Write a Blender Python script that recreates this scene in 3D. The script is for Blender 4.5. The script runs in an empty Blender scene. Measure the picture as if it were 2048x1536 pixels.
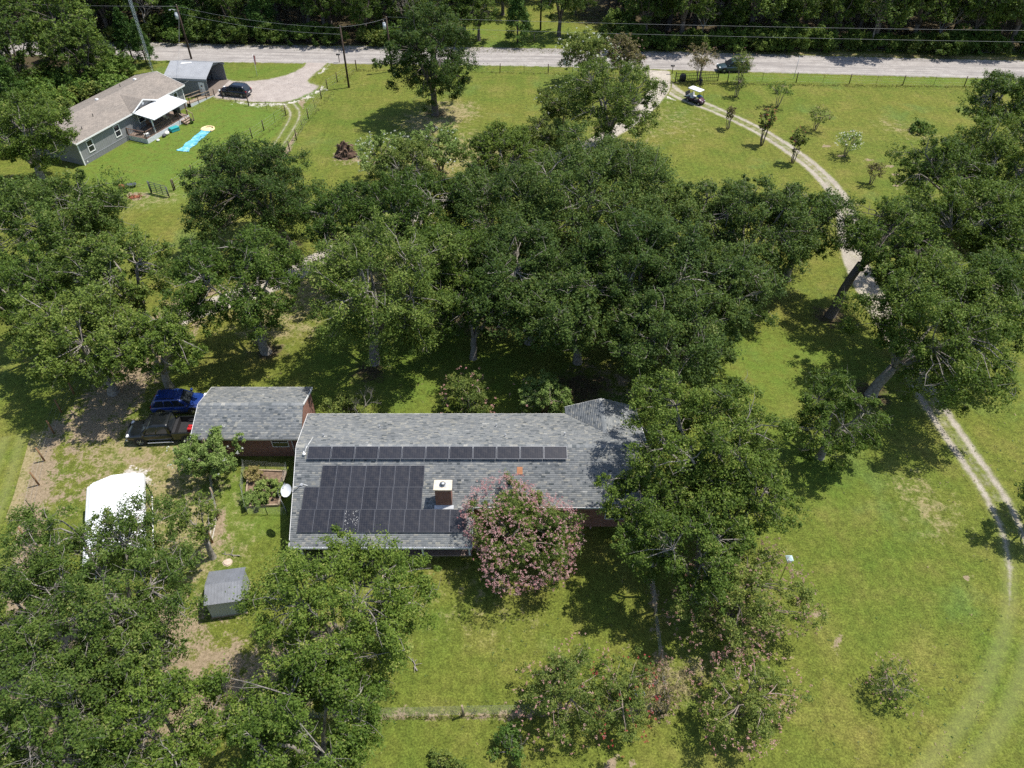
import bpy, math, random
import numpy as np
from mathutils import Vector, Matrix

# ------------------------------------------------------------------ camera, sky, sun, exposure
scene = bpy.context.scene
C = scene.collection
R_ = math.radians
cam_data = bpy.data.cameras.new('camera'); cam = bpy.data.objects.new('camera', cam_data); C.objects.link(cam)
cam.location = (0, 0, 45.0); cam.rotation_euler = (R_(90 - 43), 0, 0)
cam_data.sensor_width = 36; cam_data.lens = 1520 / 2048 * 36
cam_data.clip_start = 0.5; cam_data.clip_end = 2000
scene.camera = cam
SUN_EL = 65.0
SUN_DIR = Vector((0.935, 0.355, 0)).normalized()          # towards the sun, on the ground
SUN_ROT = math.atan2(SUN_DIR.x, SUN_DIR.y)
world = bpy.data.worlds.new('World'); scene.world = world; world.use_nodes = True
wn = world.node_tree.nodes; wl = world.node_tree.links
sky = wn.new('ShaderNodeTexSky'); sky.sky_type = 'NISHITA'; sky.sun_disc = False
sky.sun_elevation = R_(SUN_EL); sky.sun_rotation = SUN_ROT
wl.new(sky.outputs[0], wn['Background'].inputs[0]); wn['Background'].inputs[1].default_value = 0.12
sd = bpy.data.lights.new('sun', 'SUN'); sd.energy = 4.3; sd.angle = R_(0.55); sd.color = (1.0, 0.955, 0.88)
so = bpy.data.objects.new('sun', sd); C.objects.link(so); so.location = (60, 60, 90)
to_sun = SUN_DIR * math.cos(R_(SUN_EL)) + Vector((0, 0, math.sin(R_(SUN_EL))))
so.rotation_euler = to_sun.to_track_quat('Z', 'Y').to_euler()
vs = scene.view_settings; vs.view_transform = 'Standard'; vs.look = 'None'; vs.gamma = 1.0; vs.exposure = 0.62
try: vs.use_curve_mapping = False
except Exception: pass
scene.cycles.use_denoising = False; scene.cycles.max_bounces = 5; scene.cycles.diffuse_bounces = 3; scene.cycles.transmission_bounces = 3; scene.cycles.transparent_max_bounces = 6

# ------------------------------------------------------------------ materials
MATS = {}
def _mat(name):
    m = bpy.data.materials.new(name); m.use_nodes = True
    nt = m.node_tree; b = nt.nodes['Principled BSDF']
    return m, nt, nt.nodes, nt.links, b
def _coords(nt, kind='Object'):
    t = nt.nodes.new('ShaderNodeTexCoord'); return t.outputs[kind]
def _noise(nt, vec, scale, detail=3, rough=0.55):
    n = nt.nodes.new('ShaderNodeTexNoise'); n.inputs['Scale'].default_value = scale
    n.inputs['Detail'].default_value = detail; n.inputs['Roughness'].default_value = rough
    if vec is not None: nt.links.new(vec, n.inputs['Vector'])
    return n.outputs['Fac']
def _ramp(nt, fac, stops, interp='LINEAR'):
    r = nt.nodes.new('ShaderNodeValToRGB'); r.color_ramp.interpolation = interp
    e = r.color_ramp.elements
    while len(e) < len(stops): e.new(0.5)
    for k, (p, c) in enumerate(stops):
        e[k].position = p; e[k].color = (c[0], c[1], c[2], 1)
    nt.links.new(fac, r.inputs[0]); return r.outputs[0]
def _mix(nt, fac, a, b, blend='MIX'):
    x = nt.nodes.new('ShaderNodeMix'); x.data_type = 'RGBA'; x.blend_type = blend
    for k, v in ((0, fac), (6, a), (7, b)):
        if isinstance(v, bpy.types.NodeSocket): nt.links.new(v, x.inputs[k])
        elif k == 0: x.inputs[0].default_value = v
        else: x.inputs[k].default_value = (v[0], v[1], v[2], 1)
    return x.outputs[2]
def _math(nt, op, a, b=None, c=None, clamp=False):
    x = nt.nodes.new('ShaderNodeMath'); x.operation = op; x.use_clamp = clamp
    for k, v in enumerate((a, b, c)):
        if v is None: continue
        if isinstance(v, bpy.types.NodeSocket): nt.links.new(v, x.inputs[k])
        else: x.inputs[k].default_value = v
    return x.outputs[0]
def _mapr(nt, v, a, b, c=0.0, d=1.0, smooth=True):
    x = nt.nodes.new('ShaderNodeMapRange'); x.interpolation_type = 'SMOOTHSTEP' if smooth else 'LINEAR'
    nt.links.new(v, x.inputs[0])
    for k, w in enumerate((a, b, c, d)): x.inputs[k + 1].default_value = w
    return x.outputs[0]
def _attr(nt, name):
    a = nt.nodes.new('ShaderNodeAttribute'); a.attribute_name = name; return a.outputs['Fac']
def _bump(nt, b, h, strength=0.3, dist=0.05):
    x = nt.nodes.new('ShaderNodeBump'); x.inputs['Strength'].default_value = strength; x.inputs['Distance'].default_value = dist
    nt.links.new(h, x.inputs['Height']); nt.links.new(x.outputs[0], b.inputs['Normal'])

def plain(name, col, rough=0.6, metal=0.0, var=0.18, scale=6.0, spec=0.4, bump=0.0):
    """A material of one colour with uneven tone and a little relief."""
    if name in MATS: return MATS[name]
    m, nt, n, l, b = _mat(name)
    co = _coords(nt)
    f = _noise(nt, co, scale, 4)
    lo = tuple(max(0, c * (1 - var)) for c in col); hi = tuple(min(1, c * (1 + var)) for c in col)
    l.new(_ramp(nt, f, [(0.3, lo), (0.7, hi)]), b.inputs['Base Color'])
    b.inputs['Roughness'].default_value = rough; b.inputs['Metallic'].default_value = metal
    b.inputs['Specular IOR Level'].default_value = spec
    if bump: _bump(nt, b, f, bump, 0.03)
    MATS[name] = m; return m

def leaf_mat(name, cols, trans=0.36, rough=0.55, tint=0.22):
    if name in MATS: return MATS[name]
    m, nt, n, l, b = _mat(name)
    r = _attr(nt, 'rnd')
    col = _ramp(nt, r, [(k / (len(cols) - 1), c) for k, c in enumerate(cols)])
    oi = n.new('ShaderNodeObjectInfo')
    hs = n.new('ShaderNodeHueSaturation')
    l.new(col, hs.inputs['Color'])
    l.new(_mapr(nt, oi.outputs['Random'], 0, 1, 0.489, 0.511, False), hs.inputs['Hue'])
    l.new(_mapr(nt, oi.outputs['Random'], 0, 1, 1 + tint, 1 - tint, False), hs.inputs['Value'])
    hs.inputs['Saturation'].default_value = 0.98
    l.new(hs.outputs[0], b.inputs['Base Color'])
    b.inputs['Roughness'].default_value = rough; b.inputs['Specular IOR Level'].default_value = 0.15
    t = n.new('ShaderNodeBsdfTranslucent')
    tc = _mix(nt, 0.5, hs.outputs[0], (0.16, 0.2, 0.02), 'MIX'); l.new(tc, t.inputs[0])
    ms = n.new('ShaderNodeMixShader'); ms.inputs[0].default_value = trans
    l.new(b.outputs[0], ms.inputs[1]); l.new(t.outputs[0], ms.inputs[2])
    l.new(ms.outputs[0], n['Material Output'].inputs[0])
    MATS[name] = m; return m

OAK = leaf_mat('oak_leaf', [(0.027, 0.051, 0.009), (0.054, 0.098, 0.014), (0.089, 0.149, 0.020), (0.137, 0.201, 0.031), (0.229, 0.253, 0.064)])
OAKD = leaf_mat('oak_leaf_dark', [(0.022, 0.044, 0.010), (0.046, 0.084, 0.017), (0.075, 0.127, 0.024), (0.110, 0.165, 0.032), (0.187, 0.209, 0.060)])
OAKG = leaf_mat('oak_leaf_fresh', [(0.042, 0.076, 0.011), (0.087, 0.143, 0.018), (0.141, 0.210, 0.029), (0.210, 0.274, 0.045), (0.320, 0.330, 0.090)])
OAK2 = leaf_mat('oak_leaf_olive', [(0.035, 0.063, 0.012), (0.073, 0.121, 0.019), (0.119, 0.180, 0.029), (0.181, 0.236, 0.047), (0.300, 0.309, 0.093)])
DARK = leaf_mat('cedar_needle', [(0.020, 0.049, 0.011), (0.043, 0.094, 0.015), (0.078, 0.148, 0.026), (0.122, 0.202, 0.040)], trans=0.15)
FAR = leaf_mat('wood_leaf', [(0.036, 0.068, 0.013), (0.075, 0.130, 0.022), (0.130, 0.198, 0.034), (0.208, 0.267, 0.060)], tint=0.35)
BRI = leaf_mat('shrub_leaf', [(0.045, 0.095, 0.015), (0.095, 0.17, 0.026), (0.16, 0.25, 0.045), (0.24, 0.31, 0.08)])
CRA = leaf_mat('myrtle_leaf', [(0.048, 0.078, 0.016), (0.108, 0.157, 0.031), (0.186, 0.233, 0.047), (0.300, 0.283, 0.083)])
CRAB = leaf_mat('myrtle_leaf_fresh', [(0.08, 0.13, 0.03), (0.15, 0.23, 0.05), (0.24, 0.33, 0.085), (0.38, 0.45, 0.17)])
CRAY = leaf_mat('myrtle_leaf_bronze', [(0.09, 0.095, 0.035), (0.17, 0.15, 0.065), (0.26, 0.19, 0.1), (0.26, 0.26, 0.1)])
FPINK = leaf_mat('pink_petal', [(0.383, 0.142, 0.171), (0.510, 0.247, 0.270), (0.595, 0.399, 0.378), (0.425, 0.304, 0.252)], trans=0.2)
FROSE = leaf_mat('rose_petal', [(0.324, 0.123, 0.126), (0.405, 0.218, 0.189), (0.450, 0.314, 0.252), (0.324, 0.266, 0.180)], trans=0.2)
FRED = leaf_mat('red_petal', [(0.3, 0.03, 0.04), (0.42, 0.06, 0.08), (0.35, 0.1, 0.06)], trans=0.2)
FWHITE = leaf_mat('white_petal', [(0.55, 0.6, 0.45), (0.75, 0.76, 0.68), (0.8, 0.8, 0.76)], trans=0.2)
BARK = plain('grey_bark', (0.12, 0.1, 0.085), 0.9, var=0.5, scale=9, bump=0.6)
BARKP = plain('lichen_bark', (0.22, 0.2, 0.172), 0.9, var=0.45, scale=5, bump=0.5)
BARKM = plain('myrtle_bark', (0.25, 0.2, 0.155), 0.8, var=0.35, scale=7)

# lawn colour, shared by the ground sheet and the worn edges of tracks
LAWN = bpy.data.node_groups.new('lawn_colour', 'ShaderNodeTree')
LAWN.interface.new_socket('Color', in_out='OUTPUT', socket_type='NodeSocketColor')
LAWN.interface.new_socket('Height', in_out='OUTPUT', socket_type='NodeSocketFloat')
def _build_lawn():
    nt = LAWN; go = nt.nodes.new('NodeGroupOutput')
    geo = nt.nodes.new('ShaderNodeNewGeometry'); P = geo.outputs['Position']
    big = _noise(nt, P, 0.045, 3); mid = _noise(nt, P, 0.28, 5, 0.62); sm = _noise(nt, P, 2.2, 4, 0.7); fine = _noise(nt, P, 8, 4, 0.8)
    a = _ramp(nt, big, [(0.34, (0.092, 0.132, 0.022)), (0.5, (0.13, 0.148, 0.03)), (0.66, (0.165, 0.152, 0.036))])
    c = _ramp(nt, mid, [(0.3, (0.078, 0.132, 0.022)), (0.5, (0.124, 0.148, 0.031)), (0.72, (0.21, 0.185, 0.065))])
    col = _mix(nt, 0.55, a, c)
    dry = _mapr(nt, _noise(nt, P, 0.55, 6, 0.7), 0.6, 0.76)
    col = _mix(nt, _math(nt, 'MULTIPLY', dry, 0.32), col, (0.26, 0.22, 0.1))
    cool = _mapr(nt, _noise(nt, P, 0.12, 4, 0.6), 0.56, 0.7)
    col = _mix(nt, _math(nt, 'MULTIPLY', cool, 0.5), col, (0.1, 0.165, 0.05))
    mp = nt.nodes.new('ShaderNodeMapping'); nt.links.new(P, mp.inputs[0]); mp.inputs['Rotation'].default_value = (0, 0, 0.6); mp.inputs['Scale'].default_value = (1.6, 0.1, 1)
    stripe = _mapr(nt, _noise(nt, mp.outputs[0], 1.0, 2), 0.35, 0.65, 0.92, 1.07)
    col = _mix(nt, 1.0, col, _ramp(nt, stripe, [(0, (0, 0, 0)), (1, (1, 1, 1))]), 'MULTIPLY')
    g1 = _mapr(nt, sm, 0.3, 0.72, 0.72, 1.25); g2 = _mapr(nt, fine, 0.3, 0.7, 0.5, 1.48)
    g = _math(nt, 'MULTIPLY', _math(nt, 'MULTIPLY', g1, g2), 0.95)
    cmb = nt.nodes.new('ShaderNodeCombineColor')
    for k in range(2): nt.links.new(g, cmb.inputs[k])
    nt.links.new(_math(nt, 'MULTIPLY', g, 0.8), cmb.inputs[2])
    col = _mix(nt, 1.0, col, cmb.outputs[0], 'MULTIPLY')
    nt.links.new(col, go.inputs['Color'])
    nt.links.new(_math(nt, 'ADD', fine, _math(nt, 'MULTIPLY', sm, 0.6)), go.inputs['Height'])
_build_lawn()
def lawn_node(nt):
    g = nt.nodes.new('ShaderNodeGroup'); g.node_tree = LAWN; return g
def gravel_colour(nt, P, base=(0.42, 0.385, 0.335)):
    f = _noise(nt, P, 7, 5, 0.8); g = _noise(nt, P, 0.7, 4, 0.65)
    a = _ramp(nt, f, [(0.28, tuple(c * 0.55 for c in base)), (0.5, base), (0.72, tuple(min(1, c * 1.45) for c in base))])
    b = _ramp(nt, g, [(0.3, (0.72, 0.7, 0.7)), (0.7, (1, 1, 1))])
    return _mix(nt, 1.0, a, b, 'MULTIPLY'), f

def ground_mat():
    m, nt, n, l, b = _mat('lawn')
    P = n.new('ShaderNodeNewGeometry').outputs['Position']
    lw = lawn_node(nt); col = lw.outputs['Color']
    nz = _noise(nt, P, 1.1, 6, 0.7); nf = _noise(nt, P, 5, 5, 0.75)
    jit = _math(nt, 'ADD', _math(nt, 'ADD', _math(nt, 'MULTIPLY', nz, 2.4), _math(nt, 'MULTIPLY', nf, 1.3)), -1.25)      # about 0.6 on average, ragged
    lush = _attr(nt, 'lush')
    vg = _mix(nt, _mapr(nt, nf, 0.3, 0.7), (0.06, 0.12, 0.014), (0.145, 0.215, 0.034))
    col = _mix(nt, _math(nt, 'MULTIPLY', lush, _mapr(nt, nz, 0.3, 0.68, 0.15, 0.9)), col, vg)
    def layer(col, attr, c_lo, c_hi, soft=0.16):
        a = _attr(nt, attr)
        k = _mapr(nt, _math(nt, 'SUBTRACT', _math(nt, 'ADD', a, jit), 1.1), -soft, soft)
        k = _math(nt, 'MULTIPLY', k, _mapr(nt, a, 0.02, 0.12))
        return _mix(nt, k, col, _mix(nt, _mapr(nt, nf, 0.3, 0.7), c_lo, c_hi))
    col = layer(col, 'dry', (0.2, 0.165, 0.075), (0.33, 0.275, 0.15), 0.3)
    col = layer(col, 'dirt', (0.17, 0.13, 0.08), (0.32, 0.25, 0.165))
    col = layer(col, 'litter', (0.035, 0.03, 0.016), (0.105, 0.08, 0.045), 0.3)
    col = layer(col, 'stone', (0.33, 0.3, 0.26), (0.58, 0.54, 0.48))
    l.new(col, b.inputs['Base Color']); b.inputs['Roughness'].default_value = 0.95; b.inputs['Specular IOR Level'].default_value = 0.15
    _bump(nt, b, lw.outputs['Height'], 0.75, 0.1)
    return m
def track_mat(name, base, centre):
    """Gravel ribbon: 'ac' runs -1..1 across, 'al' is how much gravel is left; grass takes the rest."""
    m, nt, n, l, b = _mat(name)
    P = n.new('ShaderNodeNewGeometry').outputs['Position']
    lw = lawn_node(nt); gc, gh = gravel_colour(nt, P, base)
    ac = _math(nt, 'ABSOLUTE', _attr(nt, 'ac')); al = _attr(nt, 'al')
    nz = _noise(nt, P, 1.3, 6, 0.72)
    tr = _math(nt, 'SUBTRACT', 1.0, _math(nt, 'DIVIDE', _math(nt, 'ABSOLUTE', _math(nt, 'SUBTRACT', ac, 0.5)), 0.42))
    wide = _math(nt, 'MULTIPLY', _math(nt, 'SUBTRACT', 1.0, ac), centre)
    k = _math(nt, 'ADD', _math(nt, 'MAXIMUM', tr, wide), _math(nt, 'MULTIPLY', _math(nt, 'SUBTRACT', nz, 0.5), 1.5))
    k = _math(nt, 'ADD', k, _math(nt, 'SUBTRACT', _math(nt, 'MULTIPLY', al, 1.1), 1.0))
    k = _mapr(nt, k, 0.0, 0.75)
    k = _math(nt, 'MULTIPLY', k, _mapr(nt, ac, 1.0, 0.82))
    worn = _mix(nt, _math(nt, 'MULTIPLY', _mapr(nt, tr, -0.3, 0.9), 0.3), lw.outputs['Color'], (0.2, 0.21, 0.085))
    l.new(_mix(nt, k, worn, gc), b.inputs['Base Color']); b.inputs['Roughness'].default_value = 0.95; b.inputs['Specular IOR Level'].default_value = 0.15
    _bump(nt, b, gh, 0.6, 0.06)
    return m
def road_mat():
    m, nt, n, l, b = _mat('road_gravel')
    P = n.new('ShaderNodeNewGeometry').outputs['Position']
    gc, gh = gravel_colour(nt, P, (0.37, 0.345, 0.32)); lw = lawn_node(nt)
    ac = _attr(nt, 'ac'); al = _attr(nt, 'along')
    cv = n.new('ShaderNodeCombineXYZ'); l.new(_math(nt, 'MULTIPLY', ac, 6.0), cv.inputs[0]); l.new(_math(nt, 'MULTIPLY', al, 0.05), cv.inputs[1])
    st = _noise(nt, cv.outputs[0], 1.0, 5, 0.7)
    col = _mix(nt, _mapr(nt, st, 0.4, 0.66), gc, (0.2, 0.185, 0.175))
    ed = _math(nt, 'ADD', _math(nt, 'ABSOLUTE', ac), _math(nt, 'MULTIPLY', _math(nt, 'SUBTRACT', _noise(nt, P, 0.9, 5, 0.7), 0.5), 0.35))
    col = _mix(nt, _mapr(nt, ed, 0.86, 0.97), col, lw.outputs['Color'])
    l.new(col, b.inputs['Base Color']); b.inputs['Roughness'].default_value = 0.95; b.inputs['Specular IOR Level'].default_value = 0.15
    _bump(nt, b, gh, 0.5, 0.06); return m
def brick_mat():
    m, nt, n, l, b = _mat('red_brick')
    t = n.new('ShaderNodeTexBrick'); t.inputs['Scale'].default_value = 1.0
    t.inputs['Brick Width'].default_value = 0.21; t.inputs['Row Height'].default_value = 0.075; t.inputs['Mortar Size'].default_value = 0.009
    t.inputs['Color1'].default_value = (0.2, 0.07, 0.045, 1); t.inputs['Color2'].default_value = (0.3, 0.115, 0.07, 1); t.inputs['Mortar'].default_value = (0.3, 0.25, 0.21, 1)
    co = _coords(nt); sx = n.new('ShaderNodeSeparateXYZ'); l.new(co, sx.inputs[0])
    cv = n.new('ShaderNodeCombineXYZ'); l.new(_math(nt, 'ADD', sx.outputs[0], sx.outputs[1]), cv.inputs[0]); l.new(sx.outputs[2], cv.inputs[1])
    l.new(cv.outputs[0], t.inputs['Vector'])
    l.new(_mix(nt, _mapr(nt, _noise(nt, co, 3), 0.3, 0.7, 0, 0.35), t.outputs[0], (0.13, 0.06, 0.045)), b.inputs['Base Color'])
    b.inputs['Roughness'].default_value = 0.9; _bump(nt, b, t.outputs['Fac'], -0.5, 0.01); return m
def shingle_mat(name, cols):
    m, nt, n, l, b = _mat(name)
    P = n.new('ShaderNodeNewGeometry').outputs['Position']
    c = _ramp(nt, _attr(nt, 'rnd'), [(k / (len(cols) - 1), x) for k, x in enumerate(cols)])
    st = _ramp(nt, _noise(nt, P, 0.5, 5, 0.65), [(0.3, (0.8, 0.8, 0.8)), (0.7, (1.06, 1.05, 1.03))])
    gr = _ramp(nt, _noise(nt, P, 30, 2), [(0.3, (0.78, 0.78, 0.78)), (0.7, (1.15, 1.15, 1.15))])
    l.new(_mix(nt, 1, _mix(nt, 1, c, st, 'MULTIPLY'), gr, 'MULTIPLY'), b.inputs['Base Color'])
    b.inputs['Roughness'].default_value = 0.9; b.inputs['Specular IOR Level'].default_value = 0.25; return m
def tan_roof_mat():
    m, nt, n, l, b = _mat('tan_shingle')
    t = n.new('ShaderNodeTexBrick'); t.inputs['Scale'].default_value = 1.0; t.offset = 0.37
    t.inputs['Brick Width'].default_value = 0.33; t.inputs['Row Height'].default_value = 0.15; t.inputs['Mortar Size'].default_value = 0.012
    t.inputs['Color1'].default_value = (0.2, 0.175, 0.15, 1); t.inputs['Color2'].default_value = (0.275, 0.24, 0.205, 1); t.inputs['Mortar'].default_value = (0.13, 0.11, 0.095, 1)
    co = _coords(nt); l.new(co, t.inputs['Vector'])
    st = _ramp(nt, _noise(nt, co, 0.6, 5, 0.65), [(0.3, (0.82, 0.82, 0.82)), (0.7, (1.08, 1.06, 1.04))])
    l.new(_mix(nt, 1, t.outputs[0], st, 'MULTIPLY'), b.inputs['Base Color']); b.inputs['Roughness'].default_value = 0.9
    _bump(nt, b, _math(nt, 'ADD', t.outputs['Fac'], _noise(nt, co, 25, 2)), -0.4, 0.01); return m
def siding_mat(name, col, pitch=0.2, axis=0):
    m, nt, n, l, b = _mat(name)
    co = _coords(nt); sx = n.new('ShaderNodeSeparateXYZ'); l.new(co, sx.inputs[0])
    w = _math(nt, 'FRACT', _math(nt, 'DIVIDE', _math(nt, 'ADD', sx.outputs[axis], 100.0), pitch))
    g = _mapr(nt, w, 0.0, 0.1)
    c2 = tuple(c * 0.62 for c in col)
    base = _mix(nt, g, c2, col)
    st = _ramp(nt, _noise(nt, co, 1.2, 5, 0.6), [(0.3, (0.88, 0.88, 0.88)), (0.7, (1.05, 1.05, 1.05))])
    l.new(_mix(nt, 1, base, st, 'MULTIPLY'), b.inputs['Base Color']); b.inputs['Roughness'].default_value = 0.6
    _bump(nt, b, g, 0.5, 0.02); return m
def cell_mat():
    m, nt, n, l, b = _mat('solar_cell')
    co = _coords(nt); sx = n.new('ShaderNodeSeparateXYZ'); l.new(co, sx.inputs[0])
    ks = []
    for k in (0, 1):
        w = _math(nt, 'FRACT', _math(nt, 'DIVIDE', _math(nt, 'ADD', sx.outputs[k], 50.0), 0.166))
        d = _math(nt, 'ABSOLUTE', _math(nt, 'SUBTRACT', w, 0.5)); ks.append(_mapr(nt, d, 0.455, 0.485))
    k = _math(nt, 'MAXIMUM', ks[0], ks[1])
    oi = n.new('ShaderNodeObjectInfo')
    base = _mix(nt, oi.outputs['Random'], (0.014, 0.015, 0.02), (0.024, 0.025, 0.031))
    dust = _mapr(nt, _noise(nt, co, 2.5, 5, 0.7), 0.4, 0.8, 0.0, 0.12)
    base = _mix(nt, dust, base, (0.3, 0.26, 0.22))
    l.new(_mix(nt, k, base, (0.055, 0.055, 0.06)), b.inputs['Base Color'])
    b.inputs['Roughness'].default_value = 0.22; b.inputs['Specular IOR Level'].default_value = 0.5
    return m
def carpaint(name, col):
    m, nt, n, l, b = _mat(name)
    co = _coords(nt); f = _noise(nt, co, 2, 4)
    l.new(_ramp(nt, f, [(0.35, tuple(c * 0.9 for c in col)), (0.75, tuple(c * 1.05 + 0.004 for c in col))]), b.inputs['Base Color'])
    b.inputs['Roughness'].default_value = 0.32; b.inputs['Coat Weight'].default_value = 0.6; b.inputs['Coat Roughness'].default_value = 0.08
    return m
WHITE = plain('white_paint', (0.78, 0.78, 0.76), 0.5, var=0.05, scale=2)
WMETAL = plain('white_metal', (0.68, 0.69, 0.7), 0.4, var=0.04, scale=1.5)
GMETAL = plain('galvanised', (0.45, 0.46, 0.47), 0.45, 0.5, var=0.15)
DMETAL = plain('dark_metal', (0.025, 0.025, 0.028), 0.5, 0.2, var=0.2)
GLASS = plain('dark_glass', (0.02, 0.024, 0.028), 0.08, var=0.1, spec=0.6)
TYRE = plain('tyre_rubber', (0.02, 0.02, 0.02), 0.9)
RIM = plain('alloy', (0.55, 0.56, 0.57), 0.3, 0.7, var=0.06)
TRIM = plain('black_trim', (0.02, 0.02, 0.022), 0.6)
WOOD = plain('weathered_wood', (0.26, 0.2, 0.14), 0.9, var=0.35, scale=5, bump=0.4)
WOODB = plain('brown_post', (0.2, 0.115, 0.055), 0.9, var=0.35, scale=5, bump=0.4)
WOODD = plain('creosote_pole', (0.055, 0.035, 0.025), 0.85, var=0.4, scale=4, bump=0.4)
TPOST = plain('green_steel_post', (0.03, 0.045, 0.035), 0.6, 0.2)
WIRE = plain('fence_wire', (0.42, 0.42, 0.41), 0.5, 0.4)
CONC = plain('concrete', (0.33, 0.29, 0.25), 0.9, var=0.2, scale=2, bump=0.2)
LAMP_R = plain('red_lens', (0.3, 0.01, 0.012), 0.2); LAMP_W = plain('clear_lens', (0.75, 0.77, 0.78), 0.15)
SKIN = plain('skin', (0.36, 0.22, 0.16), 0.55, var=0.08)
BRICK = brick_mat(); CELL = cell_mat()
SHING = shingle_mat('grey_shingle', [(0.075, 0.088, 0.096), (0.15, 0.163, 0.172), (0.19, 0.203, 0.212), (0.235, 0.245, 0.247), (0.3, 0.295, 0.265), (0.36, 0.365, 0.355)])

# ------------------------------------------------------------------ helpers
def tag(o, label=None, cat=None, group=None, kind=None):
    if label: o['label'] = label
    if cat: o['category'] = cat
    if group: o['group'] = group
    if kind: o['kind'] = kind
    return o
def thing(name, label, cat, loc=(0, 0, 0), rz=0.0, group=None):
    o = bpy.data.objects.new(name, None); C.objects.link(o); o.empty_display_size = 0.3
    o.location = (loc[0], loc[1], loc[2] if len(loc) > 2 else 0.0); o.rotation_euler = (0, 0, rz)
    return tag(o, label, cat, group)
def mesh_np(name, V, faces_n, idx, smooth=False, fattr=None, vattr=None):
    """Mesh from numpy: V (n,3), faces all with faces_n corners, idx flat corner indices."""
    me = bpy.data.meshes.new(name); V = np.asarray(V, np.float32)
    nf = len(idx) // faces_n
    me.vertices.add(len(V)); me.vertices.foreach_set('co', V.ravel())
    me.loops.add(len(idx)); me.loops.foreach_set('vertex_index', np.asarray(idx, np.int32))
    me.polygons.add(nf); me.polygons.foreach_set('loop_start', np.arange(0, nf * faces_n, faces_n, dtype=np.int32))
    try: me.polygons.foreach_set('loop_total', np.full(nf, faces_n, np.int32))
    except Exception: pass
    if smooth: me.polygons.foreach_set('use_smooth', np.ones(nf, bool))
    for k, v in (fattr or {}).items(): me.attributes.new(k, 'FLOAT', 'FACE').data.foreach_set('value', np.asarray(v, np.float32))
    for k, v in (vattr or {}).items(): me.attributes.new(k, 'FLOAT', 'POINT').data.foreach_set('value', np.asarray(v, np.float32))
    me.update(calc_edges=True); return me
def obj(name, me, mat=None, parent=None, loc=None, rz=None):
    o = bpy.data.objects.new(name, me); C.objects.link(o)
    if mat is not None and not me.materials: me.materials.append(mat)
    if parent is not None: o.parent = parent
    if loc is not None: o.location = loc
    if rz is not None: o.rotation_euler = (0, 0, rz)
    return o
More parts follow.
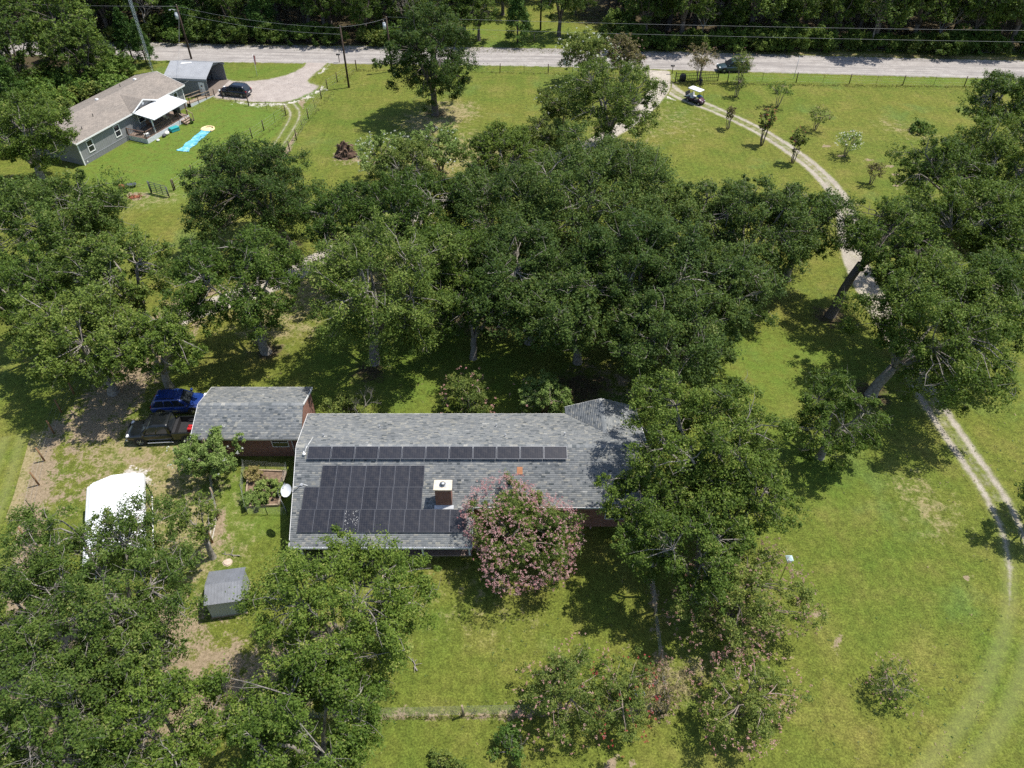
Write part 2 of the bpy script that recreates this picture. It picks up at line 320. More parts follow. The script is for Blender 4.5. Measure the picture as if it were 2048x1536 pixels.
class MB:
    """Collects boxes, tubes, polygons into one mesh."""
    def __init__(s): s.v = []; s.f = []; s.sm = []
    def poly(s, pts, faces=None, smooth=False):
        k = len(s.v); s.v += [tuple(p) for p in pts]
        for f in (faces or [tuple(range(len(pts)))]): s.f.append(tuple(i + k for i in f)); s.sm.append(smooth)
        return s
    def box(s, x0, x1, y0, y1, z0, z1, rz=0, c=(0, 0), taper=0.0):
        t = taper
        P = [(x0, y0, z0), (x1, y0, z0), (x1, y1, z0), (x0, y1, z0), (x0 + t, y0 + t, z1), (x1 - t, y0 + t, z1), (x1 - t, y1 - t, z1), (x0 + t, y1 - t, z1)]
        if rz:
            ca, sa = math.cos(rz), math.sin(rz)
            P = [(c[0] + (x - c[0]) * ca - (y - c[1]) * sa, c[1] + (x - c[0]) * sa + (y - c[1]) * ca, z) for x, y, z in P]
        return s.poly(P, [(0, 3, 2, 1), (4, 5, 6, 7), (0, 1, 5, 4), (1, 2, 6, 5), (2, 3, 7, 6), (3, 0, 4, 7)])
    def bar(s, a, b, w, h=None):
        """Square bar between two points."""
        a = Vector(a); b = Vector(b); d = (b - a).normalized(); h = h or w
        u = d.cross(Vector((0, 0, 1)))
        if u.length < 1e-3: u = Vector((1, 0, 0))
        u.normalize(); n = u.cross(d).normalized()
        P = [p + u * sx * w / 2 + n * sy * h / 2 for p in (a, b) for sx, sy in ((-1, -1), (1, -1), (1, 1), (-1, 1))]
        return s.poly(P, [(0, 3, 2, 1), (4, 5, 6, 7), (0, 1, 5, 4), (1, 2, 6, 5), (2, 3, 7, 6), (3, 0, 4, 7)])
    def tube(s, pts, rad, sides=6, cap=True):
        pts = [Vector(p) for p in pts]; n = len(pts)
        if not hasattr(rad, '__len__'): rad = [rad] * n
        k = len(s.v); ref = None
        for i, p in enumerate(pts):
            d = (pts[min(i + 1, n - 1)] - pts[max(i - 1, 0)]).normalized()
            if ref is None: ref = Vector((1, 0, 0)) if abs(d.x) < 0.9 else Vector((0, 1, 0))
            u = (ref - d * ref.dot(d)).normalized(); ref = u; w = d.cross(u)
            for j in range(sides):
                a = 2 * math.pi * j / sides; q = p + (u * math.cos(a) + w * math.sin(a)) * rad[i]; s.v.append((q.x, q.y, q.z))
        for i in range(n - 1):
            for j in range(sides):
                j2 = (j + 1) % sides
                s.f.append((k + i * sides + j, k + i * sides + j2, k + (i + 1) * sides + j2, k + (i + 1) * sides + j)); s.sm.append(True)
        if cap:
            s.f.append(tuple(k + j for j in reversed(range(sides)))); s.sm.append(False)
            s.f.append(tuple(k + (n - 1) * sides + j for j in range(sides))); s.sm.append(False)
        return s
    def cyl(s, c, r, z0, z1, sides=12, r2=None): return s.tube([(c[0], c[1], z0), (c[0], c[1], z1)], [r, r if r2 is None else r2], sides)
    def loft(s, rings, cap=True, smooth=True):
        k = len(s.v); m = len(rings[0])
        for r in rings: s.v += [tuple(p) for p in r]
        for i in range(len(rings) - 1):
            for j in range(m):
                j2 = (j + 1) % m
                s.f.append((k + i * m + j, k + i * m + j2, k + (i + 1) * m + j2, k + (i + 1) * m + j)); s.sm.append(smooth)
        if cap:
            s.f.append(tuple(k + j for j in reversed(range(m)))); s.sm.append(False)
            s.f.append(tuple(k + (len(rings) - 1) * m + j for j in range(m))); s.sm.append(False)
        return s
    def blob(s, c, r, seg=10, rings=7, rng=None, rough=0.0):
        rg = []
        for i in range(rings):
            th = math.pi * (i + 0.5) / rings
            rg.append([(c[0] + r[0] * math.sin(th) * math.cos(2 * math.pi * j / seg) * (1 + (rng.uniform(-rough, rough) if rng else 0)),
                        c[1] + r[1] * math.sin(th) * math.sin(2 * math.pi * j / seg) * (1 + (rng.uniform(-rough, rough) if rng else 0)),
                        c[2] - r[2] * math.cos(th) * (1 + (rng.uniform(-rough, rough) if rng else 0))) for j in range(seg)])
        return s.loft(rg)
    def mesh(s, name):
        me = bpy.data.meshes.new(name); me.from_pydata(s.v, [], s.f)
        me.polygons.foreach_set('use_smooth', s.sm); me.update(); return me
    def build(s, name, mat, parent=None, loc=None, rz=None, bevel=0.0):
        o = obj(name, s.mesh(name), mat, parent, loc, rz)
        if bevel:
            b = o.modifiers.new('bevel', 'BEVEL'); b.width = bevel; b.segments = 2; b.limit_method = 'ANGLE'
        return o
def copy_tree(o, parent=None):
    c = o.copy(); C.objects.link(c); c.parent = parent
    for ch in o.children: copy_tree(ch, c)
    return c

# ------------------------------------------------------------------ foliage
def leaf_quads(rng, cen, rad, n, ll, lw, up=0.8, squash=0.8):
    """n leaf quads (rhombs) scattered round each clump centre."""
    m = len(cen); tot = m * n
    d = rng.normal(size=(tot, 3)); d /= np.linalg.norm(d, axis=1)[:, None]
    rr = np.where(rng.uniform(size=tot) < 0.12, rng.uniform(0.9, 1.6, tot), rng.uniform(0.1, 1.0, tot) ** 0.6)
    c = np.repeat(cen, n, 0); r = np.repeat(rad, n)
    off = d * (rr * r)[:, None] * np.repeat(rng.uniform(0.65, 1.35, (m, 3)), n, 0); off[:, 2] *= squash
    p = c + off
    nrm = d * 0.45 + rng.normal(size=(tot, 3)) * 0.6 + np.array([0.1, 0.0, up]); nrm /= np.linalg.norm(nrm, axis=1)[:, None]
    t = rng.normal(size=(tot, 3)); t -= nrm * (t * nrm).sum(1)[:, None]; t /= np.linalg.norm(t, axis=1)[:, None] + 1e-9
    b = np.cross(nrm, t)
    L = (ll * rng.uniform(0.65, 1.25, tot))[:, None]; W = (lw * rng.uniform(0.7, 1.2, tot))[:, None]
    V = np.empty((tot, 3, 3)); V[:, 0] = p - t * L * 0.42 - b * W * 0.55; V[:, 1] = p - t * L * 0.36 + b * W * 0.55; V[:, 2] = p + t * L * 0.58 - nrm * L * 0.1
    clump = np.repeat(rng.normal(0, 0.13, m), n)
    rnd = np.clip(0.42 + clump + rng.normal(0, 0.17, tot), 0, 1)
    return V.reshape(-1, 3), rnd
def leaf_mesh(name, V, rnd): return mesh_np(name, V, 3, np.arange(len(V)), fattr={'rnd': rnd})
def bez(a, b, c, n):
    return [a * (1 - t) ** 2 + b * 2 * t * (1 - t) + c * t * t for t in np.linspace(0, 1, n)]
def wob(rng, pts, s):
    return [p + rng.normal(0, s, 3) * (0 if i in (0,) else 1) for i, p in enumerate(pts)]

def oak_meshes(seed, R, zc, Rz, lean=(0, 0), leaf=0.22, cover=4.6, trunk=None, lobes=None, droop=0.0, twig=1.0, fork=0.42, gap=0.12):
    """Spreading oak: trunk and limbs as one mesh, leaf crown as another. The crown sits at lean (x, y) from the base."""
    rng = np.random.default_rng(seed)
    L = np.array([lean[0], lean[1], 0.0])
    trunk = trunk or (0.055 * R + 0.1)
    nl = lobes or int(34 + R * 10)
    # crown lobes on a lumpy dome
    az = rng.uniform(0, 2 * math.pi, nl * 3); uu = rng.uniform(-0.85, 1.0, nl * 3)
    ph = rng.uniform(0, 6.28, 4); am = rng.uniform(0.05, 0.17, 4)
    out = 1 + sum(am[k] * np.cos((k + 2) * az + ph[k]) for k in range(4))
    sr = np.sqrt(np.clip(1 - uu ** 2, 0.02, 1)); depth = rng.uniform(0.5, 0.95, nl * 3)
    cen = np.stack([np.cos(az) * sr * R * out * depth, np.sin(az) * sr * R * out * depth, uu * Rz * depth + rng.normal(0, 0.05 * Rz, nl * 3)], 1)
    keep = []
    lr = R * rng.uniform(0.13, 0.22, nl * 3)
    for i in range(nl * 3):                                   # thin out lobes that sit on top of one another
        if len(keep) >= nl: break
        if all(np.linalg.norm(cen[i] - cen[j]) > 0.42 * (lr[i] + lr[j]) for j in keep): keep.append(i)
    cen = cen[keep] + np.array([0, 0, zc]) + L; lr = lr[keep]
    nl = len(cen)
    # wood
    mb = MB(); f0 = np.array([L[0] * 0.35, L[1] * 0.35, zc * fork])
    pts = wob(rng, bez(np.zeros(3), np.array([L[0] * 0.08, L[1] * 0.08, zc * fork * 0.5]), f0, 5), 0.04 * trunk * 4)
    mb.tube([(0, 0, -0.2)] + pts, [trunk * 1.55, trunk * 1.25] + [trunk * (1.02 - 0.06 * i) for i in range(4)], 9)
    nlimb = max(4, int(4 + R * 0.5)); heads = []
    for k in range(nlimb):
        a = 2 * math.pi * (k + rng.uniform(-0.3, 0.3)) / nlimb; rr = R * rng.uniform(0.3, 0.55)
        e = L + np.array([math.cos(a) * rr, math.sin(a) * rr, zc + Rz * rng.uniform(-0.15, 0.4)])
        c = f0 * 0.55 + e * 0.45 + np.array([0, 0, rng.uniform(-0.1, 0.25) * Rz])
        path = wob(rng, bez(f0 - np.array([0, 0, trunk * rng.uniform(0, 1.5)]), c, e, 6), 0.05 * R * 0.35)
        r0 = trunk * rng.uniform(0.42, 0.62)
        mb.tube(path, [r0 * (1 - 0.13 * i) for i in range(6)], 6); heads.append((path, r0))
    for i in range(nl):
        best = min(((np.linalg.norm(cen[i] - p), p, h[1]) for h in heads for p in h[0][2:]), key=lambda x: x[0])
        a = best[1]; e = cen[i] + (cen[i] - a) * 0.1
        path = wob(rng, bez(a, (a + e) / 2 + np.array([0, 0, rng.uniform(0, 0.12) * R]), e, 5), 0.03 * R * 0.5)
        r0 = best[2] * 0.26
        mb.tube(path, [r0 * (1 - 0.19 * j) for j in range(5)], 4, cap=False)
        for q in range(int(3 * twig)):                        # twigs, some of them bare and reaching out of the leaves
            d = rng.normal(size=3); d[2] = abs(d[2]) * 0.8 + 0.1; d /= np.linalg.norm(d)
            s0 = path[rng.integers(2, 5)]; ln = lr[i] * rng.uniform(0.6, 1.25)
            mb.tube([s0, s0 + d * ln * 0.5 + rng.normal(0, 0.08, 3), s0 + d * ln + rng.normal(0, 0.12, 3)], [r0 * 0.34, r0 * 0.24, r0 * 0.08], 3, cap=False)
    # leaves: each lobe is a bunch of small clumps
    keepers = rng.uniform(size=nl) > gap * 0.3
    cs, rs = [], []
    for i in np.nonzero(keepers)[0]:
        k = 9
        d = rng.normal(size=(k, 3)); d /= np.linalg.norm(d, axis=1)[:, None]; d[:, 2] = d[:, 2] * 0.75 + 0.1
        cs.append(cen[i] + d * lr[i] * rng.uniform(0.5, 1.0, k)[:, None] - np.array([0, 0, droop * lr[i]])); rs.append(lr[i] * rng.uniform(0.22, 0.72, k))
    cs = np.concatenate(cs); rs = np.concatenate(rs)
    if gap:
        kk = rng.uniform(size=len(cs)) > gap; cs = cs[kk]; rs = rs[kk]
    leaf *= 0.85; cover *= 0.76; la = leaf * leaf * 0.62 * 0.5
    n = max(8, int(cover * math.pi * R * R * 1.5 / la / len(cs)))
    V, rnd = leaf_quads(rng, cs, rs, n, leaf, leaf * 0.62)
    tb = mb.mesh('trunk')
    return tb, leaf_mesh('crown', V, rnd)

def myrtle_meshes(seed, R, H, stems=6, leaf=0.15, cover=3.0, flowers=60, fsize=0.13, low=0.28, spread=0.75, vase=False, fup=0.15):
    """Crape myrtle: several stems fanning out of the ground, small leaves, flower heads at the branch ends."""
    rng = np.random.default_rng(seed); mb = MB()
    zc = H * (low + 1) / 2; Rz = H * (1 - low) / 2
    nl = int(22 + R * 9)
    az = rng.uniform(0, 6.283, nl); uu = rng.uniform(-0.95, 1.0, nl); sr = np.sqrt(np.clip(1 - uu ** 2, 0.05, 1))
    dep = rng.uniform(0.45, 0.92, nl); ph = rng.uniform(0, 6.28, 3)
    out = 1 + 0.14 * np.cos(2 * az + ph[0]) + 0.12 * np.cos(3 * az + ph[1]) + 0.08 * np.cos(5 * az + ph[2])
    tz = (uu + 1) / 2
    wid = (0.45 + 0.6 * tz) if vase else np.ones(nl)
    cen = np.stack([np.cos(az) * sr * R * dep * out * wid, np.sin(az) * sr * R * dep * out * wid, zc + uu * Rz * dep], 1)
    lr = R * rng.uniform(0.16, 0.27, nl)
    ends = []
    for k in range(stems):
        a = 6.283 * (k + rng.uniform(-0.3, 0.3)) / stems; rr = R * rng.uniform(0.3, 0.6) * spread
        e = np.array([math.cos(a) * rr, math.sin(a) * rr, H * rng.uniform(0.55, 0.78)]); b = np.array([math.cos(a) * 0.12, math.sin(a) * 0.12, -0.1])
        path = wob(rng, bez(b, np.array([b[0] * 3, b[1] * 3, H * 0.35]), e, 6), 0.05)
        r0 = 0.018 * H * rng.uniform(0.7, 1.1); mb.tube(path, [r0 * (1 - 0.14 * i) for i in range(6)], 5); ends.append((path, r0))
    for i in range(nl):
        bp = min(((np.linalg.norm(cen[i] - p), p, h[1]) for h in ends for p in h[0][2:]), key=lambda x: x[0])
        mb.tube(wob(rng, bez(bp[1], (bp[1] + cen[i]) / 2 + np.array([0, 0, 0.1 * R]), cen[i], 4), 0.03), [bp[2] * 0.5, bp[2] * 0.4, bp[2] * 0.25, bp[2] * 0.1], 4, cap=False)
    k = 7
    d = rng.normal(size=(nl * k, 3)); d /= np.linalg.norm(d, axis=1)[:, None]
    cs = np.repeat(cen, k, 0) + d * (np.repeat(lr, k) * rng.uniform(0.4, 1.15, nl * k))[:, None]; rs = np.repeat(lr, k) * rng.uniform(0.3, 0.5, nl * k)
    n = max(5, int(cover * math.pi * R * Rz * 2 / (leaf * leaf * 0.31) / len(cs)))
    V, rnd = leaf_quads(rng, cs, rs, n, leaf, leaf * 0.6)
    cm = leaf_mesh('crown', V, rnd); fm = None
    if flowers:
        a = rng.uniform(0, 6.283, flowers); u = rng.uniform(-0.75 + fup, 1.0, flowers); s = np.sqrt(np.clip(1 - u ** 2, 0.03, 1))
        o2 = 1 + 0.14 * np.cos(2 * a + ph[0]) + 0.12 * np.cos(3 * a + ph[1]) + 0.08 * np.cos(5 * a + ph[2])
        w2 = (0.45 + 0.6 * (u + 1) / 2) if vase else 1.0
        fc = np.stack([np.cos(a) * s * R * o2 * w2, np.sin(a) * s * R * o2 * w2, zc + u * Rz], 1) * np.array([1, 1, 1]) * 1.0
        fc += rng.normal(0, 0.06 * R, fc.shape)
        FV, fr = leaf_quads(rng, fc, np.full(flowers, fsize) * rng.uniform(0.6, 1.3, flowers), 16, fsize * 0.55, fsize * 0.5)
        fm = leaf_mesh('flowers', FV, fr)
    return mb.mesh('trunk'), cm, fm
def cedar_meshes(seed, R, H, leaf=0.3, cover=4.0):
    rng = np.random.default_rng(seed); mb = MB(); mb.tube([(0, 0, -0.1), (0.05, 0, H * 0.5), (0, 0.05, H * 0.95)], [0.03 * H * 0.6, 0.02 * H * 0.6, 0.03], 6)
    n = int(60 + R * 25); t = rng.uniform(0.08, 1, n) ** 0.8; az = rng.uniform(0, 6.283, n)
    rr = R * (1 - t) ** 0.75 * rng.uniform(0.55, 1.05, n)
    cen = np.stack([np.cos(az) * rr, np.sin(az) * rr, t * H * 0.98], 1); rad = R * (0.14 + 0.2 * (1 - t)) * rng.uniform(0.8, 1.2, n)
    for i in range(0, n, 3): mb.tube([(0, 0, cen[i][2] - 0.25 * rr[i]), cen[i]], [0.035, 0.012], 4, cap=False)
    k = max(8, int(cover * math.pi * R * H * 0.8 / (leaf * leaf * 0.25) / n))
    V, rnd = leaf_quads(rng, cen, rad, k, leaf, leaf * 0.5, up=0.2, squash=0.7)
    return mb.mesh('trunk'), leaf_mesh('crown', V, rnd)
def bush_meshes(seed, R, H, leaf=0.25, cover=4.0, lobes=16):
    rng = np.random.default_rng(seed); mb = MB()
    az = rng.uniform(0, 6.283, lobes); rr = R * np.sqrt(rng.uniform(0, 1, lobes)) * 0.8
    cen = np.stack([np.cos(az) * rr, np.sin(az) * rr, H * rng.uniform(0.3, 0.85, lobes) * (1 - 0.4 * (rr / R) ** 2)], 1); lr = R * rng.uniform(0.22, 0.38, lobes)
    for i in range(lobes): mb.tube([(cen[i][0] * 0.2, cen[i][1] * 0.2, -0.05), cen[i] * np.array([0.7, 0.7, 0.6]), cen[i]], [0.04, 0.03, 0.01], 4, cap=False)
    k = 6; d = rng.normal(size=(lobes * k, 3)); d /= np.linalg.norm(d, axis=1)[:, None]
    cs = np.repeat(cen, k, 0) + d * (np.repeat(lr, k) * 0.7)[:, None]; cs[:, 2] = np.maximum(cs[:, 2], 0.12)
    n = max(6, int(cover * math.pi * R * R * 1.3 / (leaf * leaf * 0.31) / len(cs)))
    V, rnd = leaf_quads(rng, cs, np.repeat(lr, k) * 0.45, n, leaf, leaf * 0.6); V[:, 2] = np.maximum(V[:, 2], 0.01)
    return mb.mesh('stem'), leaf_mesh('crown', V, rnd)
def bare_meshes(seed, R, H):
    """Leafless tree or dead limbs."""
    rng = np.random.default_rng(seed); mb = MB(); tips = []
    def grow(p, d, ln, r, lev):
        e = p + d * ln; m = (p + e) / 2 + rng.normal(0, 0.06 * ln, 3)
        mb.tube([p, m, e], [r, r * 0.85, r * 0.65], 5 if lev < 2 else 3, cap=False)
        if lev >= 4: return
        for _ in range(3 if lev < 3 else 4):
            nd = d + rng.normal(0, 0.55, 3) + np.array([0, 0, 0.12]); nd /= np.linalg.norm(nd); grow(e, nd, ln * rng.uniform(0.55, 0.8), r * 0.55, lev + 1)
    grow(np.array([0, 0, -0.1]), np.array([0, 0, 1.0]), H * 0.36, 0.022 * H, 0)
    return mb.mesh('trunk')
def place(name, label, cat, parts, loc, rz=0.0, group=None, scale=1.0):
    """parts: list of (part name, mesh, material)."""
    t = thing(name, label, cat, loc, rz, group); t.scale = (scale, scale, scale)
    for pn, me, mt in parts:
        if me is None: continue
        if not me.materials: me.materials.append(mt)
        o = obj(pn, me, None, t)
        if pn == 'flowers': tag(o, kind='stuff')
    return t

# ------------------------------------------------------------------ ground, roads, tracks
def seg_dist(X, Y, pl):
    d = np.full(X.shape, 1e9)
    for (ax, ay), (bx, by) in zip(pl[:-1], pl[1:]):
        ux, uy = bx - ax, by - ay; q = ux * ux + uy * uy + 1e-9
        t = np.clip(((X - ax) * ux + (Y - ay) * uy) / q, 0, 1)
        d = np.minimum(d, np.hypot(X - ax - t * ux, Y - ay - t * uy))
    return d
def in_poly(X, Y, pl):
    r = np.zeros(X.shape, bool); n = len(pl)
    for i in range(n):
        (ax, ay), (bx, by) = pl[i], pl[(i + 1) % n]
        c = ((ay > Y) != (by > Y)) & (X < (bx - ax) * (Y - ay) / (by - ay + 1e-12) + ax); r ^= c
    return r
def soft(d, w, f=1.0): return np.clip(1 - (d - w) / f, 0, 1)
LUSH_POLY = [(-53.38, 87.94), (-40.98, 107.70), (-30.54, 102.63), (-35.16, 89.95), (-37.35, 80.48), (-45.97, 79.89)]
def build_ground():
    xs = np.concatenate([np.linspace(-420, -95, 14)[:-1], np.arange(-95, 95.01, 0.55), np.linspace(95, 420, 14)[1:]])
    ys = np.concatenate([np.linspace(-120, 8, 10)[:-1], np.arange(8, 150.01, 0.55), np.linspace(150, 700, 20)[1:]])
    X, Y = np.meshgrid(xs, ys); nx, ny = len(xs), len(ys)
    lush = np.zeros(X.shape); dirt = np.zeros(X.shape); dry = np.zeros(X.shape); lit = np.zeros(X.shape); sto = np.zeros(X.shape)
    pd = seg_dist(X, Y, LUSH_POLY + LUSH_POLY[:1]); lush = np.maximum(lush, np.where(in_poly(X, Y, LUSH_POLY), 1.0, np.clip(1 - pd / 3.5, 0, 1)))
    def L(a, pl, w, f, s): np.maximum(a, soft(seg_dist(X, Y, pl), w, f) * s, out=a)
    # green strips and patches
    L(lush, [(21.23, 50.74), (30.82, 50.07)], 2.5, 4, 0.8); L(lush, [(23.55, 37.49), (22.00, 43.32)], 1.0, 3, 0.6)
    L(lush, [(-13.86, 52.80), (-2.79, 48.77)], 3, 5, 0.7); L(lush, [(-19.20, 34.18), (-20.92, 36.52)], 1.6, 1.5, 0.8); L(lush, [(-5.47, 135.79), (5.49, 130.98)], 6, 6, 0.6)
    L(lush, [(25.03, 117.60), (77.55, 115.44)], 1.0, 1.2, 0.7); L(lush, [(-41.87, 118.00), (-33.05, 120.03)], 2, 2.5, 0.6); L(lush, [(10.61, 23.64), (12.96, 26.08)], 1, 2, 0.4)
    # bare earth
    L(dirt, [(-30.73, 60.39), (-32.61, 55.70), (-33.94, 46.88), (-34.22, 43.32)], 1.4, 2.6, 0.75); L(dirt, [(-34.22, 43.32), (-33.55, 36.04)], 0.8, 4.5, 0.4); L(dirt, [(-32.10, 39.00), (-28.20, 39.00)], 0.8, 4.5, 0.33)
    L(dirt, [(-36.58, 39.26), (-34.70, 32.85), (-32.57, 27.18), (-30.74, 22.32)], 0.5, 0.9, 0.85); L(dirt, [(-37.18, 43.32), (-36.58, 39.26)], 0.4, 0.9, 0.7)
    L(dirt, [(-22.97, 23.97), (-28.10, 22.64)], 2, 3, 0.75); L(dirt, [(-12.12, 23.64), (-14.21, 21.68)], 1.2, 2, 0.7); L(dirt, [(-22.64, 20.43), (-18.31, 21.05)], 2, 3, 0.7); L(dirt, [(-20.27, 25.54), (-19.96, 23.97)], 0.3, 1.2, 0.5)
    L(dirt, [(-21.51, 34.18), (-20.78, 31.98)], 0.35, 0.5, 0.7); L(dirt, [(-21.90, 23.64), (-24.39, 18.09)], 2.5, 4, 0.4)
    L(dirt, [(-30.53, 109.48), (-29.10, 92.73), (-32.39, 73.30)], 0.28, 0.5, 0.75); L(dirt, [(-4.67, 61.21), (-5.92, 57.21)], 0.8, 3, 0.5); L(dirt, [(6.37, 48.77), (10.23, 48.13)], 1, 3, 0.45)
    L(dirt, [(-21.25, 91.05), (-20.56, 90.77)], 1.2, 1.4, 0.6); L(dirt, [(-45.02, 80.83), (-43.87, 80.59)], 0.6, 1.0, 0.6); L(dirt, [(-15.09, 30.31), (-13.28, 29.90)], 0.4, 1.2, 0.5)
    for a in ((20.55, 26.26), (20.08, 26.01), (20.90, 24.66), (20.45, 23.74), (31.13, 28.91), (5.68, 16.77), (6.42, 17.12), (6.72, 16.69), (-6.23, 19.98)): L(dirt, [a, (a[0] + 0.05, a[1])], 0.1, 0.28, 0.95)
    L(dirt, [(38.86, 79.32), (37.16, 72.27), (35.92, 63.77)], 0.6, 1.6, 0.6); L(dirt, [(9.56, 28.71), (9.11, 19.89)], 0.15, 0.4, 0.55); L(dirt, [(9.08, 19.71), (-9.56, 19.36)], 0.15, 0.35, 0.55)
    for a in ((40.91, 93.87), (41.98, 91.05), (45.13, 89.95), (47.08, 88.34), (46.85, 85.99), (45.64, 98.34), (46.26, 83.23)): L(dirt, [a, (a[0] + 0.4, a[1])], 0.12, 0.5, 0.8)
    # dry, thin grass
    L(dry, [(30.53, 36.28), (31.00, 34.18)], 0.3, 3.0, 0.42); L(dry, [(-30.74, 40.57), (-26.15, 37.49), (-22.65, 31.13)], 1.0, 5.0, 0.55); L(dry, [(-38.28, 40.57), (-37.60, 35.10)], 0.8, 2, 0.75); L(dry, [(-10.30, 88.60), (-5.44, 92.73), (-1.51, 88.60)], 2, 6, 0.5)
    L(dry, [(11.26, 22.00), (8.37, 21.05)], 0.5, 1.8, 0.45); L(dry, [(15.29, 98.65), (21.17, 101.81)], 3, 6, 0.25); L(dry, [(-5.85, 27.94), (-0.80, 27.18)], 1, 5, 0.16); L(dry, [(-21.05, 61.21), (-22.14, 57.21)], 2, 4, 0.5); L(dry, [(-40.89, 80.48), (-44.21, 79.89)], 0.5, 3, 0.4)
    L(dry, [(-84.64, 129.82), (-51.37, 129.13)], 1.0, 2.5, 0.7); L(dry, [(30.63, 127.32), (81.89, 124.24)], 0.6, 1.6, 0.75); L(dry, [(51.72, 100.22), (54.61, 97.12)], 0.5, 3, 0.35)
    L(dry, [(-24.82, 60.39), (-14.45, 63.77)], 2, 5, 0.5); L(dry, [(-8.73, 104.28), (-11.28, 101.01)], 2, 4, 0.6)
    # leaf litter in the wood and under the trees
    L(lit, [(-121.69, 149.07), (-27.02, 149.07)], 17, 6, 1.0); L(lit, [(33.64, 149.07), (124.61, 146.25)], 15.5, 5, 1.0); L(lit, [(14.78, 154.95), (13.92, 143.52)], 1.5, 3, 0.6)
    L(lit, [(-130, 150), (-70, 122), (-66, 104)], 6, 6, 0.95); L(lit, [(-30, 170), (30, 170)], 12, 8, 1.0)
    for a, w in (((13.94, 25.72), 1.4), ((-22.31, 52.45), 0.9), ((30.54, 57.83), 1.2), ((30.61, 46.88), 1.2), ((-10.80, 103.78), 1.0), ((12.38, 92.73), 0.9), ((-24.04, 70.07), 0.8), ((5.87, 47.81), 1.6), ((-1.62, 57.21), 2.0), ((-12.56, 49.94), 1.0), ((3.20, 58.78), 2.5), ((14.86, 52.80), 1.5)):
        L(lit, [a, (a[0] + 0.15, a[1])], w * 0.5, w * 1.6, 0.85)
    # pale stones
    L(sto, [(-29.22, 37.74), (-28.48, 37.39)], 0.35, 1.1, 0.85); L(sto, [(-39.41, 108.06), (-36.17, 107.18), (-32.26, 107.36), (-30.46, 109.12), (-28.62, 112.96)], 0.1, 1.6, 0.6); L(sto, [(-29.28, 122.95), (-29.74, 119.01)], 0.2, 0.8, 0.6)
    L(sto, [(22.93, 119.01), (23.16, 110.38)], 1.0, 1.6, 0.6); L(sto, [(-28.51, 22.16), (-26.86, 22.64)], 0.4, 1.0, 0.5)
    V = np.stack([X.ravel(), Y.ravel(), np.zeros(X.size)], 1)
    i = np.arange(nx * ny).reshape(ny, nx); q = np.stack([i[:-1, :-1], i[:-1, 1:], i[1:, 1:], i[1:, :-1]], -1).reshape(-1)
    me = mesh_np('ground', V, 4, q, vattr={'lush': lush.ravel(), 'dirt': dirt.ravel(), 'dry': dry.ravel(), 'litter': lit.ravel(), 'stone': sto.ravel()})
    tag(obj('ground', me, ground_mat()), kind='structure')
build_ground()
def smooth_line(pl, step=1.0):
    P = [np.array(p, float) for p in pl]; out = []
    for i in range(len(P) - 1):
        a, b, c, d = P[max(i - 1, 0)], P[i], P[i + 1], P[min(i + 2, len(P) - 1)]
        n = max(2, int(np.linalg.norm(c - b) / step))
        for t in np.arange(n) / n:
            out.append(0.5 * ((2 * b) + (-a + c) * t + (2 * a - 5 * b + 4 * c - d) * t * t + (-a + 3 * b - 3 * c + d) * t ** 3))
    out.append(P[-1]); return np.array(out)
def ribbon(name, pl, half, z, mat, al=None, n_ac=9, crown=0.0):
    p = smooth_line(pl); t = np.gradient(p, axis=0); t /= np.linalg.norm(t, axis=1)[:, None]; nrm = np.stack([-t[:, 1], t[:, 0]], 1)
    ac = np.linspace(-1, 1, n_ac); m = len(p)
    hw = np.interp(np.linspace(0, 1, m), np.linspace(0, 1, len(half)), half) if hasattr(half, '__len__') else np.full(m, half)
    XY = p[:, None, :] + nrm[:, None, :] * (ac[None, :, None] * hw[:, None, None])
    Z = z + crown * (1 - ac[None, :] ** 2) * np.ones((m, 1))
    V = np.concatenate([XY, Z[:, :, None]], 2).reshape(-1, 3)
    i = np.arange(m * n_ac).reshape(m, n_ac); q = np.stack([i[:-1, :-1], i[1:, :-1], i[1:, 1:], i[:-1, 1:]], -1)[:, :, ::-1].reshape(-1)
    along = np.concatenate([[0], np.cumsum(np.linalg.norm(np.diff(p, axis=0), axis=1))])
    av = np.interp(np.linspace(0, 1, m), np.linspace(0, 1, len(al)), al) if al is not None else np.ones(m)
    me = mesh_np(name, V, 4, q, vattr={'ac': np.tile(ac, m), 'al': np.repeat(av, n_ac), 'along': np.repeat(along, n_ac)})
    me.flip_normals() if me.polygons[0].normal.z < 0 else None
    return tag(obj(name, me, mat), kind='structure')
ribbon('gravel_road', [(-148.69, 137.28), (-102.69, 132.40), (-85.33, 131.22), (-50.89, 127.54), (-1.94, 125.76), (22.07, 124.24), (53.30, 121.90), (79.81, 120.03), (120.70, 117.21)], 4.3, 0.012, road_mat(), n_ac=25, crown=0.03)
TRK = track_mat('driveway_gravel', (0.42, 0.38, 0.32), 0.7)
TRK2 = track_mat('lane_gravel', (0.36, 0.325, 0.265), 0.45)
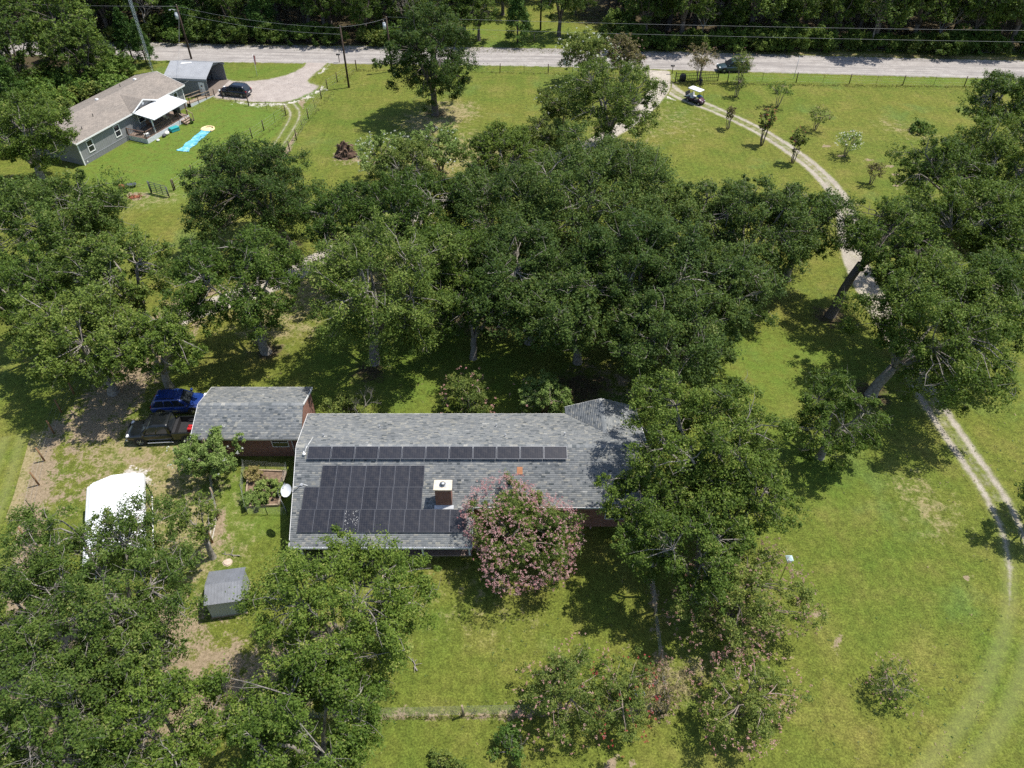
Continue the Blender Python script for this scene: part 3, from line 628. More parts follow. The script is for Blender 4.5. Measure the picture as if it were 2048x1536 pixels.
ribbon('driveway', [(22.33, 121.48), (22.74, 115.06), (24.91, 109.84), (29.31, 104.45), (33.94, 97.43), (37.12, 89.68), (38.43, 83.23), (38.32, 77.61), (36.40, 69.29), (35.73, 62.48), (35.76, 55.70), (35.52, 50.07), (35.60, 44.48), (35.99, 39.26), (36.19, 35.10), (35.46, 30.72), (32.91, 25.36), (29.00, 20.43), (24.73, 16.71), (20.76, 13.65)],
       [2.4, 1.8, 1.45, 1.4, 1.4, 1.4, 1.45, 1.5, 1.5, 1.4, 1.4, 1.5, 1.6, 1.6], 0.008, TRK2, al=[1.1, 0.9, 0.72, 0.72, 0.8, 0.85, 0.95, 1.0, 1.15, 1.1, 0.85, 0.75, 0.7, 0.45, -0.1, -0.5, -0.5])
ribbon('driveway', [(22.86, 119.62), (21.81, 112.22), (17.11, 102.63), (11.30, 95.33), (5.47, 90.22), (0.37, 86.38), (-5.59, 81.66), (-11.06, 76.51), (-15.61, 72.27), (-19.81, 68.14), (-23.57, 63.60), (-27.78, 60.39), (-31.81, 57.60), (-33.26, 53.51)],
       [1.9, 1.6, 1.4, 1.4, 1.4, 1.4, 1.5, 1.6, 1.7, 1.8], 0.016, TRK, al=[1.2, 1.15, 1.0, 1.0, 1.0, 1.0, 0.9, 0.9])
ribbon('grass_lane', [(-32.01, 107.18), (-30.30, 103.12), (-30.55, 94.89), (-31.03, 88.60), (-32.48, 79.89), (-34.36, 74.35)], 1.25, 0.004, TRK2, al=[0.55, 0.35, 0.3, 0.25, 0.2])
ribbon('grass_lane', [(-40.33, 42.20), (-39.50, 39.00), (-38.53, 35.10), (-37.69, 30.31)], 1.3, 0.004, TRK2, al=[-0.1, 0.1, 0.1])
def driveway_polygon():
    pl = [(-43.60, 109.30), (-42.30, 108.59), (-39.63, 108.06), (-36.25, 107.53), (-32.69, 107.70), (-30.64, 109.30), (-28.93, 112.22), (-28.83, 114.10), (-30.33, 114.86), (-30.63, 116.42), (-29.85, 119.62), (-29.15, 123.59), (-32.82, 123.59), (-33.03, 121.48), (-34.35, 118.81), (-36.59, 116.81), (-39.78, 115.83), (-42.65, 116.03), (-44.95, 118.00), (-47.05, 116.03)]
    p = [tuple(q) for q in smooth_line(pl + pl[:1], 0.8)]; st = 0.5
    xs = np.arange(min(q[0] for q in p) - 1, max(q[0] for q in p) + 1, st); ys = np.arange(min(q[1] for q in p) - 1, max(q[1] for q in p) + 1, st)
    X, Y = np.meshgrid(xs, ys); d = seg_dist(X, Y, p); ins = in_poly(X, Y, p[:-1]); sd = np.where(ins, d, -d)
    i = np.arange(X.size).reshape(X.shape); ok = (np.minimum(np.minimum(sd[:-1, :-1], sd[1:, 1:]), np.minimum(sd[1:, :-1], sd[:-1, 1:])) > -0.45)
    q = np.stack([i[:-1, :-1], i[:-1, 1:], i[1:, 1:], i[1:, :-1]], -1)[ok].reshape(-1)
    used, inv = np.unique(q, return_inverse=True)
    V = np.stack([X.ravel()[used], Y.ravel()[used], np.full(len(used), 0.02)], 1)
    me = mesh_np('driveway', V, 4, inv, vattr={'ac': 1 - np.clip(sd.ravel()[used], -0.5, 3) / 4.0})
    m, nt, nn, l, b = _mat('caliche_gravel'); P = nn.new('ShaderNodeNewGeometry').outputs['Position']
    gc, gh = gravel_colour(nt, P, (0.36, 0.315, 0.28)); lw = lawn_node(nt)
    e = _math(nt, 'ADD', _attr(nt, 'ac'), _math(nt, 'MULTIPLY', _math(nt, 'SUBTRACT', _noise(nt, P, 0.8, 5, 0.7), 0.5), 0.35))
    l.new(_mix(nt, _mapr(nt, e, 0.86, 0.98), gc, lw.outputs['Color']), b.inputs['Base Color']); b.inputs['Roughness'].default_value = 0.95
    _bump(nt, b, gh, 0.5, 0.06)
    me.materials.append(m); tag(obj('driveway', me), kind='structure')
driveway_polygon()

# ------------------------------------------------------------------ main house
def shingles(mb_list, rng, O, U, Vv, N, poly, row=0.142, wid=(0.16, 0.36)):
    """Rows of separate tabs over a roof plane; O origin, U along the eave, Vv up the slope, N outward; poly in (u, v)."""
    v0 = min(p[1] for p in poly); v1 = max(p[1] for p in poly); k = int((v1 - v0) / row) + 1; n = len(poly)
    for r in range(k):
        va = v0 + r * row; vm = min(va + row * 0.5, v1 - 1e-3); xs = []
        for i in range(n):
            (a, b), (c, d) = poly[i], poly[(i + 1) % n]
            if (b > vm) != (d > vm): xs.append(a + (c - a) * (vm - b) / (d - b))
        xs.sort()
        for s in range(0, len(xs) - 1, 2):
            u = xs[s] - rng.uniform(0, 0.2)
            while u < xs[s + 1]:
                w = rng.uniform(*wid); ua, ub = max(u, xs[s]), min(u + w - 0.006, xs[s + 1]); u += w
                if ub - ua < 0.03: continue
                h = rng.uniform(0.009, 0.017); vb = min(va + row + 0.02, v1)
                mb_list[0] += [O + U * ua + Vv * va + N * h, O + U * ub + Vv * va + N * h, O + U * ub + Vv * vb + N * 0.003, O + U * ua + Vv * vb + N * 0.003,
                               O + U * ua + Vv * va, O + U * ub + Vv * va]
                mb_list[1].append(min(1, max(0, rng.gauss(0.47, 0.19))))
def shingle_part(planes, parent, mat, seed):
    rng = random.Random(seed); L = [[], []]
    for O, U, Vv, N, poly in planes: shingles(L, rng, O, U, Vv, N, poly)
    n = len(L[1]); V = np.array([tuple(v) for v in L[0]]); b = np.arange(n) * 6
    q = np.stack([b, b + 1, b + 2, b + 3, b + 4, b + 5, b + 1, b], 1).reshape(-1)
    me = mesh_np('shingles', V, 4, q, fattr={'rnd': np.repeat(L[1], 2)})
    return tag(obj('shingles', me, mat, parent), 'grey and tan mottled asphalt shingles', kind='stuff')
def slab(pts, th):
    mb = MB(); n = len(pts); P = [Vector(p) for p in pts]; Q = [p - Vector((0, 0, th)) for p in P]
    mb.poly(P + Q, [tuple(range(n)), tuple(reversed(range(n, 2 * n)))] + [(i, n + i, n + (i + 1) % n, (i + 1) % n) for i in range(n)]); return mb
UNDER = plain('roof_deck', (0.1, 0.1, 0.1), 0.9)
house = thing('brick_house', 'long single-storey red brick house with grey shingle roof and solar panels', 'house', (-3, 37, 0))
HO = Vector((-3, 37, 0))
def H(p): return Vector(p) - HO
YR, ZR, S = 37.1, 4.3, 0.315
def zf(y): return ZR - S * abs(y - YR)
XL0, XL1, XR = -15.95, -15.02, 9.78           # left rake at the back and at the porch eave, right rake
def xl(y): return XL0 + (XL1 - XL0) * (41.85 - y) / (41.85 - 30.0)
XP = -2.7                                       # the porch roof ends here
def P3(x, y, z=None): return Vector((x, y, zf(y) if z is None else z)) - HO
back = [P3(xl(41.85), 41.85), P3(XR, 41.85), P3(XR, YR), P3(xl(YR), YR)]
front = [P3(xl(30.0), 30.0), P3(XP, 30.0), P3(XP, 32.66), P3(XR, 32.66), P3(XR, YR), P3(xl(YR), YR)]
wl_, wm, wr = 4.15, 6.97, 9.79; WS = 0.33; wy = 42.6
def zw(x): return 2.8 + WS * (wm - wl_) - WS * abs(x - wm)
vy = YR + (ZR - zw(wm)) / S
wingL = [Vector((wl_, 41.85, 2.8)) - HO, Vector((wl_, wy, 2.8)) - HO, Vector((wm, wy, zw(wm))) - HO, Vector((wm, vy, zw(wm))) - HO]
wingR = [Vector((wr, 41.85, 2.8)) - HO, Vector((wm, vy, zw(wm))) - HO, Vector((wm, wy, zw(wm))) - HO, Vector((wr, wy, 2.8)) - HO]
roof = slab(back, 0.14); 
for pl in (front,): 
    s2 = slab(pl, 0.14); roof.poly(s2.v, s2.f)
for pl in (wingL, wingR):
    s2 = slab([p + Vector((0, 0, 0.01)) for p in pl], 0.1); roof.poly(s2.v, s2.f)
# garage wing
GX0, GX1, GY0, GY1, GYM, GZE = -24.4, -16.25, 39.3, 45.0, 42.15, 2.68
GS = 0.32; GZR = GZE + GS * (GYM - GY0)
gF = [Vector((GX0, GY0, GZE)) - HO, Vector((GX1 + 0.25, GY0, GZE)) - HO, Vector((GX1, GYM, GZR)) - HO, Vector((GX0, GYM, GZR)) - HO]
gB = [Vector((GX0, GYM, GZR)) - HO, Vector((GX1, GYM, GZR)) - HO, Vector((GX1, GY1, GZE)) - HO, Vector((GX0, GY1, GZE)) - HO]
for pl in (gF, gB): s2 = slab(pl, 0.14); roof.poly(s2.v, s2.f)
roof_o = roof.build('roof', UNDER, house)
def plane(pl, origin, U, up):
    U = Vector(U).normalized(); up = Vector(up).normalized(); N = U.cross(up)
    if N.z < 0: N = -N
    return (origin, U, up, N, [((p - origin).dot(U), (p - origin).dot(up)) for p in pl])
shingle_part([plane(back, back[0], (1, 0, 0), (0, -1, S)), plane(front, front[0], (1, 0, 0), (0, 1, S)),
              plane([p + Vector((0, 0, 0.012)) for p in wingL], wingL[0] + Vector((0, 0, 0.012)), (0, 1, 0), (1, 0, WS)), plane([p + Vector((0, 0, 0.012)) for p in wingR], wingR[0] + Vector((0, 0, 0.012)), (0, 1, 0), (-1, 0, WS)),
              plane(gF, gF[0], (1, 0, 0), (0, 1, GS)), plane(gB, gB[2], (-1, 0, 0), (0, -1, GS))], roof_o, SHING, 5)
def cap(a, b, ru, seed):                        # ridge caps
    rc = MB(); a = Vector(a) - HO; b = Vector(b) - HO; d = (b - a); n = max(2, int(d.length / 0.3)); w = Vector(ru); l = Vector((0, 0, 0.028)); l2 = Vector((0, 0, 0.016)); dn = Vector((0, 0, -0.051))
    for i in range(n):
        p = a + d * (i / n); q = a + d * ((i + 1.02) / n)
        rc.poly([p + l - w + dn, p + l, p + l + w + dn, q + l2 + w + dn, q + l2, q + l2 - w + dn], [(0, 1, 4, 5), (1, 2, 3, 4)])
    rme = rc.mesh('ridge_cap'); rr = random.Random(seed)
    rme.attributes.new('rnd', 'FLOAT', 'FACE').data.foreach_set('value', np.repeat([min(1, max(0, rr.gauss(0.45, 0.22))) for _ in range(n)], 2).astype(np.float32))
    tag(obj('ridge_cap', rme, SHING, roof_o), kind='stuff')
cap((xl(YR), YR, ZR), (XR, YR, ZR), (0, 0.16, 0), 1); cap((wm, wy, zw(wm)), (wm, vy, zw(wm) + 0.01), (0.16, 0, 0), 2); cap((GX0, GYM, GZR), (GX1, GYM, GZR), (0, 0.16, 0), 3)
# fascia boards and gutters
def board(name, a, b, w=0.03, h=0.17, mat=WHITE, dz=-0.09):
    a = Vector(a) - HO; b = Vector(b) - HO; mb = MB(); mb.bar(a + Vector((0, 0, dz)), b + Vector((0, 0, dz)), w, h); return mb.build(name, mat, house)
e = 0.02
board('fascia', (xl(41.85), 41.85 + e, 2.8), (wl_ - 0.02, 41.85 + e, 2.8)); board('fascia', (xl(30) - e, 30.0, zf(30)), (xl(YR) - e, YR, ZR)); board('fascia', (xl(YR) - e, YR, ZR), (xl(41.85) - e, 41.85, 2.8))
board('fascia', (XP, 32.66 - e, zf(32.66)), (XR, 32.66 - e, zf(32.66))); board('fascia', (XP + e, 30, zf(30)), (XP + e, 32.66, zf(32.66))); board('fascia', (XR + e, 32.66, zf(32.66)), (XR + e, YR, ZR)); board('fascia', (XR + e, YR, ZR), (XR + e, 41.85, 2.8))
board('fascia', (wl_, wy + e, 2.8), (wm, wy + e, zw(wm))); board('fascia', (wm, wy + e, zw(wm)), (wr, wy + e, 2.8))
board('fascia', (GX0 - e, GY0, GZE), (GX0 - e, GYM, GZR)); board('fascia', (GX0 - e, GYM, GZR), (GX0 - e, GY1, GZE)); board('fascia', (GX1 + e, GYM, GZR), (GX1 + e, GY1, GZE)); board('fascia', (GX0, GY0 - e, GZE), (GX1 + 0.2, GY0 - e, GZE), mat=GMETAL); board('fascia', (GX0, GY1 + e, GZE), (GX1, GY1 + e, GZE))
g = MB(); gy, gz = 30.0 - 0.075, zf(30) - 0.05
g.box(xl(30), XP, gy - 0.06, gy + 0.06, gz - 0.1, gz - 0.09); g.box(xl(30), XP, gy - 0.06, gy - 0.052, gz - 0.09, gz + 0.03); g.box(xl(30), XP, gy + 0.052, gy + 0.06, gz - 0.09, gz + 0.03)
for i in range(12): x = xl(30) + 0.3 + i * 0.98; g.box(x, x + 0.03, gy - 0.05, gy + 0.05, gz + 0.01, gz + 0.02)
gut = MB(); gut.v = [tuple(Vector(p) - HO) for p in g.v]; gut.f = g.f; gut.sm = g.sm; gut.build('gutter', WMETAL, house)
# walls
w = MB()
def wallbox(x0, x1, y0, y1, z1): w.box(x0 - HO.x, x1 - HO.x, y0 - HO.y, y1 - HO.y, 0, z1)
WX0, WX1, WY0, WY1 = -15.0, 9.35, 33.15, 41.4
def gable(x0, x1, y0, y1, zt, ym, zm, yz0=None):
    z0 = zt if yz0 is None else yz0
    P = []
    for x in (x0, x1): P += [Vector((x, y0, 0)) - HO, Vector((x, y1, 0)) - HO, Vector((x, y1, zt)) - HO, Vector((x, ym, zm)) - HO, Vector((x, y0, z0)) - HO]
    w.poly(P, [(0, 4, 3, 2, 1), (5, 6, 7, 8, 9), (0, 1, 6, 5), (1, 2, 7, 6), (2, 3, 8, 7), (3, 4, 9, 8), (4, 0, 5, 9)])
gable(WX0, WX1, WY0, WY1, zf(WY1) - 0.17, YR, ZR - 0.17, zf(WY0) - 0.17)
gable(GX0 + 0.35, GX1 - 0.05, GY0 + 0.62, GY1 - 0.5, zf(0) * 0 + GZE + GS * 0.5 - 0.17, GYM, GZR - 0.17, GZE + GS * 0.62 - 0.17)
P = []
for y in (41.3, wy - 0.35): P += [Vector((wl_ + 0.35, y, 0)) - HO, Vector((wr - 0.42, y, 0)) - HO, Vector((wr - 0.42, y, zw(wr - 0.42) - 0.12)) - HO, Vector((wm, y, zw(wm) - 0.12)) - HO, Vector((wl_ + 0.35, y, zw(wl_ + 0.35) - 0.12)) - HO]
w.poly(P, [(0, 4, 3, 2, 1), (5, 6, 7, 8, 9), (0, 1, 6, 5), (1, 2, 7, 6), (2, 3, 8, 7), (3, 4, 9, 8), (4, 0, 5, 9)])
w.build('wall', BRICK, house)
def window(x0, x1, z0, z1, y, parent=house, off=HO, frame=WHITE):
    """Window on a wall that faces the camera side."""
    f = MB(); t = 0.05; yy = y - 0.03
    for a in ((x0, x1, z0, z0 + t), (x0, x1, z1 - t, z1), (x0, x0 + t, z0 + t, z1 - t), (x1 - t, x1, z0 + t, z1 - t), (x0 + t, x1 - t, (z0 + z1) / 2 - 0.02, (z0 + z1) / 2 + 0.02)):
        f.box(a[0] - off.x, a[1] - off.x, yy - off.y, yy + 0.06 - off.y, a[2], a[3])
    o = f.build('window', frame, parent); g = MB(); g.box(x0 + t - off.x, x1 - t - off.x, y - 0.012 - off.y, y + 0.01 - off.y, z0 + t, z1 - t); g.build('pane', GLASS, o); return o
window(-18.6, -17.3, 1.1, 2.1, GY0 + 0.62)
for a in ((-13.5, -12.1), (3.0, 4.4), (6.6, 8.0)): window(a[0], a[1], 0.9, 2.0, WY0)
dr = MB(); dr.box(-9.2 - HO.x, -7.2 - HO.x, WY0 - 0.03 - HO.y, WY0 + 0.02 - HO.y, 0.1, 2.15); dro = dr.build('sliding_door', GLASS, house)
fr = MB()
for a in ((-9.27, -9.2), (-8.23, -8.17), (-7.2, -7.13)): fr.box(a[0] - HO.x, a[1] - HO.x, WY0 - 0.05 - HO.y, WY0 + 0.01 - HO.y, 0.1, 2.2)
fr.build('door_frame', WHITE, dro)
fd = MB(); fd.box(-4.6 - HO.x, -3.7 - HO.x, WY0 - 0.04 - HO.y, WY0 + 0.02 - HO.y, 0.1, 2.15); fdo = fd.build('door', plain('brown_door', (0.12, 0.07, 0.05), 0.5), house)
MB().blob((-3.82 - HO.x, WY0 - 0.08 - HO.y, 1.1), (0.035, 0.035, 0.035), 8, 5).build('handle', GMETAL, fdo)
pc = MB(); pc.box(-9.6 - HO.x, -2.8 - HO.x, 30.62 - HO.y, WY0 - 0.01 - HO.y, 0, 0.11); pc.box(-9.9 - HO.x, -8.0 - HO.x, 29.3 - HO.y, 30.6 - HO.y, 0, 0.06)
pc.build('porch_slab', plain('porch_concrete', (0.27, 0.2, 0.165), 0.85, var=0.2, scale=1.5), house)
lowb = MB(); lowb.box(-14.9 - HO.x, -9.65 - HO.x, 31.2 - HO.y, 33.1 - HO.y, 0, 0.75); lowb.build('planter_wall', BRICK, house)
for x in (-14.6, -9.5, -6.2, -2.95):
    q = MB(); q.box(x - 0.06 - HO.x, x + 0.06 - HO.x, 30.62 - HO.y, 30.74 - HO.y, 0.1, zf(30.68) - 0.14); q.build('porch_post', WHITE, house)
# chimney
ch = MB(); cx0, cx1, cy0, cy1 = -5.25, -4.15, 32.75, 33.5
ch.box(cx0 - HO.x, cx1 - HO.x, cy0 - HO.y, cy1 - HO.y, 2.4, 4.62); cho = ch.build('chimney', BRICK, house)
cc = MB(); cc.box(cx0 - 0.07 - HO.x, cx1 + 0.07 - HO.x, cy0 - 0.07 - HO.y, cy1 + 0.07 - HO.y, 4.62, 4.72, taper=0.0); cc.build('cap_slab', plain('pale_mortar', (0.6, 0.52, 0.4), 0.9), cho)
fl = MB(); fl.cyl((-4.7 - HO.x, 33.12 - HO.y), 0.13, 4.7, 4.86, 12); fl.cyl((-4.7 - HO.x, 33.12 - HO.y), 0.2, 4.88, 4.96, 12, 0.05); fl.box(-4.95 - HO.x, -4.45 - HO.x, 32.9 - HO.y, 33.34 - HO.y, 4.72, 4.735)
for a in range(4): fl.bar((-4.7 + 0.11 * math.cos(a * 1.57) - HO.x, 33.12 + 0.11 * math.sin(a * 1.57) - HO.y, 4.84), (-4.7 + 0.11 * math.cos(a * 1.57) - HO.x, 33.12 + 0.11 * math.sin(a * 1.57) - HO.y, 4.9), 0.02)
fl.build('flue_cap', GMETAL, cho)
fs = MB(); fs.poly([(cx0 - 0.12 - HO.x, cy0 - 0.25 - HO.y, zf(cy0 - 0.25) + 0.03), (cx1 + 0.12 - HO.x, cy0 - 0.25 - HO.y, zf(cy0 - 0.25) + 0.03), (cx1 + 0.12 - HO.x, cy0 - HO.y, zf(cy0) + 0.06), (cx0 - 0.12 - HO.x, cy0 - HO.y, zf(cy0) + 0.06)]); fs.build('flashing', GMETAL, cho)
for x, y in ((-14.9, 36.45), (-13.9, 38.4), (-0.5, 38.4), (3.9, 38.6), (-1.2, 39.9), (-10.0, 39.7)):
    v = MB(); v.cyl((x - HO.x, y - HO.y), 0.09, zf(y), zf(y) + 0.03, 10, 0.06); v.cyl((x - HO.x, y - HO.y), 0.045, zf(y), zf(y) + 0.28, 10); v.build('vent_pipe', WHITE if x < -14 else GMETAL, house)
v = MB(); v.tube([(-14.9 - HO.x, 36.5 - HO.y, zf(36.5) + 0.02), (-14.8 - HO.x, 36.9 - HO.y, ZR + 0.06), (-14.65 - HO.x, 38.3 - HO.y, zf(38.3) + 0.03)], 0.018, 5); v.build('conduit', WHITE, house)
v = MB(); v.blob((-14.9 - HO.x, 36.4 - HO.y, zf(36.4) + 0.12), (0.13, 0.13, 0.11), 10, 6); v.build('antenna_dome', WHITE, house)
dsp = MB(); dsp.tube([(-17.0 - HO.x, GY0 + 0.55 - HO.y, 2.55), (-16.95 - HO.x, GY0 + 0.5 - HO.y, 0.05)], 0.035, 6); dsp.build('downspout', WHITE, house)
rp = MB(); rp.poly([P3(0.35, 34.95) + Vector((0, 0, 0.045)), P3(0.75, 34.95) + Vector((0, 0, 0.045)), P3(0.75, 35.5) + Vector((0, 0, 0.045)), P3(0.35, 35.5) + Vector((0, 0, 0.045))]); rp.build('roof_patch', plain('rust_patch', (0.3, 0.13, 0.06), 0.8), roof_o)
# satellite dish on the left rake
dish = thing('satellite_dish', 'white satellite dish on a mast at the left roof edge', 'satellite dish', (-15.25, 33.6, 0))
m_ = MB(); m_.tube([(0.45, 0.6, zf(34.2) + 0.03), (0.05, 0.0, zf(33.6) + 0.65)], 0.03, 8); m_.bar((0.25, 0.35, zf(33.95) + 0.03), (0.9, 0.55, zf(34.15) + 0.04), 0.03); m_.bar((0.45, 0.6, zf(34.2) + 0.2), (0.9, 0.55, zf(34.15) + 0.04), 0.025); m_.box(0.35, 0.55, 0.5, 0.7, zf(34.2) + 0.02, zf(34.2) + 0.05)
m_.build('mast', GMETAL, dish)
ax = Vector((-0.28, -0.45, 0.85)).normalized(); uu = ax.cross(Vector((0, 1, 0))).normalized(); vv = ax.cross(uu); c0 = Vector((-0.25, -0.35, zf(33.6) + 0.75))
rg = []
for rr_, dz in ((0.02, 0), (0.2, 0.02), (0.35, 0.062), (0.44, 0.1)): rg.append([c0 + uu * math.cos(t * math.pi / 10) * rr_ * 0.95 + vv * math.sin(t * math.pi / 10) * rr_ * 1.05 + ax * dz for t in range(20)])
d_ = MB(); d_.loft(rg, cap=False); d_.loft([[p - ax * 0.012 for p in reversed(r)] for r in rg], cap=False); d_.build('dish', WMETAL, dish)
a_ = MB(); a_.tube([c0 - vv * 0.42, c0 - vv * 0.5 + ax * 0.3, c0 - vv * 0.12 + ax * 0.45], 0.015, 5); a_.blob(c0 - vv * 0.1 + ax * 0.46, (0.05, 0.05, 0.06), 8, 5); a_.build('receiver_arm', GMETAL, dish)

# solar arrays: each panel is frame + cells, set on rails above the shingles
FRAME = plain('panel_frame', (0.3, 0.31, 0.33), 0.35, 0.6, var=0.05)
def panel_meshes(W, Hh):
    f = MB(); t = 0.016; d = 0.04
    for a in ((0, W, 0, t), (0, W, Hh - t, Hh), (0, t, t, Hh - t), (W - t, W, t, Hh - t)): f.box(a[0], a[1], a[2], a[3], -d, 0.003)
    c = MB(); c.box(t, W - t, t, Hh - t, -0.012, 0)
    return f.mesh('frame'), c.mesh('cells')
PM = {'p': panel_meshes(1.03, 1.62), 'l': panel_meshes(1.64, 1.0)}
PM['p'][0].materials.append(plain('dark_panel_frame', (0.13, 0.135, 0.15), 0.4, 0.5, var=0.05)); PM['l'][0].materials.append(FRAME)
for k in PM: PM[k][1].materials.append(CELL)
DIRT_SPOT = plain('bird_spots', (0.75, 0.75, 0.72), 0.8)
def array(label, x0, s0, n, kind, pitch, lift, tilt=0.0):
    ang = math.atan(S); ca, sa = math.cos(ang), math.sin(ang)
    Wd, Hh = (1.03, 1.62) if kind == 'p' else (1.64, 1.0)
    yb = YR - (s0 + Hh) * ca; zb = zf(yb) + lift
    t = thing('solar_array', label, 'solar array', (x0, yb, zb))
    for i in range(n):
        root = obj('solar_panel', PM[kind][1], None, t, (i * pitch, 0, 0)); root.rotation_euler = (ang + tilt, 0, 0)
        fo = obj('frame', PM[kind][0], None, root)
    r = MB(); rl = n * pitch
    for v in (0.22, 0.78):
        y, z = v * Hh * math.cos(ang + tilt), v * Hh * math.sin(ang + tilt); r.box(0.02, rl - 0.02, y - 0.02, y + 0.02, z - 0.085, z - 0.05)
        for i in range(0, n + 1, 2): x = min(max(0.1, i * pitch), rl - 0.15); r.box(x, x + 0.05, y - 0.03, y + 0.03, z - lift - 0.05 + (v * Hh * (math.sin(ang) - math.sin(ang + tilt))), z - 0.086)
    r.build('rail', DMETAL, t)  # rails coloured dark to stand for the shadow under the panels
    return t
array('single row of eleven black landscape solar panels just below the house ridge', -14.6, 0.22, 11, 'l', 1.69, 0.26, tilt=-0.03)
array('topmost row of seven upright solar panels left of the chimney', -13.44, 1.63, 7, 'p', 1.035, 0.13)
array('middle row of eight upright solar panels left of the chimney', -14.52, 3.28, 8, 'p', 1.035, 0.13)
low = array('lowest row of upright solar panels along the porch eave', -14.6, 4.94, 11, 'p', 1.035, 0.16)
sp = MB(); rr = random.Random(8)
for _ in range(70):
    x = 3.12 + rr.uniform(0.03, 0.97); v = rr.uniform(0.03, 1.58); s = rr.choice((0.006, 0.01, 0.016, 0.022)); a = math.atan(S)
    n6 = [(x + s * math.cos(k * 1.047 + rr.random()), 0, v + s * math.sin(k * 1.047)) for k in range(6)]
    sp.poly([(p[0], p[2] * math.cos(a) - 0.004 * math.sin(a), p[2] * math.sin(a) + 0.004 * math.cos(a)) for p in n6])
sp.build('bird_droppings', DIRT_SPOT, low)

# ------------------------------------------------------------------ neighbour's house, porch, carport
NA = math.atan2(106.3 - 88.5, -46.35 + 53.6)                     # direction of the long front wall
NB = thing('mobile_home', 'grey sided single-storey house with tan shingle roof beside the upper wood', 'house', (-53.6, 88.5, 0), NA)
# local frame: x along the front wall, y towards the back (left in the picture)
NL, NW = 19.2, 8.2
SID = siding_mat('grey_siding', (0.235, 0.24, 0.245), 0.3, 0)
w2 = MB()
for (x0, x1, y0, y1) in ((0, NL, 0, NW),):
    P = []
    for x in (x0, x1): P += [(x, y0, 0), (x, y1, 0), (x, y1, 2.95), (x, NW / 2, 4.1), (x, y0, 2.95)]
    w2.poly(P, [(0, 4, 3, 2, 1), (5, 6, 7, 8, 9), (0, 1, 6, 5), (1, 2, 7, 6), (2, 3, 8, 7), (3, 4, 9, 8), (4, 0, 5, 9)])
w2.build('wall', SID, NB)
sk = MB(); sk.box(-0.03, NL + 0.03, -0.03, NW + 0.03, 0, 0.62); sk.build('skirting', siding_mat('grey_skirting', (0.2, 0.205, 0.21), 0.4, 0), NB)
bt = MB(); bt.box(-0.05, NL + 0.05, -0.05, -0.03, 0.62, 0.7); bt.build('belt_board', plain('grey_trim', (0.3, 0.31, 0.32), 0.6), NB)
for x in (-0.04, NL - 0.1):
    q = MB(); q.box(x, x + 0.14, -0.06, 0.06, 0, 2.95); q.build('corner_board', WHITE, NB)
def npl(z0, y): return z0 - 0.28 * abs(y - NW / 2)
ZN = 4.28; OV = 0.35
TAN = tan_roof_mat()
rf = MB()
for pl in ([(-OV, -OV), (NL + OV, -OV), (NL + OV, NW / 2), (-OV, NW / 2)], [(-OV, NW / 2), (NL + OV, NW / 2), (NL + OV, NW + OV), (-OV, NW + OV)]):
    s2 = slab([(x, y, npl(ZN, y)) for x, y in pl], 0.12); rf.poly(s2.v, s2.f)
rfo = rf.build('roof', TAN, NB)
for a, b in (((-OV, -OV), (NL + OV, -OV)), ((NL + OV + 0.02, -OV), (NL + OV + 0.02, NW / 2)), ((NL + OV + 0.02, NW / 2), (NL + OV + 0.02, NW + OV)), ((-OV - 0.02, -OV), (-OV - 0.02, NW / 2))):
    q = MB(); q.bar((a[0], a[1] - (0.02 if a[1] == b[1] else 0), npl(ZN, a[1]) - 0.08), (b[0], b[1] - (0.02 if a[1] == b[1] else 0), npl(ZN, b[1]) - 0.08), 0.03, 0.18); q.build('fascia', WHITE, NB)
# cross gable over the porch
gx0, gx1, gm = 9.3, 13.9, 11.6; gzr = 4.05; ge = 3.1; yv = NW / 2 - (ZN - gzr) / 0.28
q = MB(); zs = (gzr - ge) / (gm - gx0); yl = NW / 2 - (ZN - ge) / 0.28
for a, sgn in ((gx0, 1), (gx1, -1)):
    s2 = slab([(a, -OV - 0.12, ge + 0.03), (gm, -OV - 0.12, gzr + 0.03), (gm, yv, gzr + 0.03), (a, yl, ge + 0.03)] if sgn > 0 else [(gm, -OV - 0.12, gzr + 0.03), (a, -OV - 0.12, ge + 0.03), (a, yl, ge + 0.03), (gm, yv, gzr + 0.03)], 0.1); q.poly(s2.v, s2.f)
q.build('gable_roof', TAN, rfo)
q = MB(); q.poly([(gx0 + 0.15, -0.2, 2.9), (gx1 - 0.15, -0.2, 2.9), (gm, -0.2, gzr - 0.1)]); q.build('gable_wall', SID, NB)
for a in (gx0, gx1):
    q = MB(); q.bar((a, -OV - 0.14, ge - 0.04), (gm, -OV - 0.14, gzr - 0.04), 0.03, 0.16); q.build('fascia', WHITE, NB)
q = MB(); q.tube([(gm, -0.22, 3.5), (gm, -0.26, 3.5)], 0.2, 12); q.build('gable_vent', WHITE, NB)
for x, y in ((3.2, 5.2), (9.2, 5.0), (16.8, 5.6), (5.5, 2.2), (2.5, 1.2), (14.2, 5.8)):
    q = MB(); z = npl(ZN, y); big = y > 4.5 and x != 14.2
    if big: q.box(x - 0.2, x + 0.2, y - 0.2, y + 0.2, z - 0.05, z + 0.16, taper=0.05)
    else: q.cyl((x, y), 0.05, z - 0.05, z + 0.35, 8)
    q.build('roof_vent', WHITE if big else DMETAL, NB)
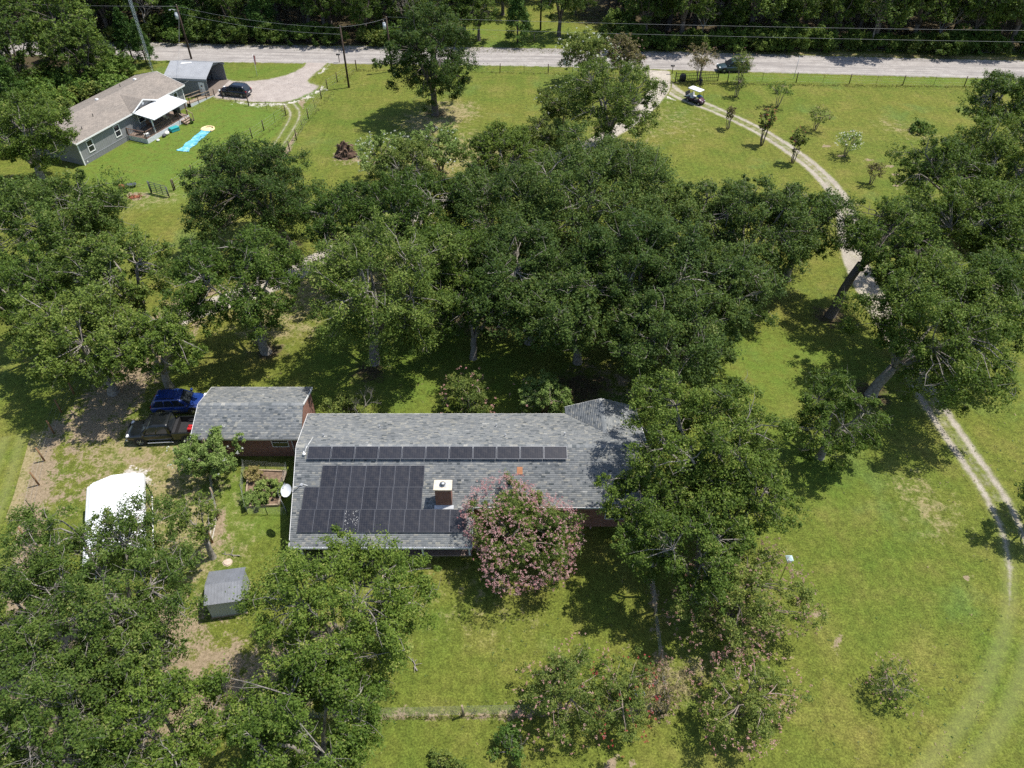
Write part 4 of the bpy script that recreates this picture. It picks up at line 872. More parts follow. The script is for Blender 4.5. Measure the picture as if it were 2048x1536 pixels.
def nwin(x0, x1, z0, z1):
    f = MB(); t = 0.1
    for a in ((x0, x1, z0, z0 + t), (x0, x1, z1 - t, z1), (x0, x0 + t, z0 + t, z1 - t), (x1 - t, x1, z0 + t, z1 - t), (x0 + t, x1 - t, (z0 + z1) / 2 - 0.03, (z0 + z1) / 2 + 0.03)): f.box(a[0], a[1], -0.06, 0.02, a[2], a[3])
    o = f.build('window', WHITE, NB); g2 = MB(); g2.box(x0 + t, x1 - t, -0.02, 0.015, z0 + t, z1 - t); g2.build('pane', GLASS, o)
for a in ((1.3, 2.3, 1.05, 2.6), (5.9, 6.9, 1.05, 2.6), (16.4, 17.2, 1.2, 2.6), (17.3, 18.1, 1.2, 2.6), (10.2, 11.4, 1.2, 2.6)): nwin(*a)
q = MB(); q.box(12.4, 13.3, -0.05, 0.02, 0.65, 2.7); q.build('door', WHITE, NB)
q = MB(); q.box(0.45, 0.62, -0.05, -0.031, 0.2, 0.36); q.build('skirting_vent', WHITE, NB)
# porch deck
DK = thing('porch_deck', 'raised wooden porch deck with white patio roof, railing and steps', 'porch', (-53.6, 88.5, 0), NA)
DGR = plain('deck_grey', (0.28, 0.3, 0.32), 0.7, var=0.15); DBR = plain('deck_brown', (0.14, 0.085, 0.06), 0.8, var=0.25)
x0, x1, y0, y1 = 7.8, 16.0, -3.15, -0.06
q = MB(); q.box(x0, x1, y0, y1, 0.56, 0.62); q.build('deck_floor', plain('deck_boards', (0.2, 0.15, 0.12), 0.8, var=0.25), DK)
q = MB(); q.box(x0, x1, y0 - 0.03, y0, 0, 0.6); q.box(x0 - 0.03, x0, y0, y1, 0, 0.6); q.box(x1, x1 + 0.03, y0, y1, 0, 0.6); q.build('deck_skirt', plain('skirt_white', (0.55, 0.58, 0.6), 0.6), DK)
q = MB(); q.poly([(9.5, -0.35, 2.95), (16.0, -0.35, 2.95), (16.0, -3.6, 2.62), (9.5, -3.6, 2.62), (9.5, -0.35, 2.86), (16.0, -0.35, 2.86), (16.0, -3.6, 2.53), (9.5, -3.6, 2.53)], [(3, 2, 1, 0), (4, 5, 6, 7), (0, 1, 5, 4), (1, 2, 6, 5), (2, 3, 7, 6), (3, 0, 4, 7)])
pr = q.build('patio_roof', WMETAL, DK)
q = MB()
for i in range(21): x = 9.5 + i * 0.325; q.bar((x, -0.36, 2.965), (x, -3.59, 2.635), 0.03, 0.03)
q.build('roof_ribs', WMETAL, pr)
for x in (9.6, 12.8, 15.9):
    q = MB(); q.box(x - 0.06, x + 0.06, -3.1, -2.98, 0.62, 2.6); q.build('post', WHITE if x < 12 else DBR, DK)
def railing(parent, a, b, z0, h=0.95, mat=DBR, n=None):
    a = Vector(a); b = Vector(b); L = (b - a).length; q = MB(); q.bar(a + Vector((0, 0, h)), b + Vector((0, 0, h)), 0.09, 0.05); q.bar(a + Vector((0, 0, 0.12)), b + Vector((0, 0, 0.12)), 0.05, 0.05)
    q.build('rail', mat, parent)
    m = n or max(2, int(L / 0.28)); q = MB()
    for i in range(1, m): p = a.lerp(b, i / m); q.bar(p + Vector((0, 0, 0.12)), p + Vector((0, 0, h - 0.02)), 0.035)
    q.build('balusters', mat, parent)
    for p in (a, b): q = MB(); q.bar(p, p + Vector((0, 0, h + 0.08)), 0.09); q.build('rail_post', mat, parent)
railing(DK, (x0 + 0.05, y1, 0.62), (x0 + 0.05, y0 + 0.05, 0.62), 0); railing(DK, (x0 + 0.05, y0 + 0.05, 0.62), (14.1, y0 + 0.05, 0.62), 0)
st = 14.3
for k in range(3):
    q = MB(); q.box(st, 15.7, y0 - 0.3 * (k + 1) - 0.03, y0 - 0.3 * k - 0.03, 0.44 - 0.15 * k, 0.48 - 0.15 * k); q.build('step', plain('step_wood', (0.3, 0.22, 0.17), 0.8), DK)
for x in (st - 0.03, 15.73):
    q = MB(); q.bar((x, y0 - 0.03, 0.4), (x, y0 - 1.0, 0.0), 0.05, 0.22); q.build('stringer', DBR, DK)
    q = MB(); q.bar((x, y0 - 0.02, 1.5), (x, y0 - 0.98, 1.05), 0.08, 0.05); q.bar((x, y0 - 0.95, 0.0), (x, y0 - 0.95, 1.08), 0.08); q.build('stair_rail', WOOD, DK)
rr = random.Random(21)
def clutter(label, cat, name, x, y, z, sx, sy, sz, col, shape='box'):
    cs, sn = math.cos(NA), math.sin(NA); o = thing(name, label, cat, (-53.6 + x * cs - y * sn, 88.5 + x * sn + y * cs, z), NA + rr.uniform(-0.5, 0.5))
    m = plain('clutter_' + name + '_' + str(round(x, 1)), col, 0.6)
    if shape == 'box':
        q = MB(); q.box(-sx / 2, sx / 2, -sy / 2, sy / 2, 0, sz * 0.8, taper=0.02); q.build('body', m, o, bevel=0.02); q = MB(); q.box(-sx / 2 - 0.02, sx / 2 + 0.02, -sy / 2 - 0.02, sy / 2 + 0.02, sz * 0.8 + 0.003, sz); q.build('lid', m, o, bevel=0.015)
    elif shape == 'chair':
        q = MB(); q.box(-sx / 2, sx / 2, -sy / 2, sy / 2, 0.4, 0.45); q.build('seat', m, o)
        q = MB(); q.poly([(-sx / 2, sy / 2, 0.45), (sx / 2, sy / 2, 0.45), (sx / 2, sy / 2 + 0.15, sz), (-sx / 2, sy / 2 + 0.15, sz), (-sx / 2, sy / 2 + 0.04, 0.45), (sx / 2, sy / 2 + 0.04, 0.45), (sx / 2, sy / 2 + 0.19, sz), (-sx / 2, sy / 2 + 0.19, sz)], [(0, 1, 2, 3), (7, 6, 5, 4), (0, 4, 5, 1), (1, 5, 6, 2), (2, 6, 7, 3), (3, 7, 4, 0)]); q.build('backrest', m, o)
        for a in (-1, 1):
            for b in (-1, 1): q = MB(); q.bar((a * sx * 0.45, b * sy * 0.45, 0), (a * sx * 0.45, b * sy * 0.45, 0.41), 0.04); q.build('leg', m, o)
    elif shape == 'bag':
        q = MB(); q.blob((0, 0, sz * 0.45), (sx / 2, sy / 2, sz * 0.5), 12, 8, rr, 0.12); q.build('bag', m, o); q = MB(); q.tube([(0, 0, sz * 0.85), (0.03, 0, sz * 1.05)], [sx * 0.12, sx * 0.06], 6); q.build('knot', m, o)
    else:
        q = MB(); q.cyl((0, 0), sx / 2 * 0.8, 0, sz, 14, sx / 2); q.build('tub', m, o); q = MB(); q.cyl((0, 0), sx / 2 + 0.02, sz - 0.04, sz + 0.005, 14); q.build('rim', m, o)
    return o
clutter('teal plastic storage box on the grass below the porch deck', 'storage box', 'storage_box', 12.2, -3.75, 0.021, 1.15, 0.75, 0.5, (0.03, 0.3, 0.32))
clutter('white bulging bag on the grass beside the teal box', 'bag', 'bag', 10.9, -3.6, 0, 0.8, 0.55, 0.5, (0.7, 0.68, 0.62), 'bag')
clutter('dark bulging bag among the things below the porch deck', 'bag', 'bag', 10.2, -3.7, 0, 0.6, 0.5, 0.4, (0.05, 0.05, 0.06), 'bag')
clutter('small white bag nearest the low deck corner', 'bag', 'bag', 8.9, -3.8, 0, 0.5, 0.4, 0.3, (0.75, 0.74, 0.7), 'bag')
clutter('cream plastic chair under the white patio roof', 'chair', 'chair', 13.4, -1.7, 0.62, 0.55, 0.5, 0.95, (0.6, 0.52, 0.38), 'chair')
clutter('dark patio chair at the open corner of the porch deck', 'chair', 'chair', 8.7, -1.6, 0.62, 0.6, 0.5, 0.95, (0.03, 0.03, 0.035), 'chair')
clutter('brown chair against the wall under the patio roof', 'chair', 'chair', 10.8, -1.2, 0.62, 0.6, 0.5, 0.95, (0.12, 0.06, 0.04), 'chair')
clutter('white lidded box on the porch deck corner', 'storage box', 'storage_box', 8.5, -2.6, 0.62, 0.6, 0.4, 0.4, (0.7, 0.7, 0.68))
clutter('dark grill-like box by the top of the porch steps', 'storage box', 'storage_box', 15.2, -2.0, 0.62, 0.9, 0.6, 1.0, (0.03, 0.03, 0.03))
t = place('potted_plant', 'dark leafy plant at the foot of the porch steps', 'plant', [(a, b, c) for a, b, c in zip(('stem', 'crown'), bush_meshes(91, 0.45, 0.6, 0.12, 4, 8), (BARK, DARK))], (-44.05, 100.85))
# ramp from the deck to the carport door
RM = thing('access_ramp', 'wooden ramp with white rails from the porch to the grey carport', 'ramp', (-46.23, 106.32))
a = Vector((0, 0, 0.5)); b = Vector(((-44.05, 110.38)[0] - (-46.23, 106.32)[0], (-44.05, 110.38)[1] - (-46.23, 106.32)[1], 0.12)); sd_ = Vector((-(b.y - a.y), b.x - a.x, 0)).normalized() * 0.6
q = MB(); q.poly([a - sd_, b - sd_, b + sd_, a + sd_] + [p - Vector((0, 0, 0.06)) for p in (a - sd_, b - sd_, b + sd_, a + sd_)], [(0, 1, 2, 3), (7, 6, 5, 4), (0, 4, 5, 1), (1, 5, 6, 2), (2, 6, 7, 3), (3, 7, 4, 0)]); q.build('ramp_floor', WOOD, RM)
q = MB(); q.poly([a - sd_ * 1.02 - Vector((0, 0, 0.5)), b - sd_ * 1.02 - Vector((0, 0, 0.12)), b - sd_ * 1.02, a - sd_ * 1.02]); q.build('ramp_skirt', plain('skirt_white', (0.55, 0.58, 0.6), 0.6), RM)
for sg in (-1, 1):
    pa, pb = a + sd_ * sg, b + sd_ * sg
    q = MB(); q.bar(pa + Vector((0, 0, 0.85)), pb + Vector((0, 0, 0.85)), 0.09, 0.05); q.bar(pa + Vector((0, 0, 0.45)), pb + Vector((0, 0, 0.45)), 0.05, 0.05); q.build('rail', WOOD, RM)
    for k in range(4): p = pa.lerp(pb, k / 3); q = MB(); q.bar((p.x, p.y, 0), p + Vector((0, 0, 0.9)), 0.09); q.build('rail_post', WOODD, RM)
# grey metal carport
CA = math.atan2(109.75 - 110.4, -44.2 + 50.2)
CP = thing('metal_carport', 'grey enclosed metal carport with open end and white side door', 'carport', (-50.2, 110.4, 0), CA)
GM = siding_mat('grey_sheet', (0.2, 0.215, 0.23), 0.24, 2); GR = siding_mat('grey_roof_sheet', (0.31, 0.32, 0.335), 0.24, 1)
cl, cw, ce, cz = 6.2, 6.4, 2.55, 3.75
q = MB(); q.box(0, cl, 0, 0.06, 0, ce); q.box(0, cl, cw - 0.06, cw, 0, ce)
q.poly([(0, 0.061, 0), (0, cw - 0.061, 0), (0, cw - 0.061, ce), (0, cw / 2, cz - 0.06), (0, 0.061, ce)]); q.build('wall', GM, CP)
q = MB(); q.poly([(cl - 0.02, 0.4, ce - 0.02), (cl - 0.02, 0.06, ce - 0.4), (cl - 0.02, 0.06, ce), (cl - 0.02, cw / 2, cz - 0.08), (cl - 0.02, cw - 0.06, ce), (cl - 0.02, cw - 0.06, ce - 0.4), (cl - 0.02, cw - 0.4, ce - 0.02), (cl - 0.02, cw - 1.3, ce + 0.42), (cl - 0.02, cw / 2, ce + 0.75), (cl - 0.02, 1.3, ce + 0.42)]); q.build('gable_panel', GM, CP)
q = MB()
prof = [(-0.12, ce - 0.28), (-0.1, ce + 0.02), (0.25, ce + 0.22), (cw / 2, cz), (cw - 0.25, ce + 0.22), (cw + 0.1, ce + 0.02), (cw + 0.12, ce - 0.28)]
for (ya, za), (yb, zb) in zip(prof[:-1], prof[1:]): q.poly([(-0.15, ya, za), (cl + 0.15, ya, za), (cl + 0.15, yb, zb), (-0.15, yb, zb)])
ro = q.build('roof', GR, CP); sm = ro.modifiers.new('thick', 'SOLIDIFY'); sm.thickness = 0.03; sm.offset = -1
q = MB()
for i in range(26):
    x = -0.1 + i * 0.25
    for (ya, za), (yb, zb) in zip(prof[1:-1], prof[2:-1]): q.bar((x, ya, za + 0.012), (x, yb, zb + 0.012), 0.03, 0.024)
q.build('roof_ribs', GR, ro)
q = MB(); q.poly([(0.5, 3.4, 3.68), (1.6, 3.6, 3.64), (2.3, 3.9, 3.53), (1.5, 4.1, 3.47), (0.6, 3.9, 3.54)]); q.poly([(1.6, 2.6, 3.58), (3.2, 2.95, 3.7), (3.1, 3.1, 3.75), (1.7, 2.9, 3.68)])
for k in range(len(q.v)): v = q.v[k]; q.v[k] = (v[0], v[1], cz - abs(v[1] - cw / 2) * (cz - ce - 0.22) / (cw / 2 - 0.25) + 0.035)
q.build('roof_stain', WHITE, ro)
q = MB(); q.box(4.9, 5.75, -0.03, 0.0, 0.03, 2.05); dd = q.build('door', WHITE, CP)
q = MB(); q.tube([(5.33, -0.05, 1.55), (5.33, -0.03, 1.55)], 0.13, 12); q.build('door_window', GLASS, dd)
q = MB(); q.blob((5.62, -0.07, 1.0), (0.03, 0.03, 0.03), 6, 5); q.build('handle', GMETAL, dd)
q = MB()
for x in (2.0, 4.0): q.bar((x, cw - 0.1, 0), (x, cw - 0.1, ce), 0.06)
q.build('frame', DMETAL, CP)
q = MB(); q.box(0.05, cl + 0.4, 0.07, cw - 0.07, 0.021, 0.05); q.build('floor_slab', plain('dark_slab', (0.16, 0.13, 0.11), 0.9), CP)
# white open carport beside the parking patch
b0 = (-26.95, 35.94); WR = R_(20); WCX, WCY = b0[0] - 3.73 * math.cos(WR) + 6.5 * math.sin(WR), b0[1] - 3.73 * math.sin(WR) - 6.5 * math.cos(WR)
WC = thing('open_carport', 'white metal-roofed open carport half hidden by the lower-left oaks', 'carport', (WCX, WCY, 0), WR)
pf = [(-0.08, 1.95), (-0.06, 2.22), (0.45, 2.58), (1.85, 2.9), (3.25, 2.6), (3.79, 2.25), (3.83, 1.95)]
q = MB()
for (xa, za), (xb, zb) in zip(pf[:-1], pf[1:]): q.poly([(xa, -0.2, za), (xb, -0.2, zb), (xb, 6.75, zb), (xa, 6.75, za)])
ro = q.build('roof', WMETAL, WC); sm = ro.modifiers.new('thick', 'SOLIDIFY'); sm.thickness = 0.025; sm.offset = -1
q = MB()
for (xa, za), (xb, zb) in zip(pf[1:-2], pf[2:-1]):
    for k in range(6 if xb - xa > 1 else 2): f = (k + 0.5) / (6 if xb - xa > 1 else 2); q.bar((xa + (xb - xa) * f, -0.19, za + (zb - za) * f + 0.014), (xa + (xb - xa) * f, 6.74, za + (zb - za) * f + 0.014), 0.045, 0.03)
q.build('roof_ribs', WMETAL, ro)
for x in (0.02, 3.73):
    for y in (0.1, 1.7, 3.3, 4.9, 6.5): q = MB(); q.bar((x, y, 0), (x, y, 2.28), 0.07); q.build('leg', DMETAL, WC)  # legs coloured dark: the shade on them is put into the material
    q = MB(); q.bar((x, 0, 0.04), (x, 6.6, 0.04), 0.07); q.build('base_rail', WHITE, WC)
q = MB(); q.bar((3.73, 6.5, 0.3), (3.73, 4.9, 1.4), 0.05); q.build('brace', DMETAL, WC)  # dark like the legs, shade carried by the colour
# small metal shed
SH = thing('metal_shed', 'small pale grey metal shed with ribbed roof under the lower oaks', 'shed', (-19.55, 25.86), R_(9))
q = MB(); sw, sdp, sh0, sh1 = 2.2, 2.3, 1.75, 2.1
P = []
for x in (0, sw): P += [(x, 0, 0.08), (x, sdp, 0.08), (x, sdp, sh0), (x, sdp / 2, sh1), (x, 0, sh0)]
q.poly(P, [(0, 4, 3, 2, 1), (5, 6, 7, 8, 9), (0, 1, 6, 5), (1, 2, 7, 6), (2, 3, 8, 7), (3, 4, 9, 8), (4, 0, 5, 9)]); q.build('wall', siding_mat('shed_sheet', (0.33, 0.36, 0.34), 0.2, 0), SH)
q = MB()
for pl in ([(-0.08, -0.12, sh0 - 0.03), (sw + 0.08, -0.12, sh0 - 0.03), (sw + 0.08, sdp / 2, sh1 + 0.02), (-0.08, sdp / 2, sh1 + 0.02)], [(-0.08, sdp / 2, sh1 + 0.02), (sw + 0.08, sdp / 2, sh1 + 0.02), (sw + 0.08, sdp + 0.12, sh0 - 0.03), (-0.08, sdp + 0.12, sh0 - 0.03)]): s2 = slab(pl, 0.03); q.poly(s2.v, s2.f)
ro = q.build('roof', plain('shed_roof', (0.22, 0.23, 0.25), 0.45, 0.4, var=0.12, scale=2), SH)
q = MB()
for i in range(12):
    x = -0.02 + i * 0.205
    q.bar((x, -0.11, sh0 - 0.015), (x, sdp / 2, sh1 + 0.035), 0.025, 0.025); q.bar((x, sdp / 2, sh1 + 0.035), (x, sdp + 0.11, sh0 - 0.015), 0.025, 0.025)
q.build('roof_ribs', MATS['shed_roof'], ro)
q = MB(); q.box(-0.05, sw + 0.05, -0.05, sdp + 0.05, 0, 0.08); q.build('base', WOOD, SH)
q = MB(); q.box(-0.03, -0.002, 0.6, 1.7, 0.1, 1.65); q.build('door', WMETAL, SH)

# ------------------------------------------------------------------ poles, wires, tower
def pole(label, base, h, lean=(0, 0), transformer=None, arm=False):
    t = thing('utility_pole', label, 'utility pole', base); top = (lean[0], lean[1], h)
    q = MB(); q.tube([(0, 0, -0.2), (lean[0] * 0.5, lean[1] * 0.5, h * 0.5), top], [0.16, 0.14, 0.11], 10); q.build('pole', WOODD, t)
    if transformer:
        z = transformer; q = MB(); q.cyl((lean[0] * z / h - 0.38, lean[1] * z / h - 0.1), 0.24, z - 0.9, z, 14); q.cyl((lean[0] * z / h - 0.38, lean[1] * z / h - 0.1), 0.26, z, z + 0.06, 14, 0.15); tr = q.build('transformer', plain('transformer_grey', (0.55, 0.57, 0.58), 0.4), t)
        q = MB(); q.cyl((lean[0] * z / h - 0.45, lean[1] * z / h - 0.1), 0.04, z + 0.05, z + 0.35, 8); q.build('bushing', plain('porcelain', (0.3, 0.25, 0.2), 0.3), tr)
        q = MB(); q.box(lean[0] * z / h - 0.2, lean[0] * z / h - 0.05, -0.06, 0.06, z - 0.7, z - 0.2); q.build('bracket', GMETAL, t)
    q = MB(); q.cyl((top[0], top[1]), 0.05, h - 0.02, h + 0.18, 8); q.build('insulator', plain('porcelain', (0.3, 0.25, 0.2), 0.3), t)
    if arm: q = MB(); q.tube([(top[0], top[1], h - 0.7), (top[0] - 0.9, top[1] - 0.2, h - 0.45), (top[0] - 1.1, top[1] - 0.2, h - 0.5)], 0.03, 6); q.blob((top[0] - 1.15, top[1] - 0.2, h - 0.58), (0.2, 0.12, 0.1), 8, 5); q.build('lamp_arm', GMETAL, t)
    return t
pole('utility pole with transformer and yard lamp behind the grey carport', (-51.39, 124.67), 8.0, transformer=7.0, arm=True)
pole('bare utility pole at the corner of the fenced lawn', (-24.33, 113.15), 8.6)
pole('utility pole with transformer behind the tall single tree', (-18.64, 119.41), 7.9, transformer=7.2)
pole('slim dark pole on the far lawn across the road', (4.94, 138.30), 6.5)
pole('utility pole beyond the right edge of the wood', (112, 110.5), 8.6)
def wire(label, a, b, sag=0.6):
    a = Vector(a); b = Vector(b); pts = [a.lerp(b, i / 12) - Vector((0, 0, sag * 4 * (i / 12) * (1 - i / 12))) for i in range(13)]
    o = thing('power_line', label, 'power line', (0, 0, 0)); q = MB(); q.tube(pts, 0.014, 4); q.build('cable', plain('cable_grey', (0.22, 0.23, 0.23), 0.5), o)
def top(px, h): return (px[0], px[1], h)
p1, p2, p3 = (-51.39, 124.67), (-24.33, 113.15), (-18.64, 119.41)
wire('upper power line over the road fence', top(p3, 8.0), (112, 110.5, 8.75), 0.5); wire('lower power line over the road fence', top(p3, 6.6), (112, 110.5, 7.0), 0.4)
wire('cable between the two poles on the open lawn', top(p2, 8.6), top(p3, 7.8), 0.2); wire('cable from the lawn corner pole across to the carport pole', top(p2, 8.5), top(p1, 7.9), 0.6); wire('second cable from the lawn corner pole to the left', top(p2, 7.6), top(p1, 6.9), 0.6)
wire('cable from the carport pole into the left wood', top(p1, 7.9), (-110, 130, 8.5), 0.6)
cs, sn = math.cos(NA), math.sin(NA)
wire('service cable from the carport pole to the grey house', top(p1, 6.8), (-53.6 + 19.0 * cs, 88.5 + 19.0 * sn, 3.9), 0.3); wire('drooping cable along the front of the grey house', ((-44.84, 115.44)[0], (-44.84, 115.44)[1], 2.6), (-53.6 + 1.0 * cs + 0.2, 88.5 + 1.0 * sn - 0.2, 2.9), 0.5)
TW = thing('radio_tower', 'tall slim steel lattice tower behind the grey house', 'tower', (-55.69, 119.01))
q = MB(); hh = 24.0; w3 = 0.26; cor = [(w3 * math.cos(a), w3 * math.sin(a)) for a in (0.5, 2.6, 4.7)]
for c in cor: q.tube([(c[0], c[1], 0), (c[0], c[1], hh)], 0.035, 5)
q.build('mast_legs', plain('tower_steel', (0.42, 0.48, 0.5), 0.4, 0.4), TW)
q = MB()
for i in range(int(hh / 0.5)):
    for k in range(3): a, b = cor[k], cor[(k + 1) % 3]; z = i * 0.5; q.bar((a[0], a[1], z), (b[0], b[1], z + 0.5), 0.025); q.bar((a[0], a[1], z), (b[0], b[1], z), 0.02)
q.build('lattice', MATS['tower_steel'], TW)
FP = thing('flag_pole', 'thin white pole with a furled flag on the grass by the gravel turnaround', 'flagpole', (-39.03, 117.40))
q = MB(); q.tube([(0, 0, 0), (0, 0, 3.3)], 0.035, 6); q.build('pole', WHITE, FP)
q = MB(); q.poly([(0.03, 0, 3.2), (0.32, 0.08, 3.05), (0.28, -0.05, 2.5), (0.22, 0.06, 1.7), (0.03, 0, 1.9)]); q.poly([(0.03, 0.01, 3.2), (0.22, -0.1, 3.0), (0.2, 0.1, 2.3), (0.03, 0.01, 1.8)]); q.build('flag', plain('faded_flag', (0.5, 0.25, 0.22), 0.8, var=0.5, scale=4), FP)
def mailbox(label, base, rz=0):
    t = thing('mailbox', label, 'mailbox', base, rz); q = MB(); q.bar((0, 0, 0), (0, 0, 1.1), 0.09); q.build('post', WOODD, t)
    rg = [[(x, 0.13 * math.cos(a), 1.12 + (0.0 if math.sin(a) < 0 else 0.0) + 0.12 + 0.12 * max(math.sin(a), -0.9)) for a in [k * math.pi / 6 for k in range(12)]] for x in (-0.35, 0.25)]
    q = MB(); q.loft(rg); bx = q.build('box', DMETAL, t); q = MB(); q.box(-0.36, -0.35, -0.1, 0.1, 1.14, 1.3); q.build('door', DMETAL, bx)
mailbox('black mailbox on a post beside the gravel drive entrance', (24.69, 118.40)); mailbox('dark mailbox at the road end of the gravel turnaround', (-27.41, 123.17))

# ------------------------------------------------------------------ fences
def fence(name, label, pts, post_every, post, h, wires=4, tpost=True, mesh=0.0, pr=0.075):
    """pts: polyline on the ground. Each post is a part; wires are one part per strand bundle."""
    t = thing(name, label, 'fence', pts[0]); o = Vector((pts[0][0], pts[0][1], 0)); rg = random.Random(len(label))
    wd = MB()
    wmesh = MB(); wmesh.cyl((0, 0), pr, -0.1, h + 0.1, 8, pr * 0.87); pm = wmesh.mesh('post'); pm.materials.append(post)
    tm = MB(); tm.bar((0, 0, -0.1), (0, 0, h), 0.045, 0.03); tm.bar((0.0, 0.02, h * 0.2), (0.0, 0.02, h), 0.012); tmm = tm.mesh('steel_post'); tmm.materials.append(TPOST)
    k = 0
    for (a, b) in zip(pts[:-1], pts[1:]):
        A = Vector((a[0], a[1], 0)) - o; B = Vector((b[0], b[1], 0)) - o; L = (B - A).length; n = max(1, round(L / post_every))
        for i in range(n + 1):
            if i == n and b != pts[-1]: continue
            big = (not tpost) or k % 2 == 0 or i == 0
            q = obj('post' if big else 'steel_post', pm if big else tmm, None, t, A.lerp(B, i / n)); q.rotation_euler = (rg.uniform(-0.03, 0.03), rg.uniform(-0.03, 0.03), rg.uniform(0, 3)); k += 1
        zs = [h * (0.12 + 0.86 * i / max(1, wires - 1)) for i in range(wires)]
        for z in zs: wd.tube([A + Vector((0, 0, z)), B + Vector((0, 0, z))], 0.0032 if mesh else 0.005, 3, cap=False)
        if mesh:
            m = int(L / mesh)
            for i in range(m): p = A.lerp(B, (i + 0.5) / m); wd.tube([p + Vector((0, 0, 0.03)), p + Vector((0, 0, h * 0.98))], 0.0024, 3, cap=False)
    wo = wd.build('wire_mesh' if mesh else 'wires', WIRE, t); tag(wo, kind='stuff') if mesh else None
    return t
fence('wire_fence', 'wire fence along the grass verge right of the drive entrance', [(32.64, 115.44), (42.91, 115.06), (58.57, 113.91), (72.18, 113.34), (90.73, 111.84)], 4.2, WOODD, 1.4)
fence('wire_fence', 'wire fence beside the road in front of the tall single tree', [(-24.27, 120.23), (-1.86, 119.01), (20.47, 118.00)], 3.6, WOODD, 1.3)
fence('wire_fence', 'wire fence running down from the lawn corner pole past the two-rut lane', [(-24.27, 120.23), (-27.44, 112.59), (-28.22, 102.14), (-28.68, 92.30), (-32.54, 73.83)], 3.3, WOODD, 1.35)
fence('yard_fence', 'wire fence round the bright green yard of the grey house', [(-42.02, 109.12), (-37.57, 106.49), (-31.59, 103.28), (-34.47, 96.07), (-36.02, 93.16), (-39.20, 85.73), (-40.33, 82.02)], 3.0, WOODD, 1.35)
fence('boundary_fence', 'post and wire fence left of the parked black pickup', [(-37.25, 51.42), (-37.60, 44.77), (-37.17, 42.37), (-36.61, 39.42), (-35.94, 37.00), (-34.48, 31.98), (-33.10, 27.94)], 2.6, WOODB, 1.4, wires=3)
fence('yard_fence', 'woven wire fence along the bottom of the back lawn', [(9.14, 19.71), (-2.87, 19.50), (-9.55, 19.33), (-16.31, 19.24)], 6.0, WOOD, 1.3, wires=12, tpost=False, mesh=0.16)
fence('yard_fence', 'woven wire fence on the right of the back lawn below the dark oak', [(9.60, 30.31), (9.30, 26.08), (9.14, 19.71)], 3.0, WOOD, 1.3, wires=12, tpost=False, mesh=0.16)
fence('yard_fence', 'narrow woven wire fence below the white-flowered myrtle', [(-22.90, 37.49), (-22.16, 35.57), (-21.48, 34.09)], 2.6, WOOD, 1.3, wires=12, tpost=False, mesh=0.1)
fence('garden_fence', 'low wire fence round the vegetable bed beside the house', [(-17.36, 38.39), (-17.31, 35.57), (-16.45, 34.18), (-19.40, 34.27), (-20.29, 36.28), (-20.74, 38.75), (-17.36, 38.39)], 1.6, TPOST, 0.9, wires=8, tpost=True, mesh=0.14, pr=0.03)
fence('far_fence', 'wire fence on the far side of the road beyond the shrubs', [(-5.79, 132.40), (8.48, 132.63)], 5.0, WOOD, 1.2)
fence('far_fence', 'thin wire fence along the edge of the right-hand wood', [(21.93, 129.36), (39.19, 129.13), (83.19, 126.87)], 6.0, WOOD, 1.2)
# gates
t = thing('wooden_gate', 'narrow pale wood and wire gate at the end of the short fence', 'gate', (-21.49, 33.73)); A = Vector((0, 0, 0)); B = Vector(((-21.25, 31.77)[0] - (-21.49, 33.73)[0], (-21.25, 31.77)[1] - (-21.49, 33.73)[1], 0))
for p in (A, B): q = MB(); q.cyl((p.x, p.y), 0.08, -0.1, 1.5, 8); q.build('post', WOODD if p is A else WOODB, t)
fr_ = MB()
for z in (0.15, 0.7, 1.3): fr_.bar(A.lerp(B, 0.08) + Vector((0, 0, z)), A.lerp(B, 0.92) + Vector((0, 0, z)), 0.05, 0.08)
for s in (0.08, 0.92): fr_.bar(A.lerp(B, s) + Vector((0, 0, 0.1)), A.lerp(B, s) + Vector((0, 0, 1.35)), 0.06, 0.08)
fr_.build('gate_frame', plain('pale_timber', (0.5, 0.46, 0.38), 0.8), t)
q = MB()
for i in range(1, 12): p = A.lerp(B, 0.08 + 0.84 * i / 12); q.tube([p + Vector((0, 0, 0.12)), p + Vector((0, 0, 1.32))], 0.005, 3, cap=False)
q.build('wire_infill', WIRE, t)
t = thing('farm_gate', 'green metal farm gate standing open in the neighbouring yard', 'gate', (-42.85, 81.54)); A = Vector((0, 0, 0)); B = Vector(((-40.36, 80.48)[0] - (-42.85, 81.54)[0], (-40.36, 80.48)[1] - (-42.85, 81.54)[1], 0))
q = MB(); q.cyl((A.x, A.y), 0.09, -0.1, 1.55, 8); q.build('post', plain('gate_post', (0.09, 0.1, 0.085), 0.8), t); q = MB(); q.cyl((B.x, B.y), 0.07, -0.1, 1.35, 8); q.build('post', MATS['gate_post'], t)
GGR = plain('gate_green', (0.07, 0.085, 0.07), 0.5)
for k in range(6):
    z = 0.2 + k * 0.25; q = MB(); q.tube([A.lerp(B, 0.06) + Vector((0, 0, z)), A.lerp(B, 0.96) + Vector((0, 0, z))], 0.036, 6); q.build('rail', GGR, t)
for s in (0.06, 0.35, 0.68, 0.96): q = MB(); q.tube([A.lerp(B, s) + Vector((0, 0, 0.18)), A.lerp(B, s) + Vector((0, 0, 1.5))], 0.045, 6); q.build('upright', GGR, t)
t = thing('fence_post', 'single dark wooden post right of the green farm gate', 'post', (-40.32, 82.38)); q = MB(); q.cyl((0, 0), 0.09, -0.1, 1.35, 8, 0.08); q.build('shaft', WOODD, t); q = MB(); q.cyl((0, 0), 0.082, 1.35, 1.37, 8); q.build('cut_top', WOOD, t)
